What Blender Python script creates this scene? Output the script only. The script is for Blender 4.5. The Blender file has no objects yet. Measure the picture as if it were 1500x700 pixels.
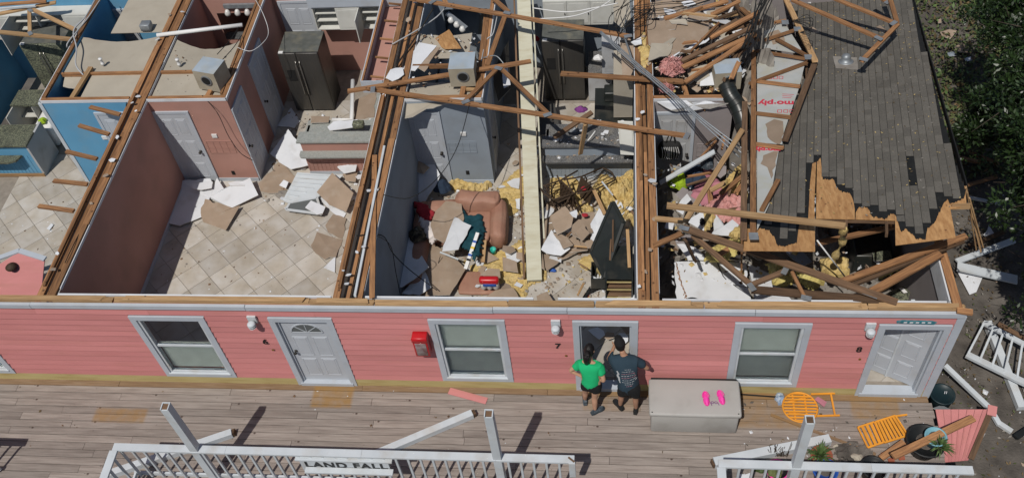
import bpy, bmesh, math, random
from mathutils import Vector, Matrix, noise
from mathutils.bvhtree import BVHTree
R = random.Random(7)
SC = bpy.context.scene
COL = SC.collection
# ---------------------------------------------------------------- camera
FPX = 1417.47
CAM = Vector((0.09, -9.03, 15.1))
AX = Matrix(((0.994, 0.002, -0.111), (0.0723, -0.7703, 0.6336), (-0.0842, -0.6377, -0.7657)))  # camera (right, down, forward) -> world
def _ortho(m):
    y = m.row[1].normalized(); z = (m.row[2] - y * m.row[2].dot(y)).normalized(); x = y.cross(z)
    return Matrix((x, y, z))
AX = _ortho(AX)
cam = bpy.data.cameras.new('camera'); camo = bpy.data.objects.new('camera', cam); COL.objects.link(camo)
cam.sensor_width = 36; cam.sensor_fit = 'HORIZONTAL'; cam.lens = FPX / 1500 * 36
cam.clip_end = 500
cx, cy, cz = AX @ Vector((1, 0, 0)), AX @ Vector((0, -1, 0)), AX @ Vector((0, 0, -1))
camo.matrix_world = Matrix(((cx[0], cy[0], cz[0], CAM[0]), (cx[1], cy[1], cz[1], CAM[1]), (cx[2], cy[2], cz[2], CAM[2]), (0, 0, 0, 1)))
SC.camera = camo
# ---------------------------------------------------------------- light
SUN = Vector((0.18, 0.475, -0.86)).normalized()
W = bpy.data.worlds.new('World'); SC.world = W; W.use_nodes = True
nt = W.node_tree; bg = nt.nodes['Background']
sky = nt.nodes.new('ShaderNodeTexSky'); sky.sky_type = 'NISHITA'; sky.sun_disc = False
sky.sun_elevation = math.asin(-SUN.z); sky.sun_rotation = math.atan2(-SUN.x, -SUN.y)
nt.links.new(sky.outputs[0], bg.inputs[0]); bg.inputs[1].default_value = 0.058
sl = bpy.data.lights.new('sun', 'SUN'); sl.energy = 3.6; sl.angle = math.radians(0.5); sl.color = (1, 0.95, 0.88)
so = bpy.data.objects.new('sun', sl); COL.objects.link(so); so.rotation_euler = SUN.to_track_quat('-Z', 'Y').to_euler(); so.location = (-6, -14, 25)
SC.view_settings.view_transform = 'Standard'; SC.view_settings.look = 'None'; SC.view_settings.exposure = -0.12
SC.cycles.max_bounces = 6
# ---------------------------------------------------------------- helpers
def _ray(px, py): return AX @ Vector((px - 750, py - 350, FPX))
def P(px, py, z=0.08):                         # survey point of the photograph on the level z
    r = _ray(px, py); return CAM + r * ((z - CAM.z) / r.z)
def PY(px, py, y):
    r = _ray(px, py); return CAM + r * ((y - CAM.y) / r.y)
def V(*a): return Vector(a)
ORG = {}
def tag(o, label=None, cat=None, group=None, kind=None):
    if label: o['label'] = label
    if cat: o['category'] = cat
    if group: o['group'] = group
    if kind: o['kind'] = kind
    return o
def empty(name, loc, label=None, cat=None, group=None, parent=None):
    o = bpy.data.objects.new(name, None); COL.objects.link(o); o.empty_display_size = .1
    loc = Vector(loc); ORG[o] = loc
    if parent is not None: o.parent = parent; loc = loc - ORG[parent]
    o.location = loc
    return tag(o, label, cat, group)
def mk(name, vs, fs, mats, parent=None, idx=None, smooth=False, org=None, rot=None):
    """one mesh object from world-space verts (or local ones when rot is given with org)"""
    vs = [Vector(v) for v in vs]
    if org is None:
        n = len(vs); org = Vector((sum(v.x for v in vs) / n, sum(v.y for v in vs) / n, min(v.z for v in vs)))
        vs = [v - org for v in vs]
    elif rot is None:
        vs = [v - org for v in vs]
    me = bpy.data.meshes.new(name); me.from_pydata([tuple(v) for v in vs], [], fs)
    if not isinstance(mats, (list, tuple)): mats = [mats]
    for m in mats: me.materials.append(M[m] if isinstance(m, str) else m)
    if idx: me.polygons.foreach_set('material_index', idx)
    if smooth: me.polygons.foreach_set('use_smooth', [True] * len(me.polygons))
    me.update()
    o = bpy.data.objects.new(name, me); COL.objects.link(o)
    ORG[o] = Vector(org); loc = Vector(org)
    if parent is not None: o.parent = parent; loc = loc - ORG[parent]
    o.location = loc
    if rot is not None: o.rotation_euler = rot.to_euler()
    return o
BF = [(0, 3, 2, 1), (4, 5, 6, 7), (0, 1, 5, 4), (1, 2, 6, 5), (2, 3, 7, 6), (3, 0, 4, 7)]
def boxv(a, b):
    x0, y0, z0 = a; x1, y1, z1 = b
    return [(x0, y0, z0), (x1, y0, z0), (x1, y1, z0), (x0, y1, z0), (x0, y0, z1), (x1, y0, z1), (x1, y1, z1), (x0, y1, z1)]
def box(name, a, b, mat, parent=None):
    a2 = [min(a[i], b[i]) for i in range(3)]; b2 = [max(a[i], b[i]) for i in range(3)]
    return mk(name, boxv(a2, b2), BF, mat, parent)
class MB:                                       # collects shapes that belong to ONE part
    def __init__(s): s.v = []; s.f = []; s.i = []
    def add(s, vs, fs, k=0):
        n = len(s.v); s.v += [Vector(v) for v in vs]; s.f += [tuple(i + n for i in f) for f in fs]; s.i += [k] * len(fs); return s
    def box(s, a, b, k=0):
        return s.add(boxv([min(a[i], b[i]) for i in range(3)], [max(a[i], b[i]) for i in range(3)]), BF, k)
    def bar(s, a, b, w, h, k=0, up=(0, 0, 1)):
        a, b = Vector(a), Vector(b); x = (b - a).normalized(); u = Vector(up)
        if abs(x.dot(u)) > .98: u = Vector((0, 1, 0))
        y = u.cross(x).normalized(); z = x.cross(y)
        q = [(-w / 2, -h / 2), (w / 2, -h / 2), (w / 2, h / 2), (-w / 2, h / 2)]
        return s.add([a + y * p + z * r for p, r in q] + [b + y * p + z * r for p, r in q], [(3, 2, 1, 0), (4, 5, 6, 7), (0, 1, 5, 4), (1, 2, 6, 5), (2, 3, 7, 6), (3, 0, 4, 7)], k)
    def tube(s, pts, r, n=6, k=0, cap=True, r2=None):
        pts = [Vector(p) for p in pts]; rings = []; m = len(pts)
        for i, p in enumerate(pts):
            t = (pts[min(i + 1, m - 1)] - pts[max(i - 1, 0)]).normalized()
            u = Vector((0, 0, 1)) if abs(t.z) < .9 else Vector((0, 1, 0))
            a = t.cross(u).normalized(); b = t.cross(a)
            rr = r if r2 is None else r + (r2 - r) * i / max(1, m - 1)
            if callable(r): rr = r(i / max(1, m - 1))
            rings.append([p + (a * math.cos(2 * math.pi * j / n) + b * math.sin(2 * math.pi * j / n)) * rr for j in range(n)])
        vs = [v for g in rings for v in g]
        fs = [(i * n + j, i * n + (j + 1) % n, (i + 1) * n + (j + 1) % n, (i + 1) * n + j) for i in range(m - 1) for j in range(n)]
        if cap: fs += [tuple(range(n))[::-1], tuple(range((m - 1) * n, m * n))]
        return s.add(vs, fs, k)
    def lathe(s, c, prof, n=20, k=0, ax=None):
        c = Vector(c); q = Matrix.Identity(3) if ax is None else Vector((0, 0, 1)).rotation_difference(Vector(ax)).to_matrix()
        vs = [c + q @ Vector((r * math.cos(2 * math.pi * j / n), r * math.sin(2 * math.pi * j / n), h)) for r, h in prof for j in range(n)]
        fs = [(i * n + j, i * n + (j + 1) % n, (i + 1) * n + (j + 1) % n, (i + 1) * n + j) for i in range(len(prof) - 1) for j in range(n)]
        fs += [tuple(range(n))[::-1], tuple(range((len(prof) - 1) * n, len(prof) * n))]
        return s.add(vs, fs, k)
    def prism(s, poly, d, k=0):                 # polygon (world pts) extruded by vector d
        n = len(poly); p = [Vector(v) for v in poly]; d = Vector(d)
        return s.add(p + [v + d for v in p], [tuple(range(n))[::-1], tuple(range(n, 2 * n))] + [(i, (i + 1) % n, n + (i + 1) % n, n + i) for i in range(n)], k)
    def build(s, name, mat, parent=None, smooth=False): return mk(name, s.v, s.f, mat, parent, s.i, smooth)
def rbox(name, a, b, r, mat, parent=None, seg=3, puff=0, rot=None, smooth=True):
    """rounded box; rot (Euler xyz) about its centre; puff swells the faces"""
    bm = bmesh.new(); bmesh.ops.create_cube(bm, size=1)
    a, b = Vector(a), Vector(b); c = (a + b) / 2; d = Vector([abs(q) for q in (b - a)])
    for v in bm.verts: v.co = Vector((v.co.x * d.x, v.co.y * d.y, v.co.z * d.z))
    bmesh.ops.bevel(bm, geom=bm.edges[:], offset=r, segments=seg, profile=.5, affect='EDGES')
    if puff:
        bmesh.ops.subdivide_edges(bm, edges=bm.edges[:], cuts=2, use_grid_fill=True)
        for v in bm.verts:
            q = Vector((v.co.x / d.x * 2, v.co.y / d.y * 2, v.co.z / d.z * 2))
            w = [1 - abs(t) for t in q]
            f = puff * (1 + .6 * noise.noise(v.co * 6))
            for ax in range(3):
                if abs(q[ax]) > .8:
                    o1, o2 = (ax + 1) % 3, (ax + 2) % 3
                    v.co[ax] += math.copysign(f * max(0, 1 - q[o1] ** 2) * max(0, 1 - q[o2] ** 2), q[ax])
    q = Matrix.Identity(3)
    if rot:
        from mathutils import Euler
        q = Euler(rot).to_matrix()
    vs = [c + q @ v.co for v in bm.verts]; bm.verts.index_update(); fs = [[v.index for v in f.verts] for f in bm.faces]; bm.free()
    return mk(name, vs, fs, mat, parent, smooth=smooth)
def lum(name, a, b, w=.089, h=.04, mat='lumber', parent=None, up=(0, 0, 1), ragged=0):
    """a length of sawn timber from a to b; its own X axis runs along the grain"""
    a, b = Vector(a), Vector(b); x = (b - a); L = x.length; x.normalize(); u = Vector(up)
    if abs(x.dot(u)) > .98: u = Vector((0, 1, 0))
    y = u.cross(x).normalized(); z = x.cross(y)
    q = [(-w / 2, -h / 2), (w / 2, -h / 2), (w / 2, h / 2), (-w / 2, h / 2)]
    vs = [(-L / 2 + ragged * R.uniform(-.5, .5), p, r) for p, r in q] + [(L / 2 + ragged * R.uniform(-.5, .5), p, r) for p, r in q]
    rot = Matrix((x, y, z)).transposed()
    return mk(name, vs, [(3, 2, 1, 0), (4, 5, 6, 7), (0, 1, 5, 4), (1, 2, 6, 5), (2, 3, 7, 6), (3, 0, 4, 7)], mat, parent, org=(a + b) / 2, rot=rot)
def smoothpts(pts, k=5):
    pts = [Vector(p) for p in pts]; out = []
    for i in range(len(pts) - 1):
        p0, p1, p2, p3 = pts[max(i - 1, 0)], pts[i], pts[i + 1], pts[min(i + 2, len(pts) - 1)]
        for j in range(k):
            t = j / k
            out.append(.5 * ((2 * p1) + (p2 - p0) * t + (2 * p0 - 5 * p1 + 4 * p2 - p3) * t * t + (3 * p1 - p0 - 3 * p2 + p3) * t ** 3))
    return out + [pts[-1]]
def wire(name, pts, r, mat, label=None, cat='cable', group=None, parent=None, k=6):
    o = MB().tube(smoothpts(pts, k), r, 6).build(name, mat, parent, True)
    if parent is None: tag(o, label, cat, group)
    return o
def shard(name, pts, mat, label=None, cat=None, group=None, th=.013, tear=.03, edge='gypsum', seed=0, lift=None, parent=None, curl=0.0):
    """a torn flat sheet: world points of its outline, torn between them; lift = extra z per corner"""
    rr = random.Random(seed * 31 + len(pts) * 7 + int(pts[0][0] * 100)); pts = [Vector(p) for p in pts]
    if lift: pts = [p + Vector((0, 0, l)) for p, l in zip(pts, lift)]
    n = len(pts); ring = []
    for i in range(n):
        a, b = pts[i], pts[(i + 1) % n]; L = (b - a).length; m = max(1, min(9, int(L / .11)))
        straight = rr.random() < .4
        for j in range(m):
            p = a.lerp(b, j / m)
            if j and not straight: p = p + Vector((rr.uniform(-1, 1), rr.uniform(-1, 1), 0)) * tear
            ring.append(p)
    c = sum(ring, Vector()) / len(ring)
    if curl:
        for p in ring: p.z += curl * noise.noise(p * 2.2 + Vector((seed, 0, 0)))
        zmin = min(p.z for p in ring)
    N = len(ring); mid = [c.lerp(p, .6) for p in ring]
    dz = Vector((0, 0, th))
    vs = [p + dz for p in ring] + [p + dz for p in mid] + [c + dz] + ring + [c]
    fs = [(i, (i + 1) % N, N + (i + 1) % N, N + i) for i in range(N)] + [(N + i, N + (i + 1) % N, 2 * N) for i in range(N)]
    k = len(fs); B = 2 * N + 1
    fs += [(B + (i + 1) % N, B + i, 3 * N + 1) for i in range(N)] + [(i, B + i, B + (i + 1) % N, (i + 1) % N) for i in range(N)]
    o = mk(name, vs, fs, [mat, edge], parent, [0] * k + [1] * (2 * N))
    if parent is None: tag(o, label, cat, group)
    return o
def fluff(name, c, rx, ry, h, mat, label=None, cat='insulation', group=None, seed=0, rot=0, parent=None, nr=9, na=40, rough=.35):
    """a heap of fibrous stuff that lies on the level of c"""
    c = Vector(c); vs = []; fs = []
    sd = Vector((seed * 3.1, seed * 1.7, seed * .9))
    for i in range(nr + 1):
        t = i / nr
        for j in range(na):
            a = 2 * math.pi * j / na
            d = Vector((math.cos(a), math.sin(a), 0))
            er = 1 + .28 * noise.noise(d * 1.6 + sd) + .14 * noise.noise(d * 5 + sd)
            x, y = d.x * rx * t * er, d.y * ry * t * er
            q = Vector((x, y, 0)) * 9 + sd
            z = h * (max(0, 1 - t ** 2.2) ** .7) * (.72 + rough * noise.noise(q * .5) + rough * .8 * noise.noise(q) + rough * .6 * noise.noise(q * 2.3))
            jx = .018 * noise.noise(q * 1.7 + V(9, 0, 0)); jy = .018 * noise.noise(q * 1.7 + V(0, 9, 0))
            x, y = (x + jx) * math.cos(rot) - (y + jy) * math.sin(rot), (x + jx) * math.sin(rot) + (y + jy) * math.cos(rot)
            vs.append(c + V(x, y, max(z, -.0) if i < nr else 0))
    fs = [(i * na + j, (i + 1) * na + j, (i + 1) * na + (j + 1) % na, i * na + (j + 1) % na) for i in range(nr) for j in range(na)]
    fs.append(tuple(range(nr * na, (nr + 1) * na))[::-1])
    o = mk(name, vs, fs, mat, parent)
    if parent is None: tag(o, label, cat, group)
    return o
# ---------------------------------------------------------------- materials
M = {}
def mat(name, c1, c2=None, scale=6, rough=.8, bump=0, bscale=80, stretch=(1, 1, 1), rnd=0, metal=0, detail=5, dirt=None, dscale=2.5, damt=.5, spec=.3, mode='Object', contrast=(.3, .7), knots=None, trans=0):
    m = bpy.data.materials.new(name); m.use_nodes = True; M[name] = m
    t = m.node_tree; n = t.nodes; L = t.links.new; b = n['Principled BSDF']
    b.inputs['Roughness'].default_value = rough; b.inputs['Metallic'].default_value = metal; b.inputs['Specular IOR Level'].default_value = spec
    if c2 is None: c2 = tuple(q * .86 for q in c1)
    tc = n.new('ShaderNodeTexCoord'); oi = n.new('ShaderNodeObjectInfo')
    mp = n.new('ShaderNodeMapping'); mp.inputs['Scale'].default_value = stretch; L(tc.outputs[mode], mp.inputs[0])
    w = n.new('ShaderNodeMath'); w.operation = 'MULTIPLY'; w.inputs[1].default_value = 37; L(oi.outputs['Random'], w.inputs[0])
    def ns(sc, det, vec=None):
        q = n.new('ShaderNodeTexNoise'); q.noise_dimensions = '4D'; q.inputs['Scale'].default_value = sc; q.inputs['Detail'].default_value = det
        L((vec or mp).outputs[0], q.inputs['Vector']); L(w.outputs[0], q.inputs['W']); return q
    q = ns(scale, detail); cr = n.new('ShaderNodeValToRGB'); e = cr.color_ramp.elements
    e[0].position, e[1].position = contrast; e[0].color = (*c1, 1); e[1].color = (*c2, 1); L(q.outputs[0], cr.inputs[0])
    out = cr.outputs[0]
    def mix(fac, colour):
        nonlocal out
        x = n.new('ShaderNodeMix'); x.data_type = 'RGBA'; L(fac, x.inputs[0]); L(out, x.inputs[6]); x.inputs[7].default_value = (*colour, 1); out = x.outputs[2]
    if dirt:
        d = ns(dscale, 6); mr = n.new('ShaderNodeMapRange'); mr.inputs[1].default_value = .62 - .3 * damt; mr.inputs[2].default_value = .75; mr.inputs[4].default_value = min(1, damt * 1.4)
        L(d.outputs[0], mr.inputs[0]); mix(mr.outputs[0], dirt)
    if knots:
        v = n.new('ShaderNodeTexVoronoi'); v.inputs['Scale'].default_value = knots[0]; L(tc.outputs[mode], v.inputs['Vector'])
        mr = n.new('ShaderNodeMapRange'); mr.inputs[1].default_value = knots[1]; mr.inputs[2].default_value = knots[1] * .4; L(v.outputs[0], mr.inputs[0]); mix(mr.outputs[0], knots[2])
    if rnd:
        hs = n.new('ShaderNodeHueSaturation'); mr = n.new('ShaderNodeMapRange'); mr.inputs[3].default_value = 1 - rnd; mr.inputs[4].default_value = 1 + rnd * .6
        g = n.new('ShaderNodeNewGeometry'); ad = n.new('ShaderNodeMath'); ad.operation = 'ADD'; fr = n.new('ShaderNodeMath'); fr.operation = 'FRACT'
        L(oi.outputs['Random'], ad.inputs[0]); L(g.outputs['Random Per Island'], ad.inputs[1]); L(ad.outputs[0], fr.inputs[0])
        L(fr.outputs[0], mr.inputs[0]); L(mr.outputs[0], hs.inputs['Value']); L(out, hs.inputs['Color']); out = hs.outputs[0]
    L(out, b.inputs['Base Color'])
    if bump:
        q = ns(bscale, 4); bp = n.new('ShaderNodeBump'); bp.inputs['Strength'].default_value = bump; bp.inputs['Distance'].default_value = .02
        L(q.outputs[0], bp.inputs['Height']); L(bp.outputs[0], b.inputs['Normal'])
    m['out'] = 0
    return m
NAIL = (.05, .035, .03)
mat('lumber', (.43, .225, .1), (.22, .105, .05), 3, .85, .3, 14, (1, 14, 14), .4, dirt=(.13, .07, .04), dscale=3.5, damt=.55, knots=(7, .2, (.08, .04, .02)))
mat('lumber_pale', (.5, .33, .17), (.34, .2, .095), 3, .85, .3, 14, (1, 14, 14), .35, dirt=(.16, .1, .06), dscale=2, damt=.35, knots=(5, .12, (.1, .05, .025)))
mat('lumber_old', (.2, .12, .07), (.1, .06, .036), 3, .9, .3, 14, (1, 14, 14), .4, dirt=(.05, .035, .025), dscale=2, damt=.4)
mat('plate_wood', (.33, .18, .08), (.19, .095, .042), 3, .85, .3, 14, (12, 1, 12), .3, dirt=(.12, .07, .04), dscale=2.4, damt=.4, knots=(6, .12, NAIL))
mat('plate_wood_x', (.47, .31, .16), (.3, .17, .08), 3, .85, .3, 14, (1, 12, 12), .3, dirt=(.2, .1, .05), dscale=2.4, damt=.5, knots=(6, .1, NAIL))
mat('plywood', (.58, .34, .15), (.36, .18, .07), 3, .85, .25, 9, (6, .8, 6), .12, dirt=(.24, .11, .045), dscale=5, damt=.42, knots=(5, .1, (.14, .06, .03)))
mat('plywood_back', (.44, .23, .1), (.3, .14, .06), 4, .9, .2, 20, (1, 6, 1), .1)
mat('drywall', (.67, .69, .72), (.6, .62, .65), 3, .9, .05, 60, rnd=.08, dirt=(.4, .36, .31), dscale=3, damt=.25)
mat('gypsum', (.6, .58, .54), (.5, .47, .42), 20, .95, .3, 60)
mat('paper_brown', (.36, .275, .205), (.29, .22, .16), 3, .9, .1, 40, rnd=.16, dirt=(.42, .36, .3), dscale=5, damt=.3)
mat('ceiling_board', (.42, .38, .31), (.36, .325, .265), 2, .95, .05, 30, dirt=(.3, .25, .19), dscale=3, damt=.3, rnd=.06)
mat('concrete_dust', (.3, .28, .25), (.2, .18, .16), 5, .95, .3, 40)
mat('tile', (.46, .415, .35), (.35, .31, .255), 3.5, .55, .05, 40, rnd=.16, dirt=(.52, .5, .47), dscale=2.6, damt=.7)
mat('grout', (.3, .265, .225), (.22, .195, .165), 8, .95)
mat('pink_paint', (.6, .24, .235), (.52, .2, .195), 1.1, .65, .06, 30, (.6, 4, 4), rnd=.1, dirt=(.44, .19, .16), dscale=1.8, damt=.4)
mat('white_trim', (.47, .51, .56), (.41, .45, .5), 3, .5, .03, 30, dirt=(.42, .38, .3), dscale=3, damt=.2)
mat('white_paint', (.57, .61, .64), (.49, .53, .56), 3, .55, .06, 30, dirt=(.38, .33, .26), dscale=3.2, damt=.36)
mat('skirt', (.5, .42, .2), (.42, .33, .14), 2, .8, .1, 30, (1, 6, 6), dirt=(.3, .2, .08), dscale=2, damt=.3)
mat('blue_paint', (.13, .35, .54), (.105, .29, .46), 1.3, .8, .05, 40, dirt=(.2, .32, .4), dscale=2, damt=.4)
mat('salmon_paint', (.45, .25, .205), (.38, .205, .165), 1.1, .85, .05, 40, dirt=(.3, .185, .15), dscale=1.6, damt=.42)
mat('slate_paint', (.29, .335, .385), (.25, .29, .335), 1.2, .85, .05, 40, dirt=(.2, .215, .23), dscale=1.7, damt=.42)
mat('mauve_paint', (.3, .27, .27), (.27, .245, .245), 2, .85, .03, 60, dirt=(.22, .2, .2), dscale=2, damt=.25)
mat('cab_white', (.62, .62, .58), (.55, .55, .51), 3, .55, rnd=.05, dirt=(.4, .37, .3), dscale=3, damt=.2)
mat('cab_grey', (.44, .45, .46), (.38, .39, .4), 3, .6, rnd=.05, dirt=(.25, .22, .18), dscale=3, damt=.3)
mat('door_white', (.47, .5, .54), (.42, .45, .49), 2, .55, dirt=(.4, .36, .3), dscale=2, damt=.18)
mat('granite', (.2, .2, .2), (.055, .055, .055), 70, .35, contrast=(.4, .6), dirt=(.32, .28, .22), dscale=4, damt=.3)
mat('granite_green', (.2, .21, .14), (.05, .055, .045), 45, .35, contrast=(.42, .58), dirt=(.03, .03, .03), dscale=5, damt=.5)
mat('laminate', (.34, .36, .34), (.24, .25, .235), 26, .5, dirt=(.4, .36, .3), dscale=5, damt=.3)
mat('steel_dark', (.085, .082, .076), (.055, .053, .05), 3, .42, .02, 90, (30, 1, 1), metal=.5, spec=.5, dirt=(.2, .17, .13), dscale=3, damt=.3)
mat('black_gloss', (.02, .024, .022), (.012, .014, .013), 4, .35, spec=.5, dirt=(.1, .09, .07), dscale=4, damt=.35)
mat('black_matte', (.018, .018, .018), (.012, .012, .012), 6, .8)
mat('dark_metal', (.05, .045, .04), (.03, .028, .025), 8, .5, metal=.6, spec=.5)
mat('zinc', (.34, .37, .39), (.24, .26, .28), 9, .5, metal=.5, dirt=(.25, .2, .15), dscale=6, damt=.3)
mat('duct_board', (.4, .36, .28), (.33, .29, .22), 4, .8, dirt=(.24, .2, .14), dscale=3, damt=.4)
mat('foil_blue', (.38, .44, .5), (.3, .36, .42), 5, .6, dirt=(.36, .34, .26), dscale=3, damt=.5)
mat('leather', (.37, .2, .14), (.3, .155, .108), 4, .6, .35, 14, spec=.3, dirt=(.4, .27, .19), dscale=3, damt=.25)
mat('insul_yellow', (.6, .46, .2), (.44, .31, .11), 14, 1, 1.0, 30, dirt=(.62, .5, .28), dscale=6, damt=.4)
mat('insul_batt', (.6, .52, .2), (.46, .38, .12), 5, 1, .6, 30, dirt=(.4, .27, .1), dscale=4, damt=.4)
mat('insul_pink', (.62, .32, .3), (.48, .21, .19), 12, 1, 1.0, 40, dirt=(.68, .45, .42), dscale=8, damt=.4)
mat('deck_wood', (.345, .3, .268), (.255, .216, .19), 2.2, .9, .5, 12, (1, 14, 14), .2, dirt=(.17, .14, .122), dscale=1.7, damt=.55, knots=(3.4, .11, (.08, .055, .045)))
mat('deck_new', (.3, .2, .12), (.2, .125, .07), 2.6, .9, .35, 12, (1, 16, 16), .2, dirt=(.35, .27, .2), dscale=2.2, damt=.4, knots=(2.6, .085, (.08, .05, .03)))
mat('shingle', (.15, .139, .12), (.112, .104, .092), 40, .95, .5, 90, rnd=.2, dirt=(.1, .095, .08), dscale=3, damt=.3)
mat('felt', (.016, .017, .017), (.008, .008, .008), 9, .75, .3, 40, dirt=(.05, .05, .047), dscale=9, damt=.3)
mat('soil', (.135, .12, .105), (.055, .049, .043), 3.2, 1, 1.0, 30, dirt=(.23, .21, .185), dscale=1.1, damt=.45, mode='Object')
mat('leaf_dry', (.17, .12, .06), (.1, .07, .035), 3, .9, rnd=.4)
mat('leaf', (.03, .058, .016), (.014, .03, .009), 2, .42, rnd=.6, spec=.5)
mat('weed', (.11, .13, .05), (.07, .085, .03), 2, .7, rnd=.5)
mat('bark', (.09, .07, .055), (.05, .04, .032), 6, .95, .6, 20, (4, 4, 1))
mat('beam_cream', (.56, .55, .44), (.48, .46, .35), 2, .7, .05, 30, (4, 1, 4), dirt=(.35, .28, .16), dscale=3, damt=.4)
mat('foam_foil', (.5, .51, .49), (.4, .42, .41), 3, .35, spec=.5, dirt=(.5, .46, .3), dscale=3, damt=.4)
mat('red_ink', (.6, .05, .08), (.5, .04, .07), 4, .7)
mat('red_box', (.5, .012, .018), (.42, .01, .015), 4, .35, spec=.5)
mat('plastic_grey', (.4, .39, .37), (.36, .35, .33), 2, .55, .04, 60, dirt=(.2, .18, .15), dscale=2, damt=.25)
mat('clog_pink', (.85, .06, .38), (.75, .05, .33), 6, .5)
mat('orange_paint', (.78, .33, .035), (.66, .27, .03), 5, .5, rnd=.06, dirt=(.4, .2, .06), dscale=5, damt=.25)
mat('teal_cloth', (.012, .07, .09), (.006, .04, .055), 6, .9, .5, 20)
mat('red_cloth', (.4, .03, .04), (.28, .02, .03), 6, .9, .4, 20)
mat('white_cloth', (.65, .6, .58), (.55, .5, .48), 6, .9, .4, 20)
mat('camo', (.08, .07, .045), (.015, .014, .012), 12, .8, .3, 30, contrast=(.45, .55), dirt=(.5, .47, .4), dscale=9, damt=.3)
mat('denim', (.03, .05, .085), (.02, .033, .06), 9, .9, .4, 30)
mat('pink_cloth', (.45, .19, .23), (.38, .15, .19), 5, .9, .3, 20)
mat('lime', (.35, .5, .03), (.28, .42, .02), 5, .7)
mat('teal_plastic', (.03, .4, .32), (.02, .35, .28), 5, .4)
mat('white_plastic', (.75, .75, .74), (.66, .66, .65), 5, .4)
mat('blue_plastic', (.03, .1, .4), (.02, .08, .33), 5, .4)
mat('yellow_plastic', (.7, .5, .05), (.6, .42, .04), 5, .5)
mat('purple_cloth', (.2, .05, .22), (.15, .04, .17), 5, .8)
mat('wicker', (.07, .045, .028), (.04, .026, .016), 20, .7, .4, 40)
mat('skin_light', (.52, .3, .2), (.46, .26, .17), 6, .6)
mat('skin_tan', (.4, .22, .14), (.35, .19, .12), 6, .6)
mat('shirt_green', (.012, .42, .16), (.01, .36, .13), 5, .9, .25, 25)
mat('shirt_navy', (.024, .046, .066), (.018, .036, .052), 5, .9, .25, 25)
mat('hair', (.012, .01, .01), (.006, .005, .005), 30, .5, .4, 60)
mat('cloth_black', (.012, .012, .013), (.008, .008, .009), 6, .9, .2, 30)
mat('shoe_grey', (.06, .08, .1), (.03, .04, .05), 20, .7, dirt=(.4, .42, .45), dscale=12, damt=.3)
mat('plaque', (.05, .22, .27), (.03, .14, .18), 12, .6, dirt=(.35, .4, .4), dscale=14, damt=.4)
mat('pot_black', (.018, .02, .021), (.012, .013, .014), 5, .5)
mat('pot_blue', (.2, .42, .5), (.16, .35, .42), 5, .5)
mat('pot_terra', (.3, .09, .05), (.24, .07, .04), 5, .8)
mat('bucket', (.012, .03, .036), (.009, .022, .027), 5, .45, dirt=(.06, .07, .07), dscale=4, damt=.3)
mat('cushion', (.36, .34, .32), (.28, .265, .25), 6, .9, .3, 30, dirt=(.2, .18, .15), dscale=4, damt=.3)
mat('yucca', (.1, .16, .05), (.06, .1, .03), 4, .6, rnd=.4)
mat('brass', (.45, .3, .08), (.35, .22, .06), 5, .35, metal=.8)
mat('blind', (.74, .75, .68), (.66, .67, .6), 4, .6, stretch=(1, 1, 1))
mat('mirror', (.5, .52, .53), None, 4, .06, metal=1)
mat('bulb', (.7, .7, .68), None, 5, .25, spec=.5)
mat('blue_soffit', (.2, .34, .42), None, 4, .8)
g = bpy.data.materials.new('glass'); g.use_nodes = True; M['glass'] = g
b = g.node_tree.nodes['Principled BSDF']; b.inputs['Base Color'].default_value = (.9, .95, .93, 1); b.inputs['Roughness'].default_value = .02
b.inputs['Transmission Weight'].default_value = 1; b.inputs['IOR'].default_value = 1.05; b.inputs['Specular IOR Level'].default_value = .5
# pale rectangles where mats lay on the deck boards (they stay put, whatever the light)
def deck_patches(m, rects, colour):
    t = m.node_tree; n = t.nodes; L = t.links.new; b = n['Principled BSDF']; src = b.inputs['Base Color'].links[0].from_socket
    geo = n.new('ShaderNodeNewGeometry'); sp = n.new('ShaderNodeSeparateXYZ'); L(geo.outputs['Position'], sp.inputs[0]); tot = None
    nz = n.new('ShaderNodeTexNoise'); nz.inputs['Scale'].default_value = 7; L(geo.outputs['Position'], nz.inputs['Vector'])
    for (x0, x1, y0, y1, s) in rects:
        f = None
        for ax, lo, hi in (('X', x0, x1), ('Y', y0, y1)):
            for k, v in ((0, lo), (1, hi)):
                mr = n.new('ShaderNodeMapRange'); d = .03
                mr.inputs[1].default_value, mr.inputs[2].default_value = (v - d, v + d) if k == 0 else (v + d, v - d)
                L(sp.outputs[ax], mr.inputs[0])
                if f is None: f = mr.outputs[0]
                else:
                    q = n.new('ShaderNodeMath'); q.operation = 'MULTIPLY'; L(f, q.inputs[0]); L(mr.outputs[0], q.inputs[1]); f = q.outputs[0]
        q = n.new('ShaderNodeMath'); q.operation = 'MULTIPLY'; L(f, q.inputs[0]); q.inputs[1].default_value = s; f = q.outputs[0]
        if tot is None: tot = f
        else:
            q = n.new('ShaderNodeMath'); q.operation = 'MAXIMUM'; L(tot, q.inputs[0]); L(f, q.inputs[1]); tot = q.outputs[0]
    mu = n.new('ShaderNodeMath'); mu.operation = 'MULTIPLY'; L(tot, mu.inputs[0]); ma = n.new('ShaderNodeMapRange'); ma.inputs[1].default_value = .3; ma.inputs[2].default_value = .6; ma.inputs[3].default_value = .55; L(nz.outputs[0], ma.inputs[0]); L(ma.outputs[0], mu.inputs[1])
    x = n.new('ShaderNodeMix'); x.data_type = 'RGBA'; x.blend_type = 'MIX'; L(mu.outputs[0], x.inputs[0]); L(src, x.inputs[6]); x.inputs[7].default_value = (*colour, 1); L(x.outputs[2], b.inputs['Base Color'])
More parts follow.
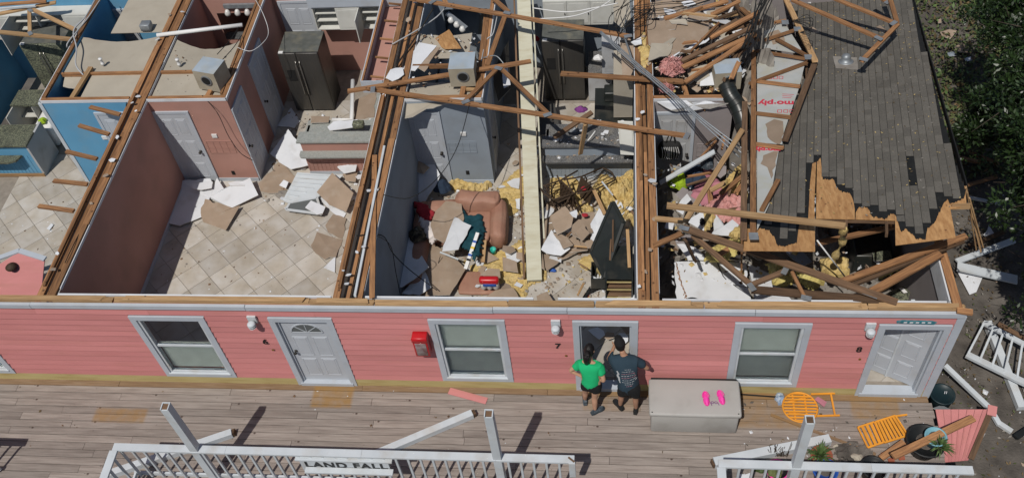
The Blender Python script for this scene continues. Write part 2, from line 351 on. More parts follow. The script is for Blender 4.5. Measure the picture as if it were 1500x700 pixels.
for dm in ('deck_wood', 'deck_new'):
    deck_patches(M[dm], [(-5.5, -4.75, -.5, .0, .85), (-9.55, -8.55, -.9, -.62, .7), (4.05, 4.85, -.5, .0, .6), (2.05, 3.3, -.72, .0, .55), (.2, 5, -.16, 0, .3), (-.55, .45, -.45, 0, .4)], (.3, .17, .055))
def dirt_patches(): pass
# ---------------------------------------------------------------- ground, deck, floors
FZ = .08; GZ = -.5; WT = 2.46
def grid_ground():
    vs = []; fs = []; nx, ny = 90, 90
    xs = [-60 + 120 * i / nx for i in range(nx + 1)]; ys = [-30 + 90 * j / ny for j in range(ny + 1)]
    for y in ys:
        for x in xs: vs.append((x, y, GZ + .05 * noise.noise(V(x * .5, y * .5, 0)) * (1 if x > 5.6 else .2)))
    for j in range(ny):
        for i in range(nx): a = j * (nx + 1) + i; fs.append((a, a + 1, a + nx + 2, a + nx + 1))
    return tag(mk('ground', vs, fs, 'soil', smooth=True), kind='structure')
ground = grid_ground()
deck = tag(box('deck', (-13.5, -2.3, -.35), (5.36, -.02, -.06), 'black_matte'), kind='structure')  # base coloured black to paint shade into the gaps between planks
r = 0; y = -.15
while y > -2.3:
    x = -13.5
    if r == 0: cuts = [-13.5, -9.3, -4.6, -1.2, 5.3 + .06]
    else:
        cuts = [-13.5]; x = -13.5 + R.uniform(.3, 4.5)
        while x < 4.6: cuts.append(x); x += R.choice((3.66, 4.88, 4.27, 2.9)) + R.uniform(-.1, .1)
        cuts.append(5.36 + R.uniform(-.03, .05) + .03 * r * .3)
    for a, b in zip(cuts, cuts[1:]):
        z = R.uniform(-.003, .003)
        lum('plank', (a + .003, y + .07, -.02 + z), (b - .003, y + .07, -.02 + z), .136 + R.uniform(-.002, .001), .038, 'deck_new' if r == 0 else 'deck_wood', deck)
    y -= .1465; r += 1
def clip(poly, x0, x1, y0, y1):
    for ax, lim, sg in ((0, x0, 1), (0, x1, -1), (1, y0, 1), (1, y1, -1)):
        out = []
        for i in range(len(poly)):
            a, b = poly[i], poly[(i + 1) % len(poly)]; da, db = (a[ax] - lim) * sg, (b[ax] - lim) * sg
            if da >= 0: out.append(a)
            if (da >= 0) != (db >= 0): t = da / (da - db); out.append((a[0] + (b[0] - a[0]) * t, a[1] + (b[1] - a[1]) * t))
        poly = out
        if len(poly) < 3: return []
    return poly
def tiled_floor(x0, x1, y0, y1, tx0, tx1, ty0, ty1, s=.485, ang=45, seed=0):
    fl = tag(box('floor', (x0, y0, GZ + .06), (x1, y1, FZ - .012), 'grout'), kind='structure')
    c, sn = math.cos(math.radians(ang)), math.sin(math.radians(ang)); n = 24; g = .004; full = None
    for i in range(-n, n):
        for j in range(-n, n):
            q = [((i + a) * s, (j + b) * s) for a, b in ((0, 0), (1, 0), (1, 1), (0, 1))]
            q = [(u + (g if k in (0, 3) else -g), v + (g if k in (0, 1) else -g)) for k, (u, v) in enumerate(q)]
            q = [(x0 + 2.3 + u * c - v * sn, 4.1 + u * sn + v * c) for u, v in q]
            p = clip(q, tx0, tx1, ty0, ty1)
            if len(p) < 3: continue
            ar = abs(sum(p[k][0] * p[(k + 1) % len(p)][1] - p[(k + 1) % len(p)][0] * p[k][1] for k in range(len(p)))) / 2
            if ar < .012: continue
            m = len(p); z0, z1 = FZ - .014, FZ + .004
            mk('tile', [(a, b, z0) for a, b in p] + [(a, b, z1) for a, b in p], [tuple(range(m, 2 * m))] + [(k, (k + 1) % m, m + (k + 1) % m, m + k) for k in range(m)], 'tile', fl)
    return fl
tiled_floor(-14.5, -9.83, .14, 8.7, -13.5, -9.84, 2.0, 5.9)
tiled_floor(-9.47, -4.63, .14, 8.7, -9.46, -4.64, .2, 7.6)
tiled_floor(-4.12, .38, .14, 8.7, -4.1, .37, .2, 7.4)
tiled_floor(.72, 5.2, .14, 8.7, .75, 5.15, .2, 2.4)
# ---------------------------------------------------------------- the row building
B = empty('row_building', (-4, .5, -.4), 'long pink clapboard row building with its roof torn off, rooms open to the sky', 'building')
def obx(name, o, ax, nr, a, z, d, m, parent):
    o, ax, nr = Vector(o), Vector(ax), Vector(nr); up = V(0, 0, 1)
    vs = [o + ax * i + up * k + nr * j for k in z for i, j in ((a[0], d[0]), (a[1], d[0]), (a[1], d[1]), (a[0], d[1]))]
    return mk(name, vs, BF, m, parent)
def door(parent, o, ax, nr, w=.84, h=2.03, m='door_white', trim='white_trim', tw=.075, handle=1, fan=False, depth=(.0, .02), tr=(.0, .032), name='door', hm='dark_metal', thick=None):
    """six-panel leaf on a wall face, with raised panels, knob and casing"""
    o, ax, nr = Vector(o), Vector(ax).normalized(), Vector(nr).normalized()
    d = obx(name, o, ax, nr, (0, w), (0.01, h), depth, m, parent); d1 = depth[1]
    rows = [(.08, .3), (.38, .62), (.7, .93)] if not fan else [(.08, .38), (.42, .74)]
    for r0, r1 in rows:
        for s in (0, 1):
            a0 = (.12 if s == 0 else .54) * w; a1 = a0 + .34 * w; z0, z1 = r0 * h, r1 * h
            q = MB(); up = V(0, 0, 1)
            def ring(i, dd): return [o + ax * a + up * z + nr * dd for a, z in ((a0 + i, z0 + i), (a1 - i, z0 + i), (a1 - i, z1 - i), (a0 + i, z1 - i))]
            rr = ring(0, d1) + ring(.02, d1 + .009) + ring(.035, d1 + .002) + ring(.05, d1 + .008)
            fs = [(k * 4 + j, k * 4 + (j + 1) % 4, k * 4 + 4 + (j + 1) % 4, k * 4 + 4 + j) for k in range(3) for j in range(4)] + [(12, 13, 14, 15)]
            q.add(rr, fs).build('door_panel', m, d)
    hx = w * (.92 if handle > 0 else .08); c = o + ax * hx + V(0, 0, .95) + nr * d1
    MB().lathe(c, [(.03, 0), (.03, .012), (.012, .02), (.012, .04), (.03, .05), (.033, .068), (.02, .08)], 10, 0, nr).build('handle', hm, d, True)
    if fan:
        q = MB(); cc = o + ax * (w / 2) + V(0, 0, .81 * h) + nr * (d1 + .001)
        arc = [cc + ax * (math.cos(math.pi * k / 12) * .33 * w) + V(0, 0, math.sin(math.pi * k / 12) * .13 * h) for k in range(13)]
        q.prism(arc, nr * .004); q.build('pane', 'glass_dark', d)
        q = MB()
        for k in range(12): q.bar(arc[k] + nr * .006, arc[k + 1] + nr * .006, .02, .015, 0, nr)
        q.bar(arc[0] + nr * .006, arc[12] + nr * .006, .02, .015, 0, nr)
        for k in (3, 6, 9): q.bar(cc + nr * .006, arc[k] + nr * .006, .012, .012, 0, nr)
        q.build('fanlight_frame', m, d)
    if trim:
        q = MB(); up = V(0, 0, 1)
        for a, z in (((-tw, 0), (0, h)), ((w, w + tw), (0, h)), ((-tw, w + tw), (h, h + tw))):
            vs = [o + ax * i + up * (k if isinstance(k, (int, float)) else k) + nr * j for k in (z if a != (-tw, 0) else z) for i, j in ((a[0], tr[0]), (a[1], tr[0]), (a[1], tr[1]), (a[0], tr[1]))]
            q.add(vs, BF)
        q.build('casing', trim, d)
    return d
m = M['glass'].copy(); M['glass_dark'] = m; m.name = 'glass_dark'; bb = m.node_tree.nodes['Principled BSDF']; bb.inputs['Base Color'].default_value = (.12, .13, .13, 1); bb.inputs['Transmission Weight'].default_value = 0; bb.inputs['Roughness'].default_value = .1
# street front: openings (outer casing x0, x1, z0, z1, kind)
OPEN = [(-12.62, -11.29, .22, 2.13, 'w'), (-8.28, -6.93, .22, 2.13, 'w'), (-5.81, -4.70, -.0, 2.13, 'd'), (-3.07, -1.79, .24, 2.13, 'w'), (-.68, .385, -.0, 2.13, 'd'), (1.92, 3.12, .24, 2.13, 'w'), (4.14, 5.24, -.0, 2.13, 'd')]
CW = .105                                            # casing width
XL, XR = -14.8, 5.36
sid = []
def span_segments(z0, z1):
    """solid x intervals of the front between the casings for a band z0..z1"""
    cur = XL; out = []
    for a, b, oz0, oz1, k in OPEN:
        if oz1 > z0 + .01 and oz0 < z1 - .01:
            out.append((cur, a)); cur = b
    out.append((cur, XR - .1)); return [s for s in out if s[1] - s[0] > .02]
z = .215; ex = .164
while z < 2.36:
    z1 = min(z + ex, 2.362)
    for a, b in span_segments(z + .004, z1):
        cuts = [a]
        while b - cuts[-1] > 3.6: cuts.append(cuts[-1] + R.uniform(1.6, 3.2))
        cuts.append(b)
        for p, q in zip(cuts, cuts[1:]):
            if q - p < .02: continue
            t0 = .036 + R.uniform(-.003, .003)
            vs = [(p + .001, -t0, z), (q - .001, -t0, z), (q - .001, 0, z), (p + .001, 0, z), (p + .001, -.009, z1 + .004), (q - .001, -.009, z1 + .004), (q - .001, 0, z1 + .004), (p + .001, 0, z1 + .004)]
            mk('siding_board', vs, BF, 'pink_paint', B)
    z += ex
# wall behind the boards, piece by piece round the openings
def front_core(x0, x1, paint):
    cur = x0
    for a, b, oz0, oz1, k in OPEN:
        a2, b2 = a + CW - .02, b - CW + .02
        if b2 < x0 or a2 > x1: continue
        box('exterior_wall', (cur, .001, -.1), (a2, .14, WT), [paint], B)
        box('exterior_wall', (a2, .002, oz1 - CW + .02), (b2, .139, WT), paint, B)
        if oz0 > .1: box('exterior_wall', (a2, .002, -.1), (b2, .139, oz0 + CW - .02), paint, B)
        cur = b2
    box('exterior_wall', (cur, .001, -.1), (x1, .14, WT), paint, B)
front_core(XL, -9.71, 'blue_paint'); front_core(-9.709, -4.38, 'salmon_paint'); front_core(-4.379, .54, 'slate_paint'); front_core(.541, XR - .02, 'mauve_paint')
for a, b in span_segments(0.0, .2):
    box('skirt_board', (a, -.03, -.08), (b, 0, .213), 'skirt', B)
cuts = [XL, -9.9, -6.1, -1.95, -.75, 2.2, XR]
for a, b in zip(cuts, cuts[1:]):
    dz = R.uniform(-.006, .006)
    mk('fascia_strip', boxv((a + .004, -.06, 2.372 + dz), (b - .004, .0, 2.47 + dz)), BF, 'white_trim', B)
cuts = [XL, -12.2, -8.4, -5.0, -3.9, -1.7, -.3, 1.4, 3.9, XR]
for i, (a, b) in enumerate(zip(cuts, cuts[1:])):
    dy = R.uniform(-.012, .012)
    lum('top_plate', (a + .006, .055 + dy, 2.485), (b - .006, .055 + dy, 2.485), .1, .045, 'lumber_pale', B, ragged=.05)
    if i not in (4, 5):
        lum('top_plate', (a + .2, .05 + dy, 2.53), (b - .15, .05 + dy, 2.528), .09, .04, 'lumber_pale', B, ragged=.2)
for a, b in ((-9.45, -4.66), (-4.08, -1.3), (-.9, .36), (.76, 5.1)):
    box('drywall_edge', (a, .142, 2.2), (b, .175, 2.5), 'drywall', B)
# corner board at the end
box('corner_board', (XR - .1, -.035, -.05), (XR + .03, .0, 2.37), 'white_trim', B)
box('corner_board', (XR - .02, .001, -.05), (XR + .03, .1, 2.37), 'white_trim', B)
def window(a, b, z0, z1, low='blind', up='blind'):
    fr = MB(); c = CW
    for p, q in (((a, z0), (a + c, z1)), ((b - c, z0), (b, z1)), ((a + c, z1 - c), (b - c, z1)), ((a + c, z0), (b - c, z0 + c))):
        fr.box((p[0], -.045, p[1]), (q[0], .002, q[1]))
    w = fr.build('window', 'white_trim', B)
    ia, ib, iz0, iz1 = a + c, b - c, z0 + c, z1 - c; mid = (iz0 + iz1) / 2
    s = MB(); t = .045
    for p, q, y in (((ia, iz0), (ia + t, iz1), .0), ((ib - t, iz0), (ib, iz1), .0), ((ia + t, iz1 - t), (ib - t, iz1), .0), ((ia + t, iz0), (ib - t, iz0 + t), .0)):
        s.box((p[0], .0 - .02, p[1]), (q[0], .06, q[1]))
    s.build('sash_frame', 'white_paint', w)
    MB().box((ia + t, .004, mid - .025), (ib - t, .05, mid + .025)).build('meeting_rail', 'white_paint', w)
    box('sill', (ia - .02, -.06, iz0 - .012), (ib + .02, -.02, iz0 + .014), 'white_paint', w)
    box('pane', (ia + t, .03, mid + .025), (ib - t, .034, iz1 - t), 'glass', w)
    box('pane', (ia + t, .016, iz0 + t), (ib - t, .02, mid - .025), 'glass', w)
    for kind, p, q in ((up, mid, iz1 - t), (low, iz0 + t, mid)):
        if kind is None: continue
        q2 = MB(); k = p + .01
        while k < q - .01:
            q2.add([(ia + t, .085, k), (ib - t, .085, k), (ib - t, .1, k + .022), (ia + t, .1, k + .022), (ia + t, .0855, k - .001), (ib - t, .0855, k - .001), (ib - t, .1005, k + .021), (ia + t, .1005, k + .021)], BF); k += .026
        q2.build('blind', kind, w)
    return w
mat('blind_dark', (.38, .39, .38), (.31, .32, .31), 3, .7)
wd = [o for o in OPEN if o[4] == 'w']
window(*wd[0][:4], 'blind', 'blind'); window(*wd[1][:4], 'blind', None); window(*wd[2][:4], 'blind_dark', 'blind'); window(*wd[3][:4], 'blind_dark', 'blind')
# white sill board inside the unblinded window
def door_frame(a, b, z1):
    q = MB(); c = CW
    for p0, p1 in (((a, -.0), (a + c, z1)), ((b - c, -.0), (b, z1)), ((a + c, z1 - c), (b - c, z1))): q.box((p0[0], -.045, p0[1]), (p1[0], .002, p1[1]))
    for p0, p1 in (((a + c, .02), (a + c + .03, z1 - c)), ((b - c - .03, .02), (b - c, z1 - c)), ((a + c, z1 - c - .03), (b - c, z1 - c))): q.box((p0[0], .003, p0[1]), (p1[0], .138, p1[1]))
    f = q.build('door_frame', 'white_trim', B)
    box('threshold', (a + c * .6, -.06, -.0), (b - c * .6, .13, .085), 'white_trim', f)
    return f
for a, b, z0, z1, k in OPEN:
    if k == 'd': door_frame(a, b, z1)
door(B, (-5.81 + CW + .03, .075, .09), (1, 0, 0), (0, -1, 0), 1.11 - 2 * CW - .06, 1.9, trim=None, handle=-1, fan=True, depth=(0, .04))
# the end room's door stands ajar, hinged at its right jamb and swung into the room
hx, hy = 5.24 - CW - .03, .10; dd = V(-math.cos(math.radians(27)), math.sin(math.radians(27)), 0)
w8 = 1.1 - 2 * CW - .07; far = V(hx, hy, .1) + dd * w8
door(B, far, -dd, V(-math.sin(math.radians(27)), -math.cos(math.radians(27)), 0), w8, 1.9, trim=None, handle=-1, depth=(-.04, 0))
# house numbers and wall lamps
mat('lamp_glass', (.3, .31, .3), (.2, .2, .19), 9, .2, spec=.5)
def number(ch, x, z):
    cu = bpy.data.curves.new('n', 'FONT'); cu.body = ch; cu.size = .2; cu.extrude = .006; cu.align_x = 'CENTER'
    o = bpy.data.objects.new('n', cu); COL.objects.link(o); dg = bpy.context.evaluated_depsgraph_get(); me = bpy.data.meshes.new_from_object(o.evaluated_get(dg))
    vs = [V(x + v.co.x, -.046 - v.co.z, z + v.co.y) for v in me.vertices]; fs = [tuple(p.vertices) for p in me.polygons]
    bpy.data.objects.remove(o); return mk('house_number', vs, fs, 'black_matte', B)
for ch, x, z in (('6', -6.05, 1.36), ('7', -.95, 1.36), ('8', 3.955, 1.38)): number(ch, x, z)
for x, z in ((-6.07, 2.1), (-.95, 2.08), (4.0, 2.1)):
    L0 = box('wall_lamp', (x - .075, -.07, z - .08), (x + .075, -.026, z + .1), 'white_paint', B)
    MB().lathe((x, -.14, z - .12), [(.025, 0), (.05, .025), (.056, .08), (.05, .11)], 14).build('lamp_globe', 'lamp_glass', L0, True)
    c = MB()
    for k in range(6):
        a = math.pi * k / 3; c.tube([(x + .064 * math.cos(a), -.14 + .064 * math.sin(a), z), (x + .06 * math.cos(a), -.14 + .06 * math.sin(a), z - .08), (x + .016 * math.cos(a), -.14 + .016 * math.sin(a), z - .135)], .006, 5)
    for h, rr in ((-.03, .066), (-.08, .06)):
        c.tube([(x + rr * math.cos(math.pi * k / 8), -.14 + rr * math.sin(math.pi * k / 8), z + h) for k in range(17)], .006, 5)
    c.build('lamp_cage', 'white_paint', L0); MB().lathe((x, -.14, z - .015), [(.068, 0), (.07, .025), (.045, .045), (.02, .05)], 14).build('lamp_cap', 'white_paint', L0, True)
for x, z in ((-5.98, 1.16), (-.82, 1.12), (4.02, 1.15)): MB().lathe((x, -.036, z), [(.022, 0), (.022, .01), (.01, .014)], 8, 0, (0, -1, 0)).build('doorbell', 'brass', B)
# ---------------------------------------------------------------- partitions
def wallx(x0, x1, y0, y1, top, mats, z0=.0, name='partition_wall'):
    """mats: [west face, east face, other]"""
    return mk(name, boxv((x0, y0, z0), (x1, y1, top)), BF, mats, B, [2, 2, 2, 1, 2, 0])
def wally(x0, x1, y0, y1, top, m, z0=.0): return box('partition_wall', (x0, y0, z0), (x1, y1, top), m, B)
def plates(x, y0, y1, z=2.485, w=.085, h=.045, name='top_plate'):
    cuts = [y0]
    while y1 - cuts[-1] > 3.2: cuts.append(cuts[-1] + R.uniform(1.6, 2.9))
    cuts.append(y1)
    for a, b in zip(cuts, cuts[1:]): lum(name, (x + R.uniform(-.008, .008), a + .004, z), (x + R.uniform(-.008, .008), b - .004, z + R.uniform(0, .01)), w, h, 'lumber', B)
for (a, b, c, d), (mw, me) in (((-9.83, -9.71, -9.59, -9.47), ('blue_paint', 'salmon_paint')), ((-4.63, -4.51, -4.24, -4.12), ('salmon_paint', 'slate_paint')), ((.36, .48, .60, .72), ('slate_paint', 'mauve_paint'))):
    wallx(a, b, .141, 8.7, WT, [mw, 'gypsum', 'gypsum']); wallx(c, d, .141, 8.7, WT, ['gypsum', me, 'gypsum'])
    plates((a + b) / 2 + .01, .0, 8.7, w=.115); plates((c + d) / 2 - .01, .0, 8.7, w=.115); plates((b + c) / 2, .05, 8.6, 2.44, .06, .06)
    plates((a + b) / 2 + .035, .3, 5.2, 2.53, .045, .045)
    box('wall_cavity_liner', (b, .15, .1), (c, 8.6, 2.3), 'concrete_dust', B)
    box('drywall_edge', (a - .004, .3, 2.42), (a + .014, 8.6, 2.475), 'drywall', B); box('drywall_edge', (d - .014, .3, 2.42), (d + .004, 8.6, 2.475), 'drywall', B)
# end wall under the roof: whole near the corner, broken down behind
wallx(5.16, 5.3, .141, 4.6, WT, ['mauve_paint', 'pink_paint', 'gypsum'], name='exterior_wall')
wallx(5.16, 5.3, 4.601, 8.7, 1.4, ['mauve_paint', 'pink_paint', 'gypsum'], name='exterior_wall')
lum('top_plate', (5.24, .05, 2.49), (5.22, 1.42, 2.5), .13, .05, 'lumber', B); box('drywall_edge', (5.135, .18, 2.1), (5.16, 1.3, 2.5), 'drywall', B)
lum('blocking', (5.2, -.02, 2.53), (5.42, -.06, 2.53), .09, .05, 'lumber', B)
# back walls
for x0, x1, m in ((-14.8, -9.83, 'blue_paint'), (-9.47, -4.63, 'salmon_paint'), (-4.12, .36, 'slate_paint'), (.72, 5.1, 'mauve_paint')):
    wally(x0, x1, 8.7, 8.82, WT, m); lum('top_plate', (x0, 8.76, 2.485), (x1, 8.76, 2.485), .09, .045, 'lumber', B)
wallx(-14.9, -14.78, .141, 8.7, WT, ['gypsum', 'blue_paint', 'gypsum'])
# bathroom blocks: front wall, side wall, plates, ceilings
def block(x0, x1, yf, paint, side, doors_side):
    wally(x0, x1, yf, yf + .1, WT, paint)
    xs = (x1 - .1, x1) if side > 0 else (x0, x0 + .1)
    wallx(xs[0], xs[1], yf + .101, 8.7, WT, [paint, paint, 'gypsum'])
    lum('top_plate', (x0 + .02, yf + .05, 2.483), (x1 - .02, yf + .05, 2.483), .085, .042, 'lumber', B)
    xm = (xs[0] + xs[1]) / 2; lum('top_plate', (xm, yf + .1, 2.484), (xm, 8.69, 2.484), .085, .042, 'lumber', B)
    box('drywall_edge', (x0, yf - .006, 2.43), (x1 + .006, yf + .012, 2.498), 'drywall', B)
    xe = x1 if side > 0 else x0; box('drywall_edge', (xe - .012, yf - .006, 2.43), (xe + .012, 8.69, 2.498), 'drywall', B)
block(-9.47, -7.79, 5.05, 'salmon_paint', 1, 1); block(-11.78, -9.83, 5.05, 'blue_paint', -1, 1); block(-4.12, -2.58, 4.95, 'slate_paint', 1, 1); block(.72, 2.22, 4.85, 'mauve_paint', 1, 1)
box('corner_bead', (-11.83, 5.03, .08), (-11.75, 5.11, 2.44), 'white_paint', B)
def sag(name, x0, x1, y0, y1, z, d0, d1, m='ceiling_board', hole=None, seed=0):
    """a ceiling sheet that sags towards its back edge"""
    nx, ny = 14, 8; vs = []; fs = []
    for j in range(ny + 1):
        for i in range(nx + 1):
            u, v = i / nx, j / ny
            s = math.sin(math.pi * u)
            vs.append((x0 + (x1 - x0) * u, y0 + (y1 - y0) * v - d1 * s * v * .8 + .02 * noise.noise(V(u * 9, v, seed)) * (v > .95), z - d0 * v * s))
    n = len(vs); vs += [(a, b, c - .014) for a, b, c in vs]
    for j in range(ny):
        for i in range(nx):
            a = j * (nx + 1) + i; q = (a, a + 1, a + nx + 2, a + nx + 1); fs.append(q); fs.append(tuple(k + n for k in q)[::-1])
    rim = [i for i in range(nx + 1)] + [(j) * (nx + 1) + nx for j in range(1, ny + 1)] + [ny * (nx + 1) + i for i in range(nx - 1, -1, -1)] + [j * (nx + 1) for j in range(ny - 1, 0, -1)]
    for k in range(len(rim)): a, b = rim[k], rim[(k + 1) % len(rim)]; fs.append((b, a, a + n, b + n))
    return mk(name, vs, fs, m, B, smooth=False)
# salmon room's block
sag('ceiling_sheet', -9.46, -7.9, 5.16, 5.93, 2.40, .0, 0); sag('ceiling_sheet', -9.46, -7.9, 5.98, 7.05, 2.41, .1, .28, seed=2)
lum('joist', (-9.46, 5.95, 2.42), (-7.9, 5.95, 2.42), .05, .09, 'lumber', B)
lum('joist', (-8.22, 5.16, 2.45), (-8.12, 5.9, 2.46), .09, .06, 'lumber', B); lum('joist', (-7.93, 5.2, 2.46), (-7.93, 8.6, 2.46), .05, .09, 'lumber', B)
# blue room's block
sag('ceiling_sheet', -11.0, -9.84, 5.16, 5.93, 2.40, 0, 0, seed=3); sag('ceiling_sheet', -11.66, -9.84, 5.98, 7.2, 2.41, .08, .1, seed=4); sag('ceiling_sheet', -11.05, -9.84, 7.3, 8.65, 2.43, .0, 0, seed=5)
lum('joist', (-11.66, 5.95, 2.42), (-9.84, 5.95, 2.42), .05, .09, 'lumber', B); lum('joist', (-11.12, 5.14, 2.46), (-11.05, 6.1, 2.47), .1, .06, 'lumber_pale', B)
shard('ceiling_sheet', [(-11.6, 5.7, 2.3), (-11.2, 5.55, 2.35), (-11.15, 5.92, 2.36), (-11.62, 5.93, 2.36)], 'ceiling_board', parent=B)
# slate room's block: sheets torn to pieces
sag('ceiling_sheet', -4.1, -3.0, 6.3, 7.1, 2.38, .03, .05, seed=6); sag('ceiling_sheet', -4.1, -2.75, 5.1, 5.6, 2.36, .03, 0, seed=7)
shard('ceiling_sheet', [P(588, 175, 2.3), P(600, 136, 2.4), P(640, 140, 2.4), P(700, 148, 2.4), P(690, 152, 2.4), P(660, 152, 2.38), P(625, 160, 2.37), P(605, 172, 2.36)], 'ceiling_board', parent=B, seed=3)
lum('joist', (-4.1, 5.98, 2.44), (-2.7, 5.98, 2.44), .05, .09, 'lumber', B); lum('joist', (-3.0, 5.05, 2.44), (-2.95, 6.4, 2.44), .1, .05, 'lumber', B)
for k, dy in enumerate((5.3, 5.5, 5.62)): lum('joist', (-2.95, dy, 2.42 + .02 * k), (-2.62, dy - .06 + .05 * k, 2.44), .08, .04, 'lumber_pale', B)
# openings in the partitions
door(B, (-9.47 + .05, 5.05, FZ), (1, 0, 0), (0, -1, 0), .66, 2.03, handle=1, trim='white_trim', tw=.06)
door(B, (-7.79, 5.12, FZ), (0, 1, 0), (1, 0, 0), .62, 2.03, m='door_white', trim='white_trim', handle=-1, tw=.06)
door(B, (-7.79, 6.5, FZ), (0, 1, 0), (1, 0, 0), .8, 2.03, m='door_white', trim='white_trim', handle=-1, tw=.06)
door(B, (-10.68, 5.05, FZ), (1, 0, 0), (0, -1, 0), .72, 2.03, handle=-1, tw=.06)
door(B, (-4.11, 4.95, FZ), (1, 0, 0), (0, -1, 0), .58, 2.03, handle=1, tw=.06)
door(B, (-2.58, 5.3, FZ), (0, 1, 0), (1, 0, 0), .7, 2.03, m='cab_grey', trim='white_trim', handle=-1, tw=.06)
door(B, (.79, 4.85, FZ), (1, 0, 0), (0, -1, 0), .68, 2.03, m='cab_grey', handle=1, tw=.06)
door(B, (-7.62, 8.7, FZ), (1, 0, 0), (0, -1, 0), .72, 2.0, handle=1, tw=.06)
def grille(x, z, y, m='white_trim', w=.58, h=.36, n=4):
    g = MB(); g.box((x, y - .012, z), (x + w, y, z + .012)); g.box((x, y - .012, z + h - .012), (x + w, y, z + h))
    for k in range(n + 1): g.box((x + (w - .012) * k / n, y - .0125, z + .012), (x + (w - .012) * k / n + .012, y, z + h - .012))
    gg = g.build('vent_grille', m, B)
    q = MB()
    for k in range(9): q.box((x + .01, y - .008, z + .02 + k * .037), (x + w - .01, y - .001, z + .035 + k * .037))
    q.build('louvre', m, gg)
def stat(x, z, y): box('thermostat', (x, y - .025, z), (x + .11, y, z + .09), 'white_plastic', B)
def outlet(x, z, y): box('outlet', (x, y - .01, z), (x + .07, y, z + .11), 'black_matte', B)
grille(-8.62, .95, 5.05, 'salmon_paint'); stat(-8.42, 1.42, 5.05); outlet(-8.35, .28, 5.05)
grille(-10.6, .95, 5.05, 'blue_paint'); stat(-10.86, 1.4, 5.05); grille(-3.42, 1.0, 4.95, 'slate_paint', .58, .3); stat(-3.12, 1.5, 4.95); outlet(-3.15, .35, 4.95)
grille(1.6, .95, 4.85, 'mauve_paint', .42, .34)
# back-wall window mirror and lights of the bathrooms
box('mirror', (-9.2, 8.68, 1.1), (-8.0, 8.698, 1.85), 'mirror', B); box('mirror', (-3.9, 8.68, 1.1), (-2.9, 8.698, 1.8), 'mirror', B)
def baseboard(x0, y0, x1, y1, m='white_trim'): box('baseboard', (x0, y0, FZ + .005), (x1, y1, FZ + .1), m, B)
baseboard(-9.469, 1.0, -9.452, 5.0); baseboard(-9.4, 5.035, -7.79, 5.049); baseboard(-3.4, 4.935, -2.58, 4.949); baseboard(1.6, 4.835, 2.22, 4.849); baseboard(-4.119, .5, -4.105, 4.9)
# ---------------------------------------------------------------- the torn-off slab of roof over the end room
RU = AX @ V(455, -1150, 1417).normalized()                       # along the courses (towards the back, sloping down)
_wz = (-455 + 1150 * .05) / 1417
RW = AX @ V(1, .05, _wz).normalized()                            # across the courses
RO = P(1400, 347, 3.6); RN = RW.cross(RU).normalized()
if RN.z < 0: RN = -RN
RW = (RU.cross(RN)).normalized()
if RW.x < 0: RW = -RW
def rp(px, py, lift=0):                                          # survey point on the roof slab (raised by lift)
    r = _ray(px, py); o = RO + RN * lift; return CAM + r * ((o - CAM).dot(RN) / r.dot(RN))
def st(px, py): q = rp(px, py) - RO; return q.dot(RW), q.dot(RU)
def rq(s, t, h=0): return RO + RW * s + RU * t + RN * h
RF = empty('roof_slab', rq(-1.4, 3, -.3), 'torn slab of grey shingled roof tilted over the end room, bare plywood along its ragged front', 'roof')
def interp(poly, s):
    if s <= poly[0][0]: return poly[0][1]
    for (a, ta), (b, tb) in zip(poly, poly[1:]):
        if s <= b: return ta + (tb - ta) * (s - a) / max(1e-6, b - a)
    return poly[-1][1]
left_edge = [st(*p) for p in ((1088, 366), (1092, 300), (1125, 240), (1150, 185), (1190, 95), (1165, 20), (1150, -40))]
right_edge = [st(*p) for p in ((1402, 347), (1416, 280), (1396, 230), (1370, 130), (1337, 0), (1325, -40))]
def by_t(edge, t):
    e = sorted((b, a) for a, b in edge); return interp(e, t)
# plywood sheets along the front
def sheet(name, pxs, h0, h1, m, parent):
    p = [rp(*q) for q in pxs]; return MB().prism([v + RN * h0 for v in p], RN * (h1 - h0)).build(name, m, parent)
sheet('plywood_sheet', [(1089, 366), (1194, 367), (1193, 300), (1196, 225), (1150, 225), (1116, 290), (1092, 300)], -.022, -.004, 'plywood', RF)
sheet('plywood_sheet', [(1195.5, 319), (1252, 320), (1253, 250), (1197, 226)], -.022, -.003, 'plywood', RF)
sheet('plywood_sheet', [(1253.5, 320), (1311, 322), (1309, 262), (1254, 250)], -.022, -.005, 'plywood', RF)
sheet('plywood_sheet', [(1312, 358), (1360, 352), (1400, 346.5), (1392, 305), (1416, 302), (1414, 274), (1400, 250), (1310, 262)], -.022, -.004, 'plywood', RF)
# rest of the deck, under the shingles
back = [(1150, 224), (1197, 225.5), (1310, 261), (1400, 249), (1370, 130), (1337, 0), (1325, -40), (1150, -40), (1165, 20), (1190, 95)]
sheet('roof_sheathing', back, -.024, -.006, 'plywood_back', RF)
# where the plywood shows: upper limit of bare wood, as s -> t
bare = sorted(st(*p) for p in ((1089, 335), (1112, 334), (1123, 336), (1134, 346), (1138, 359), (1150, 361), (1160, 357), (1167, 356), (1171, 326), (1184, 322), (1186.5, 268), (1190, 240), (1193, 238), (1197, 236), (1202, 232), (1205, 262), (1222, 264), (1226, 275), (1233, 281), (1244, 282), (1250, 294), (1253, 312), (1258, 303), (1272, 304), (1277, 317), (1285, 319.4), (1300, 319.6), (1306, 312), (1312, 315), (1319, 338), (1326, 336), (1336, 342), (1342, 350), (1356, 350.5), (1358, 336), (1370, 325), (1379, 304), (1388, 290), (1392, 300), (1402, 294), (1412, 292), (1415, 276)))
s0, s1 = min(a for a, b in left_edge), max(a for a, b in right_edge)
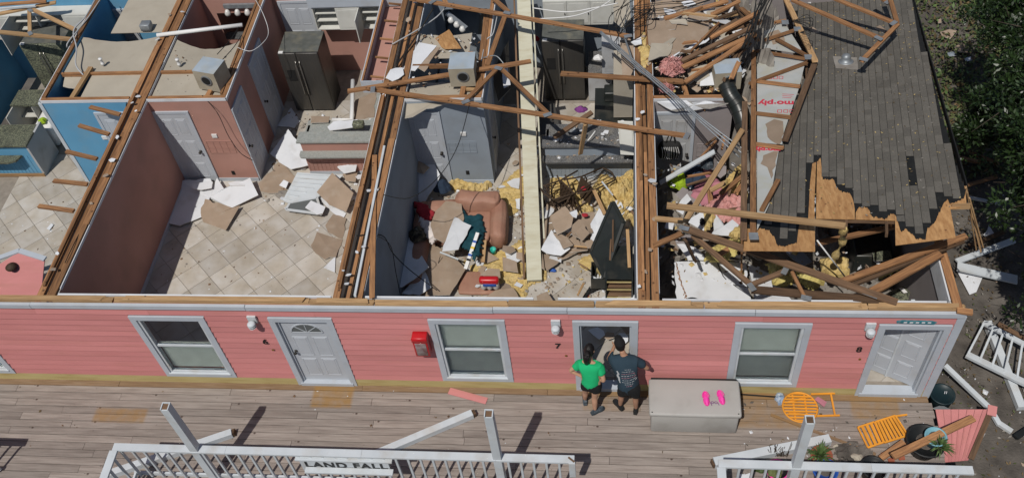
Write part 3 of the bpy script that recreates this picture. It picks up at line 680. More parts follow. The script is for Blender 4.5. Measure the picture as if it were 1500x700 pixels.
# felt: strips from the bare limit to where the shingles begin
felt = MB(); n = 320; TB = max(b for a, b in right_edge)
for i in range(n):
    a, b = s0 + (s1 - s0) * i / n, s0 + (s1 - s0) * (i + 1) / n; ta, tb = interp(bare, a), interp(bare, b)
    ta += .05 * noise.noise(V(a * 17, 0, 0)) + .05 * noise.noise(V(a * 53, 5, 0)); tb += .05 * noise.noise(V(b * 17, 0, 0)) + .05 * noise.noise(V(b * 53, 5, 0))
    la, lb = a, b; te = TB + .2
    if a < by_t(left_edge, ta) - .02: continue
    tt = [max(ta, tb)] 
    felt.add([rq(la, ta, .0), rq(lb, tb, .0), rq(lb, tt[0] + .02, .0), rq(la, tt[0] + .02, .0), rq(la, ta, .004), rq(lb, tb, .004), rq(lb, tt[0] + .02, .004), rq(la, tt[0] + .02, .004)], BF)
    t0 = tt[0] + .02
    while t0 < te:
        t1 = t0 + .3; tm = t0 + .15
        if a > by_t(left_edge, tm) - .02 and b < by_t(right_edge, tm) + .01: felt.add([rq(a, t0, .0), rq(b, t0, .0), rq(b, t1, .0), rq(a, t1, .0), rq(a, t0, .004), rq(b, t0, .004), rq(b, t1, .004), rq(a, t1, .004)], BF)
        t0 = t1
felt.build('roofing_felt', 'felt', RF)
# shingle tabs: courses run along RU, butts face down the slope
EXP, TAB = .122, .29
shm = bpy.data.meshes.new('shingle')
def tabv(s, t, w=TAB, e=EXP):
    e -= .009; w -= .004; lf = R.choice((.015, .03)) if R.random() < .06 else 0; l2 = lf * R.choice((0, 1))  # narrowed tabs bare black felt, dark lines in place of butt shadows
    return [rq(s, t, .003), rq(s + e, t, .005), rq(s + e, t + w, .005), rq(s, t + w, .003), rq(s, t, .007), rq(s + e, t, .02 + lf), rq(s + e, t + w, .02 + l2), rq(s, t + w, .007)]
tabs = []; k = 0; s = s0 - .05
while s < s1:
    off = (k * .145) % TAB; t = -.4 - off + R.uniform(-.01, .01)
    gap = .2 * abs(noise.noise(V(k * .8, 3, 0))) + R.choice((0, .0, .02, .05, .1, .24))
    lim = max(interp(bare, s + EXP * .2), interp(bare, s + EXP * .8)) + gap
    while t < TB + .3:
        w = TAB * R.choice((1, 1, 1, .62, .45)); tm = t + w / 2
        if by_t(left_edge, tm) - .06 < s and s + EXP < by_t(right_edge, tm) + .03:
            if t > lim: tabs.append((s, t, w))
            elif t + w > lim + .05 and R.random() < .7: tabs.append((s, lim + R.uniform(0, .04), t + w - lim - .03))
        t += w
    k += 1; s += EXP
slot = [tb for tb in tabs if not (st(1322, 230)[0] - .03 < tb[0] < st(1322, 230)[0] + .1 and st(1322, 285)[1] < tb[1] < st(1322, 232)[1])]
slot.sort(key=lambda q: q[1])
TABQ = {}
for s, t, w in slot[:300]:
    vs = tabv(s, t, w); c = rq(s, t)
    o = mk('shingle', vs, BF, 'shingle', RF)
rest = MB()
for s, t, w in slot[300:]: rest.add(tabv(s, t, w), BF)
tag(rest.build('shingle_field', 'shingle', RF), kind='stuff')
# rafters below, drip edge, vent
for px0, px1 in ((1120, 1130), (1180, 1182), (1240, 1238), (1300, 1292), (1360, 1345)):
    a, b = rp(px0, 345), rp(px1, 40); lum('rafter', a - RN * .075 + RU * .12, b - RN * .075, .04, .1, 'lumber_old', RF, up=tuple(RN))
MB().bar(rp(1416, 276, -.04), rp(1337, -2, -.04), .02, .13, 0, tuple(RN)).build('edge_board', 'felt', RF)
lum('edge_board', rp(1196, 321, -.06), rp(1311, 324, -.06), .03, .09, 'lumber_old', RF, up=tuple(RN))
lum('edge_board', rp(1394, 303, .0), rp(1421, 302, .0), .02, .1, 'lumber_pale', RF, up=tuple(RN))
v = MB(); c = rp(1239, 91, .012)
v.lathe(c, [(.16, 0), (.13, .02), (.09, .03), (.09, .1), (.085, .13), (.06, .16), (.02, .175)], 18, 0, RN); vv = v.build('roof_vent', 'zinc', RF, True)
sheet('flashing', [(1220, 84), (1255, 86), (1258, 104), (1224, 101)], .014, .02, 'concrete_dust', RF)
for a, b, w in ((((1415, 274)), (1437, 368), .05), ((1417, 282), (1430, 366), .03), ((1420, 290), (1440, 362), .03)):
    tag(lum('trim_slat', rp(*a, .02), P(*b, 2.0), w, .02, 'lumber_pale'), 'thin bare wooden slat dangling from the corner of the roof slab', 'slat', 'slats dangling from the roof slab')
# ---------------------------------------------------------------- gable frame lying on the slab's left edge
GF = empty('gable_frame', rp(1120, 220, .02), 'wooden gable frame backed with white sheathing board, lying flat on the roof slab', 'gable frame')
def gp(px, py, h=.1): return rp(px, py, h)
def gl(a, b, w=.09, h=.04, hh=.14, m='lumber', nm='frame_member'): return lum(nm, gp(*a, hh), gp(*b, hh), w, h, m, GF, up=tuple(RN), ragged=.02)
gl((1104, 78), (1103, 342)); gl((1091, 150), (1089, 350), .1, .04, .1, 'lumber_old')
gl((1193, 95), (1150, 206), .11, .045, .16, 'lumber_old', 'rafter'); gl((1149, -5), (1194, 90), .11, .045, .16, 'lumber_pale', 'rafter')
for a, b in (((1100, 74), (1184, 87)), ((1098, 123), (1182, 92)), ((1107, 119), (1172, 127)), ((1107, 166), (1158, 172)), ((1107, 211), (1148, 217)), ((1138, 58), (1182, 82)), ((1092, 68), (1166, 44)), ((1140, 264), (1116, 308)), ((1098, 40), (1152, 30))):
    gl(a, b, .075, .038, .155 if a[1] < 100 else .125)
for a in ((1184, 84), (1168, 43), (1150, 33), (1104, 346)): MB().box(gp(*a, .185) - V(.07, .07, .0), gp(*a, .185) + V(.07, .07, .006)).build('connector_plate', 'zinc', GF)
for q in ([(1109, 78), (1180, 90), (1172, 124), (1109, 117)], [(1109, 121), (1171, 128), (1157, 169), (1109, 164)], [(1109, 170), (1155, 175), (1148, 196), (1146, 212), (1109, 209)], [(1109, 216), (1141, 220), (1127, 300), (1109, 338)], [(1112, 40), (1150, 36), (1178, 80), (1109, 70)]):
    MB().prism([gp(a, b, .075) for a, b in q], RN * .012).build('sheathing_board', 'foam_foil', GF)
for i, q in enumerate(([(1121, 182), (1134, 175), (1147, 178), (1148, 196), (1142, 212), (1128, 205)], [(1114, 240), (1118, 228), (1133, 222), (1140, 222), (1130, 262), (1124, 245)], [(1125, 50), (1140, 44), (1150, 60), (1132, 66)])):
    shard('torn_paper', [gp(a, b, .089) for a, b in q], 'paper_brown', parent=GF, th=.004, seed=i, edge='paper_brown')
def flat_text(body, px, py, size, parent, h, name='printed_lettering', bold=True, mt='red_ink', flip=True):
    cu = bpy.data.curves.new('t', 'FONT'); cu.body = body; cu.size = size; cu.align_x = 'CENTER'; cu.align_y = 'CENTER'; cu.extrude = .0015; cu.offset = .008 if bold else .0
    o = bpy.data.objects.new('t', cu); COL.objects.link(o); me = bpy.data.meshes.new_from_object(o.evaluated_get(bpy.context.evaluated_depsgraph_get()))
    c = gp(px, py, h); sg = -1 if flip else 1
    vs = [c + RW * v.co.x * sg + RU * v.co.y * sg + RN * v.co.z for v in me.vertices]; fs = [tuple(p.vertices) for p in me.polygons]; bpy.data.objects.remove(o)
    return mk(name, vs, fs, mt, parent)
flat_text('mo·ply', 1137, 151, .23, GF, .092); flat_text('ENERGY', 1146, 143, .05, GF, .092, bold=False) if False else None
flat_text('mo·ply', 1124, 219, .16, GF, .092)
for k in range(3):
    for (px, py) in ((1160 - k * 9, 163), (1144 - k * 8, 114)):
        q = MB(); c = gp(px, py, .0895); s, t = .035, .05
        for a, b in (((-s, -t), (s, -t)), ((s, -t), (s, t)), ((s, t), (-s, t)), ((-s, t), (-s, -t))): q.bar(c + RW * a[0] + RU * a[1], c + RW * b[0] + RU * b[1], .012, .002, 0, tuple(RN))
        q.build('printed_mark', 'red_ink', GF)
for k in range(3): MB().bar(gp(1146, 138 + k * 2.4, .0895), gp(1163 - k * 2, 139 + k * 2.4, .0895), .012, .002, 0, tuple(RN)).build('printed_mark', 'red_ink', GF)
# ---------------------------------------------------------------- flung trusses and loose timber
def truss(label, name, members, plates_, z, mt='lumber', lab_cat='truss', w=.089, h=.04):
    a = members[0]; o = empty(name, P((a[0] + a[2]) / 2, (a[1] + a[3]) / 2, z - .05), label, lab_cat)
    for i, mbr in enumerate(members):
        za, zb = (mbr[4], mbr[5]) if len(mbr) > 5 else (z, z)
        lum('chord' if i < 2 else 'web', P(mbr[0], mbr[1], za), P(mbr[2], mbr[3], zb), mbr[6] if len(mbr) > 6 else w, h, mbr[7] if len(mbr) > 7 else mt, o, ragged=.015)
    for px, py, zz in plates_:
        c = P(px, py, zz + .024); a = R.uniform(0, 3)
        MB().bar(c - V(math.cos(a), math.sin(a), 0) * .08, c + V(math.cos(a), math.sin(a), 0) * .08, .09, .006).build('connector_plate', 'zinc', o)
    return o
truss('long open-web roof truss lying across two party walls above the tan sofa room', 'roof_truss', [(538, 130, 1010, 200, 2.58, 2.62, .1), (509, 134, 778, 90, 2.62, 2.62, .1), (728, 101, 680, 150, 2.62, 2.58, .08), (733, 100, 804, 168, 2.62, 2.58, .08)], [(730, 100, 2.63), (546, 131, 2.64), (802, 168, 2.62), (682, 149, 2.61), (1006, 199, 2.63)], 2.6)
truss('broken truss slung over the bathroom block with the mirror', 'roof_truss', [(600, -2, 925, 54, 2.75, 2.7, .1), (742, 18, 714, 96, 2.72, 2.58, .1), (718, -6, 745, 18, 2.75, 2.73), (640, -20, 655, 8, 2.75, 2.74)], [(633, 3, 2.76), (743, 19, 2.75), (920, 53, 2.73)], 2.72)
truss('truss end hanging over the blue kitchen', 'roof_truss', [(-12, 46, 104, 58, 2.55, 2.55, .1), (-12, 23, 82, 4, 2.6, 2.6, .1), (43, 15, 44, 49, 2.6, 2.56, .08), (47, 14, 110, 44, 2.6, 2.56, .09)], [(44, 15, 2.6), (44, 49, 2.56)], 2.55, 'lumber_pale')
truss('truss with a crooked tail lying on the grey shingles', 'roof_truss', [(1160, 0, 1292, 58, 3.0, 2.86), (1212, -6, 1315, 36, 2.75, 2.66), (1262, 90, 1315, 36, 2.97, 2.68), (1300, -14, 1314, 34, 2.62, 2.69), (1285, -8, 1302, 6, 2.6, 2.6)], [(1287, 56, 2.87), (1309, 34, 2.7), (1265, 87, 2.97), (1301, 3, 2.6)], 2.8)
truss('heavy dark truss collapsed into the end room with a bright steel splice', 'roof_truss', [(1000, 333, 1314, 443, 2.9, 2.56, .12, 'lumber_old'), (1101, 424, 1300, 441, 2.42, 2.5, .14, 'lumber_old'), (1014, 344, 1103, 420, 2.7, 2.45, .09, 'lumber_old'), (1004, 352, 1018, 382, 2.6, 1.9, .09, 'lumber_old'), (1101, 417, 1153, 396, 2.46, 2.62, .09, 'lumber_old'), (1160, 398, 1180, 438, 2.6, 2.52, .05, 'lumber')], [(1002, 334, 2.92), (1101, 420, 2.5), (1150, 396, 2.66), (1181, 436, 2.55)], 2.5)
sp = P(1271, 428, 2.66); lumS = MB().bar(P(1257, 423, 2.62), P(1286, 434, 2.6), .11, .01).build('splice_plate', 'zinc'); tag(lumS, 'long galvanised splice plate nailed to the dark collapsed truss', 'splice plate')
LOOSE = 'loose timber lying about the open rooms'
def loose(a, b, z0, z1, w=.089, h=.04, m='lumber', lab='brown stud', cat='timber'):
    return tag(lum('timber', P(*a, z0), P(*b, z1), w, h, m, ragged=.03), lab, cat, None)
def loose_set(lst, lab, group):
    for q in lst:
        a, b, z0, z1 = q[:4]; m = q[5] if len(q) > 5 else 'lumber'; w = q[4] if len(q) > 4 else .089
        tag(lum('timber', P(*a, z0), P(*b, z1), w, .04, m, ragged=.04), lab, 'timber', group)
loose((821, 108), (1001, 120), 2.66, 2.66, .11, .04, 'lumber', 'straight brown stud bridging from above the black refrigerator to the party wall')
loose((1000, 119), (1010, 156), 2.62, 2.2, .09, .04, 'lumber', 'short stud hanging down beside the pink insulation')
loose((976, 301), (1238, 331), 3.72, 3.78, .1, .045, 'lumber_pale', 'long pale stud reaching over the bare plywood edge of the roof slab')
loose((1088, 190), (1003, 326), 3.0, 2.7, .09, .04, 'lumber_pale', 'leaning stud rising from the collapsed truss past the pink blanket')
loose((960, 320), (1001, 324), 2.55, 2.55, .09, .04, 'lumber_pale', 'short level stub nailed to the party wall beside the pink blanket')
loose((957, 360), (999, 342), 2.52, 2.6, .09, .04, 'lumber', 'short angled stub below the level stub on the party wall')
loose((858, 182), (850, 226), 2.55, 1.5, .085, .04, 'lumber_pale', 'short pale stud standing on the granite bar')
loose((811, 202), (867, 165), 1.4, 1.55, .1, .05, 'lumber_old', 'dark charred stud lying on the granite bar')
loose((1233, 412), (1415, 346), 2.62, 2.9, .1, .05, 'lumber', 'red-stained rafter crossing to the corner of the end wall')
loose((1240, 420), (1412, 352), 2.5, 2.8, .09, .05, 'lumber_old', 'dark rafter pressed under the red-stained rafter')
loose((1276, 428), (1378, 371), 2.52, 2.75, .13, .05, 'lumber', 'wide rafter stub leaning on the corner of the end wall')
loose((1198, 356), (1309, 332), 2.6, 2.8, .08, .05, 'lumber', 'timber in the dark gap under the roof slab')
loose((1087, 318), (1086, 404), 2.9, 1.2, .03, .03, 'lumber', 'thin splintered lath hanging below the plywood sheet')
loose((1053, 373), (1068, 364), 1.6, 1.7, .09, .04, 'lumber', 'short reddish block lying on yellow batts')
loose((1062, 268), (1041, 279), 1.7, 1.6, .09, .04, 'lumber_pale', 'short pale stud end on the pink blanket')
loose((1092, 255), (1055, 284), 1.75, 1.6, .09, .04, 'lumber', 'brown stud end lying above the pink batts')
loose((549, 228), (545, 436), 2.5, 2.56, .09, .04, 'lumber', 'loose stud lying along the inside of the slate blue room wall')
loose((563, 215), (520, 433), 2.56, 2.56, .04, .04, 'white_paint', 'thin white strip of trim lying along the party wall')
loose((1412, 235), (1450, 222), -.3, -.3, .09, .04, 'lumber', 'timber end on the soil beneath the tree foliage') if False else None
FAN = [((1003, 121), (1098, 58), 2.7, 3.05), ((1000, 99), (1108, 50), 2.75, 3.1, .1, 'lumber'), ((998, 90), (1106, 38), 2.8, 3.15, .09, 'lumber_old'), ((1040, 56), (1112, 18), 2.85, 3.1), ((974, 27), (1066, 2), 2.62, 2.7), ((1042, 22), (1084, 2), 2.6, 2.8), ((1060, 100), (1100, 62), 2.6, 2.9, .08, 'lumber_old'), ((1030, 162), (1049, 114), 2.2, 2.55, .08, 'lumber'), ((1085, 12), (1112, 36), 2.9, 3.0), ((1074, 0), (1110, 60), 2.7, 2.95, .08, 'lumber_old'), ((1010, 70), (1080, 30), 2.5, 2.7, .09, 'lumber_old')]
FL = ['pale stud at the front of the fan ending by the pink tuft', 'straight brown stud in the middle of the fan above the pink tuft', 'dark stud resting right behind the straight middle stud', 'brown stud touching the far corner of the big tan ceiling board', 'white-edged stud along the top of the big tan ceiling board', 'short stud behind the white-edged stud', 'dark short stud above the grey duct box', 'stud end hanging down between tan flaps', 'short thick stud pointing at the cable bundle', 'dark slanting stud under the cable bundle', 'dark stud tucked under the fan of studs']
for q, l in zip(FAN, FL): loose_set([q], l, 'studs fanned out beside the gable frame')
STUB = [((132, 157), (176, 168), 2.5, 2.5), ((116, 184), (160, 197), 2.5, 2.5), ((97, 222), (142, 233), 2.5, 2.5), ((79, 265), (128, 270), 2.5, 2.5), ((57, 302), (108, 309), 2.5, 2.5)]
for q in STUB: q2 = lum('nailed_stub', P(*q[0], 2.545), P(*q[1], 2.545), .085, .04, 'lumber', B, ragged=.02)
BM = empty('roof_beam', P(775, 300, .6), 'long cream-painted beam fallen through the middle of the sofa room', 'beam')
lum('beam_board', P(767, -8, 2.35), P(783, 411, .2), .29, .09, 'beam_cream', BM); lum('edge_strip', P(753, -8, 2.37), P(768, 408, .23), .035, .1, 'lumber_old', BM); lum('edge_strip', P(780, -8, 2.37), P(797, 350, .5), .03, .06, 'beam_cream', BM)
for a, b in ((712, 20), (706, 60)): pass
loose((714, 15), (701, 130), 2.5, 2.5, .12, .05, 'lumber', 'wide stud along the top of the slate blue hallway wall')
TX = [((0, 7), (68, 2), 2.7, 2.7), ((-10, 14), (52, 9), 2.68, 2.68, .05, 'white_paint')]
loose_set(TX[:1], 'brown stud above the blue kitchen beyond its truss end', None); loose_set(TX[1:], 'thin white batten above the blue kitchen', None)
# metal conduits
for k, off in enumerate((0, 3, 6.5)):
    pts = [P(880 - off * .2, 46 + off * .4, 2.9), P(910, 72 + off, 2.9), P(936 - off * .4, 95 + off * .6, 2.88), P(985 - off, 136 + off * .3, 2.85), P(1030 - off, 175 + off * .2, 2.8), P(1096 - off * 2, 224 + off, 2.6)]
    wire('conduit', pts, .014, 'zinc', 'bent metal conduit running down from the back of the kitchen past the pink insulation', 'conduit', 'bent metal conduits')
wire('conduit', [P(918, 30, 2.5), P(914, 48, 2.6), P(922, 76, 2.85), P(932, 100, 2.83), P(960, 118, 2.83)], .02, 'zinc', 'crooked metal conduit elbow above the yellow insulation', 'conduit')

rr = random.Random(21); mb = MB()
for _ in range(700):
    t_ = rr.uniform(.4, TB); s_ = rr.uniform(by_t(left_edge, t_) + .1, by_t(right_edge, t_) - .02); c = rq(s_, t_, .024); a = rr.uniform(0, 3); l = rr.uniform(.006, .03); d = RW * math.cos(a) * l + RU * math.sin(a) * l; e = RW * -math.sin(a) * l * .4 + RU * math.cos(a) * l * .4
    mb.add([c - d, c + e, c + d + RN * .004, c - e], [(0, 1, 2, 3)], rr.randrange(3))
tag(mb.build('roof_litter', ['leaf_dry', 'insul_yellow', 'concrete_dust']), 'leaf specks and grit strewn on the shingles', 'litter', kind='stuff')
# ---------------------------------------------------------------- kitchens
def fridge(x0, x1, y0, y1, h, label, m='steel_dark', disp=True):
    o = empty('refrigerator', ((x0 + x1) / 2, (y0 + y1) / 2, FZ), label, 'refrigerator'); w = x1 - x0; z0 = FZ + .005; xm = x0 + w * .44
    box('cabinet_body', (x0, y0 + .07, z0), (x1, y1, FZ + h), 'black_gloss' if m == 'steel_dark' else m, o)
    mk('top_cover', boxv((x0, y0 + .06, FZ + h + .001), (x1, y1, FZ + h + .012)), BF, 'steel_top', o)
    box('hinge_cover', (x0 + .02, y0 + .005, FZ + h + .013), (x0 + .12, y0 + .07, FZ + h + .035), 'white_plastic', o)
    for a, b in ((x0, xm - .004), (xm + .004, x1)):
        d = rbox('fridge_door', (a, y0, z0 + .06), (b, y0 + .066, FZ + h + .012), .015, m, o, 2)
        hx = xm + (-.045 if a == x0 else .045)
        MB().tube([(hx, y0 - .005, FZ + .55), (hx, y0 - .05, FZ + .62), (hx, y0 - .05, FZ + h - .28), (hx, y0 - .005, FZ + h - .2)], .014, 8).build('handle', 'handle_steel', d, True)
        if a == x0 and disp: box('dispenser', (a + w * .1, y0 - .004, FZ + .95), (a + w * .31, y0 - .001, FZ + 1.27), 'black_matte', d)
    return o
mat('steel_top', (.12, .125, .115), (.075, .08, .072), 6, .6, dirt=(.22, .2, .14), dscale=5, damt=.4); mat('handle_steel', (.3, .29, .27), None, 5, .35, metal=.8)
fridge(-7.42, -6.52, 7.23, 8.0, 1.72, 'dusty dark steel refrigerator with a paper tag, standing in the salmon kitchen')
fridge(-1.6, -.7, 7.47, 8.2, 1.72, 'dark steel refrigerator with debris on top beside the cream beam')
fridge(-13.68, -12.66, 7.7, 8.4, 1.74, 'speckled dark refrigerator in the blue kitchen, wet leaves stuck to it', 'granite_green', False)
def cabinet(name, label, x0, x1, y0, y1, z0, z1, m, bays, top=None, shelves=2, face='y-', group=None, cat='cabinet', over=.03):
    """bays: list of 'c' closed, 'o' open without door, 's' door swung open; faces -y (or +-x when the run lies along a side wall)"""
    o = empty(name, ((x0 + x1) / 2, (y0 + y1) / 2, z0), label, cat, group); t = .02; n = len(bays)
    along = 'x' if face == 'y-' else 'y'
    L0, L1 = (x0, x1) if along == 'x' else (y0, y1)
    def bx(nm, l0, l1, d0, d1, a, b, mm, par):                    # l along the run, d depth from the face (0) to the wall
        D = (y1 - y0) if along == 'x' else (x1 - x0)
        if along == 'x': return box(nm, (l0, y0 + d0, a), (l1, y0 + d1, b), mm, par)
        if face == 'x-': return box(nm, (x0 + d0, l0, a), (x0 + d1, l1, b), mm, par)
        return box(nm, (x1 - d0, l0, a), (x1 - d1, l1, b), mm, par)
    D = (y1 - y0) if along == 'x' else (x1 - x0)
    c = MB()
    bx('back_panel', L0, L1, D - t, D, z0, z1, m, o); bx('top_panel', L0, L1, 0, D - t, z1 - t, z1, m, o); bx('bottom_panel', L0, L1, 0, D - t, z0, z0 + t, m, o)
    for k in range(n + 1):
        l = L0 + (L1 - L0 - t) * k / n; bx('side_panel', l, l + t, .001, D - t, z0 + t, z1 - t, m, o)
    for k, b in enumerate(bays):
        a0 = L0 + (L1 - L0) * k / n + .004; a1 = L0 + (L1 - L0) * (k + 1) / n - .004
        if b != 'c':
            for q in range(shelves): zz = z0 + (z1 - z0) * (q + 1) / (shelves + 1); bx('shelf', a0 + t, a1 - t, .04, D - t, zz, zz + .018, m, o)
        if b == 'c':
            d = bx('cabinet_door', a0, a1, -.02, -.001, z0 + .004, z1 - .004, m, o)
            bx('inset_panel', a0 + .05, a1 - .05, -.026, -.02, z0 + .06, z1 - .06, m, d); bx('knob', a1 - .05, a1 - .03, -.045, -.026, (z0 + z1) / 2 - .02, (z0 + z1) / 2 + .01, 'dark_metal', d)
        if b == 's':
            w = a1 - a0
            if along == 'x': d = box('cabinet_door', (a0, y0 - w * .95, z0 + .004), (a0 + .02, y0 - .003, z1 - .004), m, o)
            else: d = bx('cabinet_door', a0, a0 + .02, -w, -.003, z0 + .004, z1 - .004, m, o)
            
    if top:
        q = bx('countertop', L0 - over, L1 + over, -.035, D, z1 + .002, z1 + .042, top, o)
    return o
cabinet('wall_cabinet', 'white wall cabinets with bare shelves and a swinging door over the salmon backsplash', -6.8, -4.66, 8.36, 8.69, 1.56, 2.17, 'cab_white', 'ocso')
cabinet('base_cabinet', 'white base cabinets along the party wall of the salmon kitchen', -5.25, -4.64, 5.75, 8.3, FZ, .88, 'cab_white', 'cccc', 'laminate', face='x-')
# open soffit frames over the salmon kitchen
box('soffit_board', (-6.85, 8.33, 2.2), (-4.66, 8.35, 2.46), 'white_trim', B); box('soffit_board', (-6.85, 8.36, 2.2), (-4.66, 8.69, 2.215), 'plywood_back', B); lum('top_plate', (-6.85, 8.37, 2.48), (-5.2, 8.37, 2.48), .05, .04, 'lumber', B)
box('soffit_board', (-5.12, 5.55, 2.16), (-5.1, 8.33, 2.46), 'white_trim', B); box('soffit_board', (-5.095, 5.55, 2.16), (-4.66, 8.33, 2.175), 'salmon_paint', B)
for k in range(5): lum('soffit_rung', (-4.95, 5.75 + .6 * k, 2.4), (-4.66, 5.72 + .6 * k, 2.38), .035, .035, 'lumber', B)
lum('soffit_rail', (-5.08, 5.55, 2.44), (-5.08, 8.3, 2.44), .035, .05, 'lumber', B); box('soffit_board', (-5.1, 5.53, 2.16), (-4.66, 5.55, 2.46), 'white_trim', B)
def bar(x0, x1, yf, label, face, top1, top2, round_l=True):
    o = empty('breakfast_bar', ((x0 + x1) / 2, yf + .2, FZ), label, 'bar counter')
    box('bar_face', (x0 + .05, yf + .12, FZ + .005), (x1, yf + .24, 1.05), face, o); box('bar_end', (x0 + .05, yf + .241, FZ + .005), (x0 + .1, yf + .8, .9), face, o)
    for k in range(int((x1 - x0 - .1) / .09)): box('bead', (x0 + .08 + k * .09, yf + .112, FZ + .1), (x0 + .086 + k * .09, yf + .12, .74), face, o)
    r = .09; a = [(x0 + r * (1 - math.cos(math.pi / 2 * q / 5)) , yf - .08 + r * (1 - math.sin(math.pi / 2 * q / 5))) for q in range(6)][::-1]
    p = [V(u, v, .76) for u, v in [(x0, yf + .15)] + [(x0 + r * (1 - math.cos(q * math.pi / 10)), yf - .08 + r * (1 - math.sin(q * math.pi / 10))) for q in range(6)] + [(x1, yf - .08), (x1, yf + .3 - .19), (x0 + .05, yf + .11)]]
    p = [V(x0, yf + .118, .76)] + [V(x0 + r * (1 - math.cos(q * math.pi / 10)), yf - .08 + r * (1 - math.sin(q * math.pi / 10)), .76) for q in range(6)] + [V(x1, yf - .08, .76), V(x1, yf + .118, .76)]
    MB().prism(p[::-1], (0, 0, .04)).build('countertop', top2, o)
    box('countertop', (x0 - .02, yf + .08, 1.052), (x1, yf + .4, 1.095), top1, o)
    box('work_top', (x0 + .02, yf + .42, .86), (x1, yf + .95, .9), top1, o); box('cabinet_back', (x0 + .1, yf + .45, FZ + .005), (x1, yf + .9, .858), 'cab_white', o)
    box('baseboard', (x0 + .05, yf + .105, FZ + .004), (x1, yf + .119, FZ + .09), 'white_trim', o)
    return o
bar(-6.72, -4.66, 5.12, 'two-level breakfast bar with grey laminate tops and salmon beadboard', 'salmon_paint', 'laminate', 'laminate')
bar(-1.5, .34, 4.92, 'two-level breakfast bar with dark granite tops and slate grey face', 'slate_paint', 'granite', 'granite')
bb = empty('breakfast_bar', (-13.6, 5.4, FZ), 'blue beadboard breakfast bar with green speckled tops and a pale end panel', 'bar counter')
box('bar_face', (-15, 5.23, FZ + .005), (-12.9, 5.33, 1.02), 'blue_paint', bb); box('bar_end', (-12.9, 5.22, FZ + .005), (-12.85, 6.0, 1.03), 'cab_grey', bb)
for k in range(22): box('bead', (-14.9 + k * .09, 5.222, FZ + .1), (-14.894 + k * .09, 5.23, .74), 'blue_paint', bb)
box('countertop', (-14.7, 5.18, 1.035), (-12.84, 5.62, 1.08), 'granite_green', bb)
MB().prism([V(-14.7, 4.98, .72), V(-13.35, 4.98, .72), V(-13.18, 5.04, .72), V(-13.1, 5.21, .72), V(-14.7, 5.21, .72)], (0, 0, .045)).build('countertop', 'granite_green', bb)
box('work_top', (-14.7, 5.64, .86), (-12.92, 6.05, .9), 'granite_green', bb); box('baseboard', (-15, 5.2, FZ + .004), (-12.86, 5.219, FZ + .1), 'plate_wood_x', bb)
# blue kitchen beyond
cabinet('base_cabinet', 'white base cabinets with doors hanging open behind the blue bar', -13.9, -12.6, 6.7, 7.2, FZ, .88, 'cab_white', 'soc', 'granite_green', shelves=1)
cabinet('base_cabinet', 'white base cabinet beside the blue bathroom block with a missing door', -12.55, -11.95, 7.1, 8.2, FZ, .88, 'cab_white', 'os', 'granite_green', shelves=1, face='x-')
cabinet('wall_cabinet', 'white wall cabinets on the blue back wall under the truss end', -14.7, -12.1, 8.36, 8.69, 1.5, 2.17, 'cab_white', 'csoc')
cabinet('wall_cabinet', 'open pale cabinet over the dark speckled refrigerator', -13.7, -12.3, 8.41, 8.69, 1.95, 2.35, 'cab_grey', 'oo', shelves=1) if False else None
door(B, (-12.05, 8.7, FZ), (1, 0, 0), (0, -1, 0), .7, 1.9, m='cab_grey', handle=1, tw=.06)
# slate kitchen
cabinet('wall_cabinet', 'pale grey wall cabinets above the refrigerator by the cream beam', -1.6, -.05, 8.36, 8.69, 1.55, 2.2, 'cab_white', 'ccc')
cabinet('base_cabinet', 'pale base cabinet with granite top right of the black refrigerator', -.62, -.1, 7.5, 8.2, FZ, .88, 'cab_grey', 'c', 'granite', over=0)
cabinet('wall_cabinet', 'tall grey cabinet hanging askew beside the refrigerator', -.3, .1, 7.0, 7.3, 1.3, 2.1, 'cab_grey', 'c')
cabinet('open_cupboard', 'open tan cupboard box standing against the party wall above the range', -.05, .34, 6.0, 6.9, .95, 2.0, 'ceiling_board', 'o', shelves=0, cat='cupboard', face='x-')
cabinet('base_cabinet', 'black range and base cupboard along the slate kitchen side wall', -.42, .34, 5.9, 6.95, FZ, .86, 'black_gloss', 'c', 'black_gloss', face='x-')
o = empty('cabinet_door', P(917, 226, 1.12), 'white cabinet door standing on the granite bar', 'cabinet door')
q = [P(905, 177, 1.75), P(927, 178, 1.75), P(930, 226, 1.115), P(909, 225, 1.115)]; MB().prism(q, (0, -.02, -.01)).build('door_board', 'cab_white', o); c = sum(q, V(0, 0, 0)) / 4
MB().prism([c + (p - c) * .78 + V(0, -.02, .016) for p in q], (0, -.006, .006)).build('inset_panel', 'cab_white', o)
def lumps(name, c, rx, ry, h, m, label, cat, seed=0, rough=.3, group=None, rot=0): return fluff(name, c, rx, ry, h, m, label, cat, group, seed, rot, rough=rough, nr=7, na=26)
# small things on the slate bar
lumps('crushed_lamp', P(845, 222, .81), .09, .08, .1, 'white_plastic', 'crumpled white lampshade on the granite bar', 'lampshade', 5)
wire('lamp_arm', [P(846, 222, .84), P(862, 205, 1.2), P(872, 192, 1.3)], .012, 'white_plastic', 'thin bent white lamp arm over the granite bar', 'lamp arm')
lumps('can_pile', P(838, 190, 1.1), .14, .1, .12, 'zinc', 'silver pot lid and can heap on the upper granite top', 'kitchenware', 6)
lumps('crumpled_bag', P(876, 85, 1.85), .1, .08, .1, 'white_plastic', 'white and red crumpled bag on the counter beside the refrigerator', 'bag', 8)
lumps('purple_cloth', P(851, 161, .9), .12, .1, .1, 'purple_cloth', 'purple cloth lying below the black refrigerator', 'cloth', 9)
lumps('red_bottle_heap', P(786, 58, 1.4), .08, .07, .12, 'red_cloth', 'red bundle in the dark hallway beside the cream beam', 'bundle', 10)
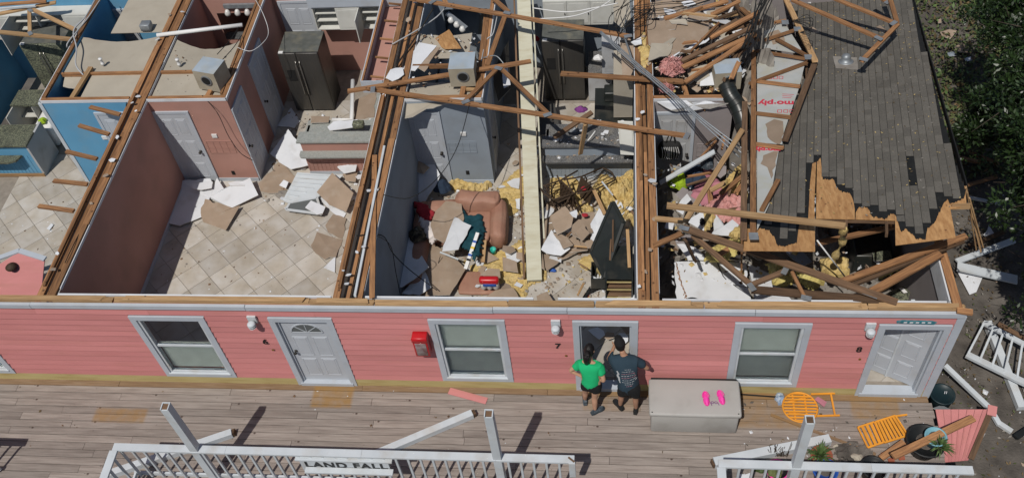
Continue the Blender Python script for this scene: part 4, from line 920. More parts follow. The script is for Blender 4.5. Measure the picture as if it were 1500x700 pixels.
rbox('toaster_oven', P(885, 150, .91) + V(0, 0, 0), P(885, 150, .91) + V(.4, .3, .25), .03, 'black_gloss', None); tag(bpy.data.objects['toaster_oven'], 'black toaster oven by the open tan cupboard', 'toaster oven')
# ---------------------------------------------------------------- plenum boxes and bits on the bathroom blocks
def plenum(pxf, z0, w, d, h, yaw, label):
    c = Vector(pxf); o = empty('air_plenum', c, label, 'duct box'); q = Matrix.Rotation(yaw, 3, 'Z')
    def tr(p): return c + q @ V(*p)
    mk('box_shell', [tr(v) for v in boxv((-w / 2, 0, 0), (w / 2, d, h))], BF, ['duct_board', 'foil_blue'], o, [0, 1, 0, 0, 0, 0])
    ring = MB(); cc = tr((.02, -.004, h * .58)); n = q @ V(0, -1, 0)
    ring.lathe(cc, [(.12, 0), (.12, .02), (.1, .022)], 18, 0, n); ring.build('duct_collar', 'zinc', o)
    MB().lathe(cc + n * .0235, [(.098, 0), (.09, .001)], 18, 0, n).build('duct_hole', 'black_matte', o); return o
plenum(P(308, 133, 2.46) + V(.0, 0, 0), 0, .5, .45, .48, -.25, 'beige duct box with a round hole on the salmon bathroom block')
plenum(P(679, 127, 2.46), 0, .5, .5, .45, 0.02, 'beige duct box with a round hole on the slate bathroom block')
rbox('junction_box', P(207, 47, 2.46), P(207, 47, 2.46) + V(.22, .2, .16), .01, 'zinc', None, 1); tag(bpy.data.objects['junction_box'], 'small galvanised fan box on the blue bathroom ceiling', 'fan box')
def pipe(name, pts, r, m, label, cat='pipe'): return tag(MB().tube([Vector(p) for p in pts], r, 10).build(name, m, None, True), label, cat)
pipe('pipe', [P(230, 52, 2.56), P(355, 37, 2.56)], .045, 'white_plastic', 'white plastic pipe bridging the salmon bathroom block')
for px, py in ((151, 95), (263, 96)):
    t = MB(); c = P(px, py, 2.44); t.lathe(c, [(.035, 0), (.04, .04), (.03, .05), (.028, .13), (.04, .14), (.04, .17)], 10)
    tag(t.build('sprinkler_stub', 'white_plastic', None, True), 'white sprinkler stub on the ' + ('blue' if px < 200 else 'salmon') + ' bathroom ceiling', 'pipe stub')
VL = empty('vanity_light', P(330, 30, 2.2), 'four-globe vanity light hanging on the salmon bathroom back wall', 'light fixture')
box('backplate', (-8.95, 8.62, 2.02), (-8.05, 8.68, 2.12), 'zinc', VL)
for k in range(4): MB().lathe((-8.85 + .235 * k, 8.52, 1.9), [(.03, .16), (.05, .13), (.07, .08), (.065, .03), (.03, 0)][::-1], 12).build('globe', 'bulb', VL, True)
VL = empty('vanity_light', P(665, 35, 2.2), 'broken vanity light dangling over the slate bathroom', 'light fixture')
a0, a1 = P(655, 20, 2.4), P(683, 42, 2.2); MB().bar(a0, a1, .1, .05).build('backplate', 'zinc', VL)
for k in range(3): MB().lathe(a0.lerp(a1, .2 + .3 * k) - V(0, .06, .12), [(.03, 0), (.065, .03), (.07, .08), (.03, .14)], 12).build('globe', 'bulb', VL, True)
# vanity and tub seen in the open bathrooms
box('vanity_top', (-9.4, 8.15, .85), (-8.0, 8.66, .9), 'granite', B); box('vanity_cabinet', (-9.4, 8.2, FZ), (-8.0, 8.66, .849), 'cab_grey', B)
rbox('bathtub', (-4.08, 7.0, FZ), (-3.3, 8.6, .6), .06, 'slate_paint', B)
# ---------------------------------------------------------------- debris: sheets of drywall
def px(lst, z, s=1, o=(0, 0)): return [P(o[0] + a / s, o[1] + b / s, z) for a, b in lst]
k3 = 2.917
SAL = 'scraps of board on the salmon room floor'
c2 = (0, 200); c4 = (370, 200); c3 = (370, 0)
shard('drywall_sheet', px([(775, 205), (905, 195), (920, 228), (935, 195), (965, 240), (1000, 225), (1020, 245), (1080, 205), (1110, 265), (990, 310), (890, 265), (870, 345), (770, 385), (725, 375), (720, 340), (760, 230)], .12, k3, c2), 'drywall', 'large cracked white drywall sheet below the salmon block closet door', 'drywall', lift=[.1] * 3 + [.12] * 4 + [.2, .1] + [.02] * 7, tear=.02, seed=1)
shard('drywall_sheet', px([(880, 275), (995, 312), (1028, 300), (965, 402), (870, 368), (860, 330)], .17, k3, c2), 'paper_brown', 'brown backed drywall piece on top of the cracked white sheet', 'drywall', seed=2, lift=[.05, .05, .03, 0, 0, .03])
shard('drywall_sheet', px([(820, 200), (910, 195), (905, 222), (860, 230), (825, 225)], .3, k3, c2), 'drywall', 'narrow white scrap under the closet door handle side', 'drywall', seed=3)
shard('drywall_sheet', px([(975, 200), (1010, 192), (1050, 198), (1045, 212), (985, 212)], .28, k3, c2), 'drywall', 'small folded white scrap against the salmon block wall', 'drywall', seed=4)
shard('drywall_sheet', px([(75, 75), (165, 5), (235, 90), (238, 128), (165, 142), (115, 112)], .2, k3, c4), 'drywall', 'white drywall piece leaning between the fridge and the laminate bar', 'drywall', lift=[0, .25, .15, .02, 0, 0], seed=5)
shard('drywall_sheet', px([(25, 205), (110, 112), (160, 150), (190, 178), (130, 240), (70, 247), (35, 236)], .1, k3, c4), 'paper_brown', 'brown drywall piece with a wire across it, on the tiles', 'drywall', seed=6, curl=.05)
LP = empty('louvred_panel', P(450, 280, .12), 'white ribbed louvre panel lying among the debris of the salmon room', 'panel')
q = px([(130, 275), (198, 172), (392, 182), (275, 270), (150, 285)], .16, k3, c4)
for p, l in zip(q, (0, .12, .1, .02, 0)): p.z += l
MB().prism(q, (0, 0, .02)).build('panel_board', 'white_paint', LP)
for k in range(7): a = q[0].lerp(q[1], (k + .5) / 7); b = q[4].lerp(q[2], (k + .5) / 7); lum('rib', a.lerp(b, .03) + V(0, 0, .03), a.lerp(b, .95) + V(0, 0, .03), .018, .02, 'white_paint', LP)
SW = empty('window_sash', P(450, 305, .12), 'fallen white window sash with an olive pane on the tiles', 'window')
q = px([(143, 312), (160, 284), (275, 262), (312, 308), (296, 332)], .22, k3, c4); q = [q[0], q[1], q[2], q[4]]
for i in range(4): MB().bar(q[i], q[(i + 1) % 4], .05, .03).build('sash_rail', 'white_paint', SW)
MB().prism([p - V(0, 0, .004) for p in q], (0, 0, .006)).build('pane', 'insul_batt_pane' if False else 'glass_dark', SW)
shard('drywall_sheet', px([(225, 305), (250, 275), (312, 302), (300, 330), (275, 335)], .26, k3, c4), 'drywall', 'pale ribbed vent panel beside the fallen window sash', 'panel', seed=7, tear=.005)
shard('drywall_sheet', px([(268, 250), (285, 240), (400, 330), (385, 358), (335, 320)], .1, k3, c4), 'drywall', 'white drywall strip peeking from under a square brown board', 'drywall', seed=8, tear=.006)
shard('drywall_sheet', px([(277, 246), (350, 184), (440, 270), (402, 330), (330, 298)], .2, k3, c4), 'paper_brown', 'square brown board tilted on the debris by the party wall', 'board', seed=9, lift=[.05, .2, .2, .05, .03], tear=.006)
for i, (q, lab) in enumerate((([(310, 378), (345, 336), (402, 352), (382, 438), (325, 412)], 'dog-eared brown board piece beside the party wall of the salmon room'), ([(248, 465), (275, 408), (385, 440), (358, 520), (310, 528), (270, 500)], 'curved brown board piece nearest the front wall of the salmon room'))):
    shard('drywall_sheet', px(q, .1, k3, c4), 'paper_brown', lab, 'drywall', seed=10 + i, curl=.06)
shard('drywall_sheet', px([(303, 562), (355, 512), (352, 582)], .1, k3, c4), 'drywall', 'white corner scrap beside the party wall on the tiles', 'drywall', seed=12)
shard('drywall_sheet', px([(362, 132), (400, 115), (458, 108), (440, 150), (392, 160)], .3, k3, c4), 'drywall', 'grey white scrap against the foot of the salmon bar', 'drywall', seed=13, lift=[0, .1, .1, 0, 0])
shard('drywall_sheet', px([(385, 162), (450, 148), (440, 195), (400, 192)], .2, k3, c4), 'paper_brown', 'brown scrap below the grey white scrap at the bar foot', 'drywall', seed=14)
shard('drywall_sheet', px([(108, 540), (165, 462), (205, 520), (180, 550)], .1, k3, c3), 'drywall', 'grey white scrap beside the fridge foot and the hallway door', 'drywall', seed=15)
shard('drywall_sheet', px([(75, 650), (160, 590), (205, 625), (110, 695)], .12, k3, c3), 'drywall', 'grey drywall half in shade below the hallway door', 'drywall', seed=16) if False else None
shard('drywall_sheet', px([(250, 498), (330, 500), (325, 525), (248, 528)], .95, k3, c3), 'paper_brown', 'brown scrap on the worktop behind the laminate bar', 'drywall', seed=17)
shard('drywall_sheet', px([(320, 545), (345, 522), (450, 512), (440, 545), (375, 555), (330, 560)], 1.1, k3, c3), 'drywall', 'white torn sheet lying across the upper laminate top', 'drywall', seed=18)
shard('drywall_sheet', px([(440, 430), (530, 392), (520, 505), (430, 515)], .92, k3, c3), 'paper_brown', 'brown board on the worktop by the white pipe', 'drywall', seed=19)
rbox('black_basket', P(517, 190, 1.1), P(517, 190, 1.1) + V(.24, .16, .14), .02, 'granite_green', None, 1); tag(bpy.data.objects['black_basket'], 'dark speckled backsplash block on the laminate bar', 'block')
pipe('drain_pipe', [P(517, 118, 1.2), P(515, 176, 1.0), P(487, 176, .98)], .05, 'white_plastic', 'white plastic drain pipe elbow behind the laminate bar')
lumps('rubble', P(415, 285, .09), .16, .12, .08, 'concrete_dust', 'grey rubble beside the brown drywall in the salmon room', 'rubble', 3)
lumps('rubble', P(450, 262, .09), .2, .1, .1, 'concrete_dust', 'dark rubble at the foot of the salmon bar', 'rubble', 4)
def crumbs(name, rect, n, z, mats, seed, smax=.035):
    """uncountable crumbs of plaster and splinters"""
    rr = random.Random(seed); mb = MB()
    for _ in range(n):
        x, y = rr.uniform(rect[0], rect[1]), rr.uniform(rect[2], rect[3]); s = smax * rr.random() ** 2 + .006; a = rr.uniform(0, 3); e = rr.choice((.35, .6, 1))
        dx, dy = math.cos(a) * s, math.sin(a) * s
        mb.add([(x - dx, y - dy, z), (x + dy * e, y - dx * e, z), (x + dx, y + dy, z + s * .2), (x - dy * e, y + dx * e, z), (x, y, z + s * .5)], [(0, 1, 4), (1, 2, 4), (2, 3, 4), (3, 0, 4), (3, 2, 1, 0)], rr.randrange(len(mats)))
    return tag(mb.build(name, mats), kind='stuff')
tag(crumbs('plaster_crumbs', (-9.3, -4.7, 2, 5), 260, FZ + .005, ['drywall', 'paper_brown', 'lumber_old', 'concrete_dust'], 1, .028), 'plaster crumbs and splinters strewn on the salmon room tiles', 'rubble')
tag(crumbs('plaster_crumbs', (-13.5, -9.9, 2, 5), 160, FZ + .005, ['drywall', 'drywall', 'lumber_old'], 2, .03), 'plaster crumbs strewn on the blue room tiles', 'rubble')
# blue room things
S5 = empty('siding_piece', P(30, 400, 1.0), 'broken gable piece of pink siding with white trim propped in the blue room', 'siding piece')
q = [P(0, 388, 1.1), P(28, 370, 1.2), P(66, 382, 1.1), P(60, 440, .6), P(-40, 445, .6), P(-40, 400, 1.0)]
MB().prism(q, (0, 0, .025)).build('siding_sheet', 'pink_paint', S5)
for a, b in ((q[1], q[2]), (q[1], q[0] + V(-1, -.3, -.05))): MB().bar(a + V(0, .03, .02), b + V(0, .03, .02), .11, .04).build('trim_board', 'white_trim', S5)
MB().lathe(P(18, 393, 1.08), [(.02, 0), (.1, .02), (.11, .06), (.06, .1), (.02, .12)], 12).build('lamp_base', 'wicker', S5, True)
WS = empty('white_bin', P(70, 200, .1), 'white plastic tub tipped over beside the blue block corner', 'tub'); rbox('tub_shell', P(62, 215, .1), P(95, 202, .1) + V(0, .45, .55), .05, 'white_plastic', WS, 2)
lumps('green_bag', P(62, 178, .7), .1, .1, .12, 'lime', 'crumpled green bag on the white tub', 'bag', 14)
shard('drywall_sheet', px([(200, 395), (220, 372), (230, 378), (212, 402)], .1, k3, c2), 'drywall', 'thin white strip on the blue room tiles', 'drywall', seed=21)
# wall wires of the left rooms
wire('cable', [P(185, 150, 2.55), P(182, 210, 2.2), P(175, 250, 2.0), P(140, 300, 2.3), P(112, 350, 2.53), P(95, 385, 2.55)], .008, 'black_matte', 'thin black cable draped down the salmon room side wall')
wire('cable', [P(142, -5, 2.6), P(125, 25, 2.6), P(108, 45, 2.6), P(112, 70, 2.58), P(111, 95, 2.55), P(122, 110, 2.5)], .016, 'cab_grey', 'grey cable bundle along the blue block wall top', group='grey cables on the blue block')
wire('cable', [P(150, -5, 2.6), P(132, 22, 2.62), P(118, 40, 2.6), P(100, 62, 2.58), P(98, 70, 2.5)], .014, 'cab_grey', 'grey cable bundle along the blue block wall top', group='grey cables on the blue block')
wire('cable', [P(372, -4, 2.56), P(385, 20, 2.58), P(393, 45, 2.4), P(388, 60, 2.5), P(368, 75, 2.56), P(348, 70, 2.56)], .006, 'white_plastic', 'white cable looping over the salmon block side wall')
wire('cable', [P(296, 140, 2.52), P(318, 165, 2.2), P(335, 200, 1.6), P(352, 224, 1.2), P(370, 235, .9)], .008, 'black_matte', 'thin black cable hanging over the salmon block front')
for a in ((318, 80), (322, 92)): wire('cable', [P(a[0], a[1], 2.9), P(a[0] + 20, a[1] - 22, 2.8), P(a[0] + 32, a[1] - 40, 2.55)], .008, 'black_matte', 'thin black cable leading to the beige duct box', group='cables at the beige duct box')
# ---------------------------------------------------------------- soft heaps with a drawn outline
def inside(p, poly):
    c = False; n = len(poly)
    for i in range(n):
        a, b = poly[i], poly[(i + 1) % n]
        if (a[1] > p[1]) != (b[1] > p[1]) and p[0] < (b[0] - a[0]) * (p[1] - a[1]) / (b[1] - a[1]) + a[0]: c = not c
    return c
def edge_d(p, poly):
    d = 9
    for i in range(len(poly)):
        a, b = poly[i], poly[(i + 1) % len(poly)]; ab = b - a; t = max(0, min(1, (p - a).dot(ab) / max(1e-9, ab.dot(ab)))); d = min(d, (a + ab * t - p).length)
    return d
def drape(name, pts, z, h, m, label=None, cat=None, group=None, freq=6, step=.035, soft=.12, seed=0, ridge=False, tilt=None, smooth=False, parent=None, ragged=.05):
    """heap or cloth that fills an outline: wrinkled top, closed underside; tilt=(dzdx,dzdy)"""
    poly = [Vector((p[0], p[1])) for p in pts]; x0, x1 = min(p.x for p in poly), max(p.x for p in poly); y0, y1 = min(p.y for p in poly), max(p.y for p in poly)
    sd = V(seed * 2.3, seed * 1.1, seed); cx, cy = (x0 + x1) / 2, (y0 + y1) / 2; nx, ny = int((x1 - x0) / step) + 3, int((y1 - y0) / step) + 3
    idx = {}; vs = []; fs = []
    def vert(i, j):
        if (i, j) in idx: return idx[i, j]
        x, y = x0 + (i - 1) * step, y0 + (j - 1) * step; q = V(x, y, 0) * freq + sd
        d = edge_d(Vector((x, y)), poly) * (1 if inside((x, y), poly) else -1); e = max(0, min(1, (d + step) / soft)); e = e * (2 - e)
        n = .55 + .4 * noise.noise(q * .6) + .3 * noise.noise(q * 1.3) + .22 * noise.noise(q * 2.9)
        if ridge: n = .35 + .65 * (1 - abs(noise.noise(q * .7)) * 2.2) * .8 + .15 * noise.noise(q * 2)
        zz = z + h * e * max(.02, n)
        if tilt: zz += tilt[0] * (x - cx) + tilt[1] * (y - cy)
        idx[i, j] = len(vs); vs.append(V(x + .02 * noise.noise(q * 2 + V(7, 0, 0)), y + .02 * noise.noise(q * 2 + V(0, 7, 0)), zz)); return idx[i, j]
    for i in range(nx):
        for j in range(ny):
            c = Vector((x0 + (i - .5) * step, y0 + (j - .5) * step)); jit = ragged * noise.noise(V(c.x * 14, c.y * 14, seed))
            ins = inside(c, poly); d = edge_d(c, poly) if (ragged and abs(jit) > 0) else 0
            if (ins and d > max(0, jit)) or (not ins and d < -jit): fs.append((vert(i, j), vert(i + 1, j), vert(i + 1, j + 1), vert(i, j + 1)))
    if not fs: return None
    cnt = {}
    for f in fs:
        for k in range(4): e = (f[k], f[(k + 1) % 4]); cnt[e] = 1
    n = len(vs)
    for v in list(vs):
        zb = z - .0 + ((tilt[0] * (v.x - cx) + tilt[1] * (v.y - cy)) if tilt else 0) - .004; vs.append(V(v.x, v.y, min(zb, v.z - .004)))
    sides = [(a, b, b + n, a + n)[::-1] for (a, b) in cnt if (b, a) not in cnt]
    fs2 = fs + [tuple(q + n for q in f)[::-1] for f in fs] + sides
    o = mk(name, vs, fs2, m, parent, smooth=smooth)
    if parent is None: tag(o, label, cat, group)
    return o
# ---------------------------------------------------------------- the sofa room
c6 = (560, 230); s6 = 3.335
def q6(l, z): return px(l, z, s6, c6)
SO = empty('sofa', (-3.05, 3.9, FZ), 'tan leather loveseat buried in debris below the slate bathroom block', 'sofa')
rbox('sofa_base', (-3.85, 3.15, FZ + .02), (-2.3, 4.1, .36), .05, 'leather', SO, 2)
rbox('back_cushion', (-3.22, 3.83, .36), (-2.34, 4.16, .74), .1, 'leather', SO, 4, .03, (-.2, .03, -.05)); rbox('back_cushion', (-3.92, 3.72, .2), (-3.2, 4.06, .58), .12, 'leather', SO, 4, .03, (-.25, .12, .22))
rbox('armrest', (-2.48, 3.08, .1), (-2.19, 4.1, .58), .11, 'leather', SO, 4, .03, (0, -.04, .04)); rbox('armrest', (-4.06, 3.25, .1), (-3.8, 4.1, .48), .11, 'leather', SO, 4, .03)
rbox('seat_cushion', (-3.75, 3.1, .34), (-2.5, 3.85, .46), .05, 'leather', SO, 3, .03)
for o_ in SO.children:                                            # slumped and creased
    for v in o_.data.vertices:
        w_ = v.co + ORG[o_]; v.co += V(noise.noise(w_ * 5), noise.noise(w_ * 5 + V(9, 0, 0)), noise.noise(w_ * 4 + V(0, 9, 0))) * .03 + V(0, 0, .02 * noise.noise(V(w_.x * 14, w_.y * 5, w_.z * 14)))
rbox('armchair_shell', (-4.1, 2.05, FZ + .01), (-3.72, 3.3, .4), .12, 'leather', None, 4, .03); tag(bpy.data.objects['armchair_shell'], 'dark tan leather chair tipped against the slate side wall', 'armchair')  # added leather-coloured mass where only brown shade lies along the wall
rbox('leather_cushion', P(672, 432, .1), P(728, 400, .12) + V(0, 0, .06), .03, 'leather', None, 3, .015); tag(bpy.data.objects['leather_cushion'], 'loose tan leather cushion lying under the paper towel pack', 'cushion')
drape('insulation_heap', q6([(430, 540), (520, 480), (600, 455), (690, 400), (720, 560), (700, 690), (560, 690), (480, 640)], FZ + .01), FZ + .01, .12, 'insul_yellow', 'yellow loose insulation spread around the paper towel pack', 'insulation', freq=9, seed=1)
drape('insulation_heap', q6([(320, 150), (360, 120), (440, 140), (540, 135), (500, 170), (380, 172)], FZ + .01), FZ + .01, .25, 'insul_yellow', 'yellow insulation wedged between the tan sofa and the slate wall', 'insulation', freq=9, seed=2)
drape('insulation_heap', q6([(560, 160), (640, 80), (700, 40), (720, 160), (680, 250), (620, 300)], FZ + .01), FZ + .01, .08, 'insul_yellow', 'thin yellow insulation along the hallway floor by the tan sofa', 'insulation', freq=9, seed=3)
shard('drywall_sheet', q6([(120, 112), (170, 60), (222, 42), (292, 132), (200, 214), (142, 182)], .3), 'drywall', 'grey white drywall sheet leaning on the slate block door', 'drywall', seed=31, lift=[.35, .5, .55, .25, -.15, 0], tear=.02)
shard('drywall_sheet', q6([(150, 60), (170, 20), (230, 45), (200, 75)], .75), 'paper_brown', 'crumpled brown paper atop the leaning grey sheet', 'paper', seed=32, curl=.15)
lumps('dark_cloth', P(648, 276, .3), .22, .15, .25, 'denim', 'dark navy cloth stuffed behind the tan sofa', 'cloth', 33)
for i, (q, z, m, lab) in enumerate((
    ([(235, 330), (262, 262), (310, 215), (385, 222), (400, 300), (372, 350), (300, 420), (255, 400)], .62, 'paper_brown', 'tan board lying over the loveseat seat'),
    ([(185, 470), (240, 420), (330, 470), (410, 548), (380, 600), (330, 672), (215, 672), (200, 600)], .28, 'paper_brown', 'large tan board in front of the loveseat'),
    ([(95, 668), (150, 600), (210, 560), (240, 640), (180, 672)], .34, 'drywall', 'white drywall corner by the front wall below the large tan board'),
    ([(60, 445), (112, 358), (170, 440), (228, 540), (160, 600), (95, 640), (38, 605), (45, 520)], .42, 'drywall', 'pale blue grey drywall sheet beside the slate side wall'),
    ([(293, 462), (320, 380), (352, 293), (436, 340), (372, 452)], .66, 'drywall', 'white drywall wedge lying on the teal blanket'),
    ([(110, 672), (130, 645), (240, 650), (260, 690), (120, 690)], .2, 'paper_brown', 'tan strip of board along the front wall below the slate window'),
    ([(598, 515), (605, 465), (650, 458), (662, 475), (650, 525), (620, 530)], .2, 'drywall', 'ragged white scrap on the yellow insulation by the cream beam'),
    ([(608, 125), (640, 105), (672, 100), (668, 158), (630, 150)], .16, 'drywall', 'white scrap on the hallway floor behind the loveseat'),
    ([(650, 210), (672, 205), (672, 262), (655, 255)], .16, 'drywall', 'small white scrap beside the loveseat arm'),
    ([(500, 690), (560, 650), (640, 640), (668, 690)], .25, 'paper_brown', 'tan board scrap below the paper towel pack'),
    ([(5, 640), (45, 590), (80, 640), (40, 672)], .2, 'paper_brown', 'tan scrap in the corner of the slate side wall'))):
    shard('drywall_sheet', q6(q, z), m, lab, 'drywall', seed=40 + i, curl=.05, tear=.025)
drape('blanket', q6([(300, 380), (345, 365), (370, 240), (400, 255), (420, 290), (490, 280), (497, 360), (480, 470), (455, 505), (420, 460), (310, 405)], .52), .5, .12, 'teal_cloth', 'dark teal quilted blanket heaped on the loveseat', 'blanket', freq=7, ridge=True, smooth=True, seed=4)
drape('red_cloth', q6([(150, 222), (200, 228), (262, 250), (250, 290), (215, 315), (170, 270)], .55), .52, .15, 'red_cloth', 'bright red cloth on the left of the loveseat', 'cloth', freq=8, ridge=True, smooth=True, seed=5)
drape('white_cloth', q6([(175, 285), (235, 310), (260, 350), (270, 390), (295, 400), (240, 415), (215, 380), (185, 330)], .5), .47, .12, 'white_cloth', 'white and red patterned cloth beneath the bright red cloth', 'cloth', freq=9, ridge=True, smooth=True, seed=6)
lumps('camouflage_bag', P(612, 345, .45), .2, .18, .22, 'camo', 'round camouflage bag beside the red cloth', 'bag', 35)
LV = empty('spirit_level', P(692, 363, .5), 'white spirit level with coloured vials leaning on the teal blanket', 'level')
a, b = P(700, 341, .72), P(682, 394, .4); lum('level_body', a, b, .07, .04, 'white_plastic', LV)
for t, m in ((.25, 'blue_plastic'), (.42, 'yellow_plastic'), (.62, 'blue_plastic'), (.75, 'black_matte')): c = a.lerp(b, t); lum('vial', c + (b - a) * .03, c - (b - a) * .03, .072, .043, m, LV)
tag(lum('timber', P(710, 352, .45), P(707, 384, .35), .08, .03, 'lumber_pale'), 'short pale board between the spirit level and the loveseat arm', 'board')
t = MB().lathe(P(723, 370, .2), [(.05, 0), (.06, .12), (.055, .125), (.045, .02)], 14).build('cup', 'teal_plastic', None, True); tag(t, 'bright teal plastic cup by the loveseat arm', 'cup')
TP = empty('paper_towel_pack', P(717, 420, .3), 'wrapped pack of paper towels with red and blue printing', 'paper towels'); c = P(718, 421, .3)
for k in range(3): MB().lathe(c + V(-.12 + .12 * k, .0, .0), [(.05, 0), (.065, .02), (.065, .26), (.05, .28)], 14).build('towel_roll', 'white_plastic', TP, True)
rbox('wrapper', c + V(-.19, -.068, .15), c + V(.19, .075, .3), .05, 'red_box', TP, 3); rbox('wrapper_band', c + V(-.12, -.075, .11), c + V(.14, -.04, .2), .015, 'blue_plastic', TP, 2)
for i, q in enumerate((([(150, 480), (240, 480)]), ([(282, 465), (372, 500)]))):
    tag(lum('trim_strip', q6([q[0]], .55)[0], q6([q[1]], .5)[0], .03, .02, 'white_paint'), ('short' if i else 'long') + ' white trim strip lying on the large tan board', 'trim') if i else None
wire('cable', [P(440 + 120, 285, 2.5), P(600, 290, 2.4), P(640, 262, 2.4), P(670, 215, 2.5), P(688, 152, 2.6)], .008, 'black_matte', 'black cable hanging from the truss across the slate side wall')
wire('cable', [P(522, 345, 2.55), P(560, 345, 2.3), P(575, 370, 1.5), P(600, 395, .9), P(640, 425, .4)], .009, 'black_matte', 'black cable drooping from the party wall to the large tan board')
wire('cable', [P(552, 345, 2.5), P(572, 360, 2.2), P(580, 400, 1.2), P(586, 430, .5)], .007, 'black_matte', 'thin black cable dropping beside the slate side wall')
wire('cable', [P(645, 375, .4), P(642, 390, .25), P(650, 400, .25), P(646, 415, .25), P(655, 432, .25)], .007, 'black_matte', 'loose black cord curling on the large tan board')
# right half of the sofa room
c8 = (780, 240); s8 = 3.335
def q8(l, z): return px(l, z, s8, c8)
drape('insulation_heap', q8([(330, 80), (420, 95), (505, 40), (506, 330), (470, 280), (400, 270), (330, 200), (290, 130)], FZ + .01), FZ + .01, .42, 'insul_yellow', 'big yellow heap of blown insulation against the granite bar', 'insulation', freq=8, seed=7)
drape('insulation_heap', q8([(90, 80), (200, 75), (260, 140), (300, 240), (240, 290), (150, 250), (90, 200)], FZ + .01), FZ + .01, .25, 'insul_yellow', 'yellow insulation under the overturned dining chairs', 'insulation', freq=9, seed=8)
drape('insulation_heap', q8([(220, 470), (300, 430), (310, 500), (250, 520)], FZ + .01), FZ + .008, .06, 'insul_yellow', 'thin yellow fluff on the tiles beside the black cabinet', 'insulation', freq=9, seed=9)
drape('insulation_heap', q8([(-10, 330), (60, 470), (70, 560), (-20, 600)], FZ + .01), FZ + .008, .08, 'insul_yellow', 'yellow fluff along the foot of the cream beam', 'insulation', freq=9, seed=10)
for i, (q, z, m, lab, lf) in enumerate((
    ([(85, 250), (160, 212), (202, 262), (190, 310), (120, 342), (100, 300)], .55, 'paper_brown', 'tan board folded under the overturned chairs', .1),
    ([(195, 300), (225, 270), (292, 280), (297, 335), (235, 382), (195, 352)], .55, 'paper_brown', 'crumpled tan board heap beside the folded tan board', .14),
    ([(210, 335), (250, 300), (280, 340), (240, 375)], .7, 'paper_brown', 'small creased tan flap on top of the crumpled heap', .1),
    ([(42, 425), (92, 318), (150, 368), (185, 412), (140, 446), (70, 440)], .4, 'drywall', 'white torn sheet right of the cream beam', .06),
    ([(283, 300), (325, 218), (358, 252), (335, 330), (290, 384)], .5, 'drywall', 'white sheet propped against the black panel', .05),
    ([(-20, 380), (30, 300), (90, 255), (110, 310), (60, 400), (45, 480), (60, 520), (30, 500)], .3, 'paper_brown', 'tan board slipping under the cream beam', .06),
    ([(40, 440), (140, 450), (240, 410), (230, 430), (140, 470), (70, 530)], .22, 'paper_brown', 'tan ragged edge over the bare tiles', .05),
    ([(250, 380), (290, 370), (310, 400), (270, 415)], .5, 'paper_brown', 'small tan scrap by the black panel', .05),
    ([(20, 650), (70, 625), (120, 700), (30, 700)], .35, 'paper_brown', 'tan scrap against the front wall beside the cream beam', .05),
    ([(410, 660), (430, 635), (480, 628), (506, 650), (506, 700), (412, 700)], .35, 'drywall', 'pale scrap in front of the black cabinet', .03),
    ([(180, 240), (215, 225), (215, 270), (195, 262)], .62, 'drywall', 'small white scrap among the tan boards', .05),
    ([(100, 340), (140, 345), (200, 400), (150, 420)], .45, 'paper_brown', 'tan strip between the white sheet and the crumpled heap', .06))):
    shard('drywall_sheet', q8(q, z), m, lab, 'drywall', seed=60 + i, curl=lf, tear=.025)
def chair_frame(c, yaw, tip, label):
    """overturned dining chair of bent dark tubes with a woven seat"""
    o = empty('dining_chair', c, label, 'chair', None); q = Matrix.Rotation(yaw, 3, 'Z') @ Matrix.Rotation(tip, 3, 'X'); c = Vector(c)
    def T(l): return [c + q @ V(*p) for p in l]
    for s in (-1, 1):
        MB().tube(smoothpts(T([(.24 * s, -.22, 0), (.25 * s, -.22, .4), (.25 * s, -.2, .6), (.25 * s, .05, .65), (.24 * s, .2, .55)]), 4), .018, 6).build('armrest', 'wicker', o, True)
        MB().tube(T([(.24 * s, .24, 0), (.23 * s, .22, .45), (.22 * s, .34, .95)]), .018, 6).build('leg', 'wicker', o, True)
        MB().tube(T([(.24 * s, -.22, 0), (.24 * s, -.22, .42)]), .018, 6).build('leg', 'wicker', o, True)
    MB().tube(smoothpts(T([(-.22, .34, .95), (0, .37, 1.02), (.22, .34, .95)]), 5), .018, 6).build('back_rail', 'wicker', o, True)
    for k in range(5): x = -.16 + .08 * k; MB().tube(T([(x, .23, .46), (x, .345, .97)]), .008, 5).build('back_slat', 'wicker', o)
    MB().prism(T([(-.23, -.22, .42), (.23, -.22, .42), (.22, .22, .42), (-.22, .22, .42)]), q @ V(0, 0, .04)).build('seat', 'wicker', o)
    zz = min((ORG[ch].z) for ch in o.children); o.location.z += max(0, FZ - zz + .02); return o
chair_frame(P(832, 290, .45), 2.2, 1.9, 'dark dining chair overturned beside the cream beam'); chair_frame(P(856, 272, .45), -.9, 1.5, 'dark dining chair on its side near the granite bar'); chair_frame(P(808, 278, .4), .6, 2.4, 'dark dining chair upside down in the hallway shade')
tag(lum('timber', P(870, 279, .6), P(886, 314, .55), .07, .03, 'lumber_pale'), 'pale board lying on the yellow heap by the granite bar', 'board')
BPN = empty('leaning_headboard', P(893, 400, .3), 'large black wooden panel leaning against the party wall', 'panel')
q = [P(897, 295, 1.55), P(913, 326, 1.35), P(885, 408, .6), P(865, 369, .75)]; MB().prism(q, (.05, .02, -.02)).build('panel_board', 'black_gloss', BPN)
for a, b in ((0, 1), (1, 2), (2, 3), (3, 0)): MB().bar(q[a].lerp(q[b], .02) + V(0, -.005, .012), q[a].lerp(q[b], .98) + V(0, -.005, .012), .05, .02).build('panel_frame', 'black_gloss', BPN)
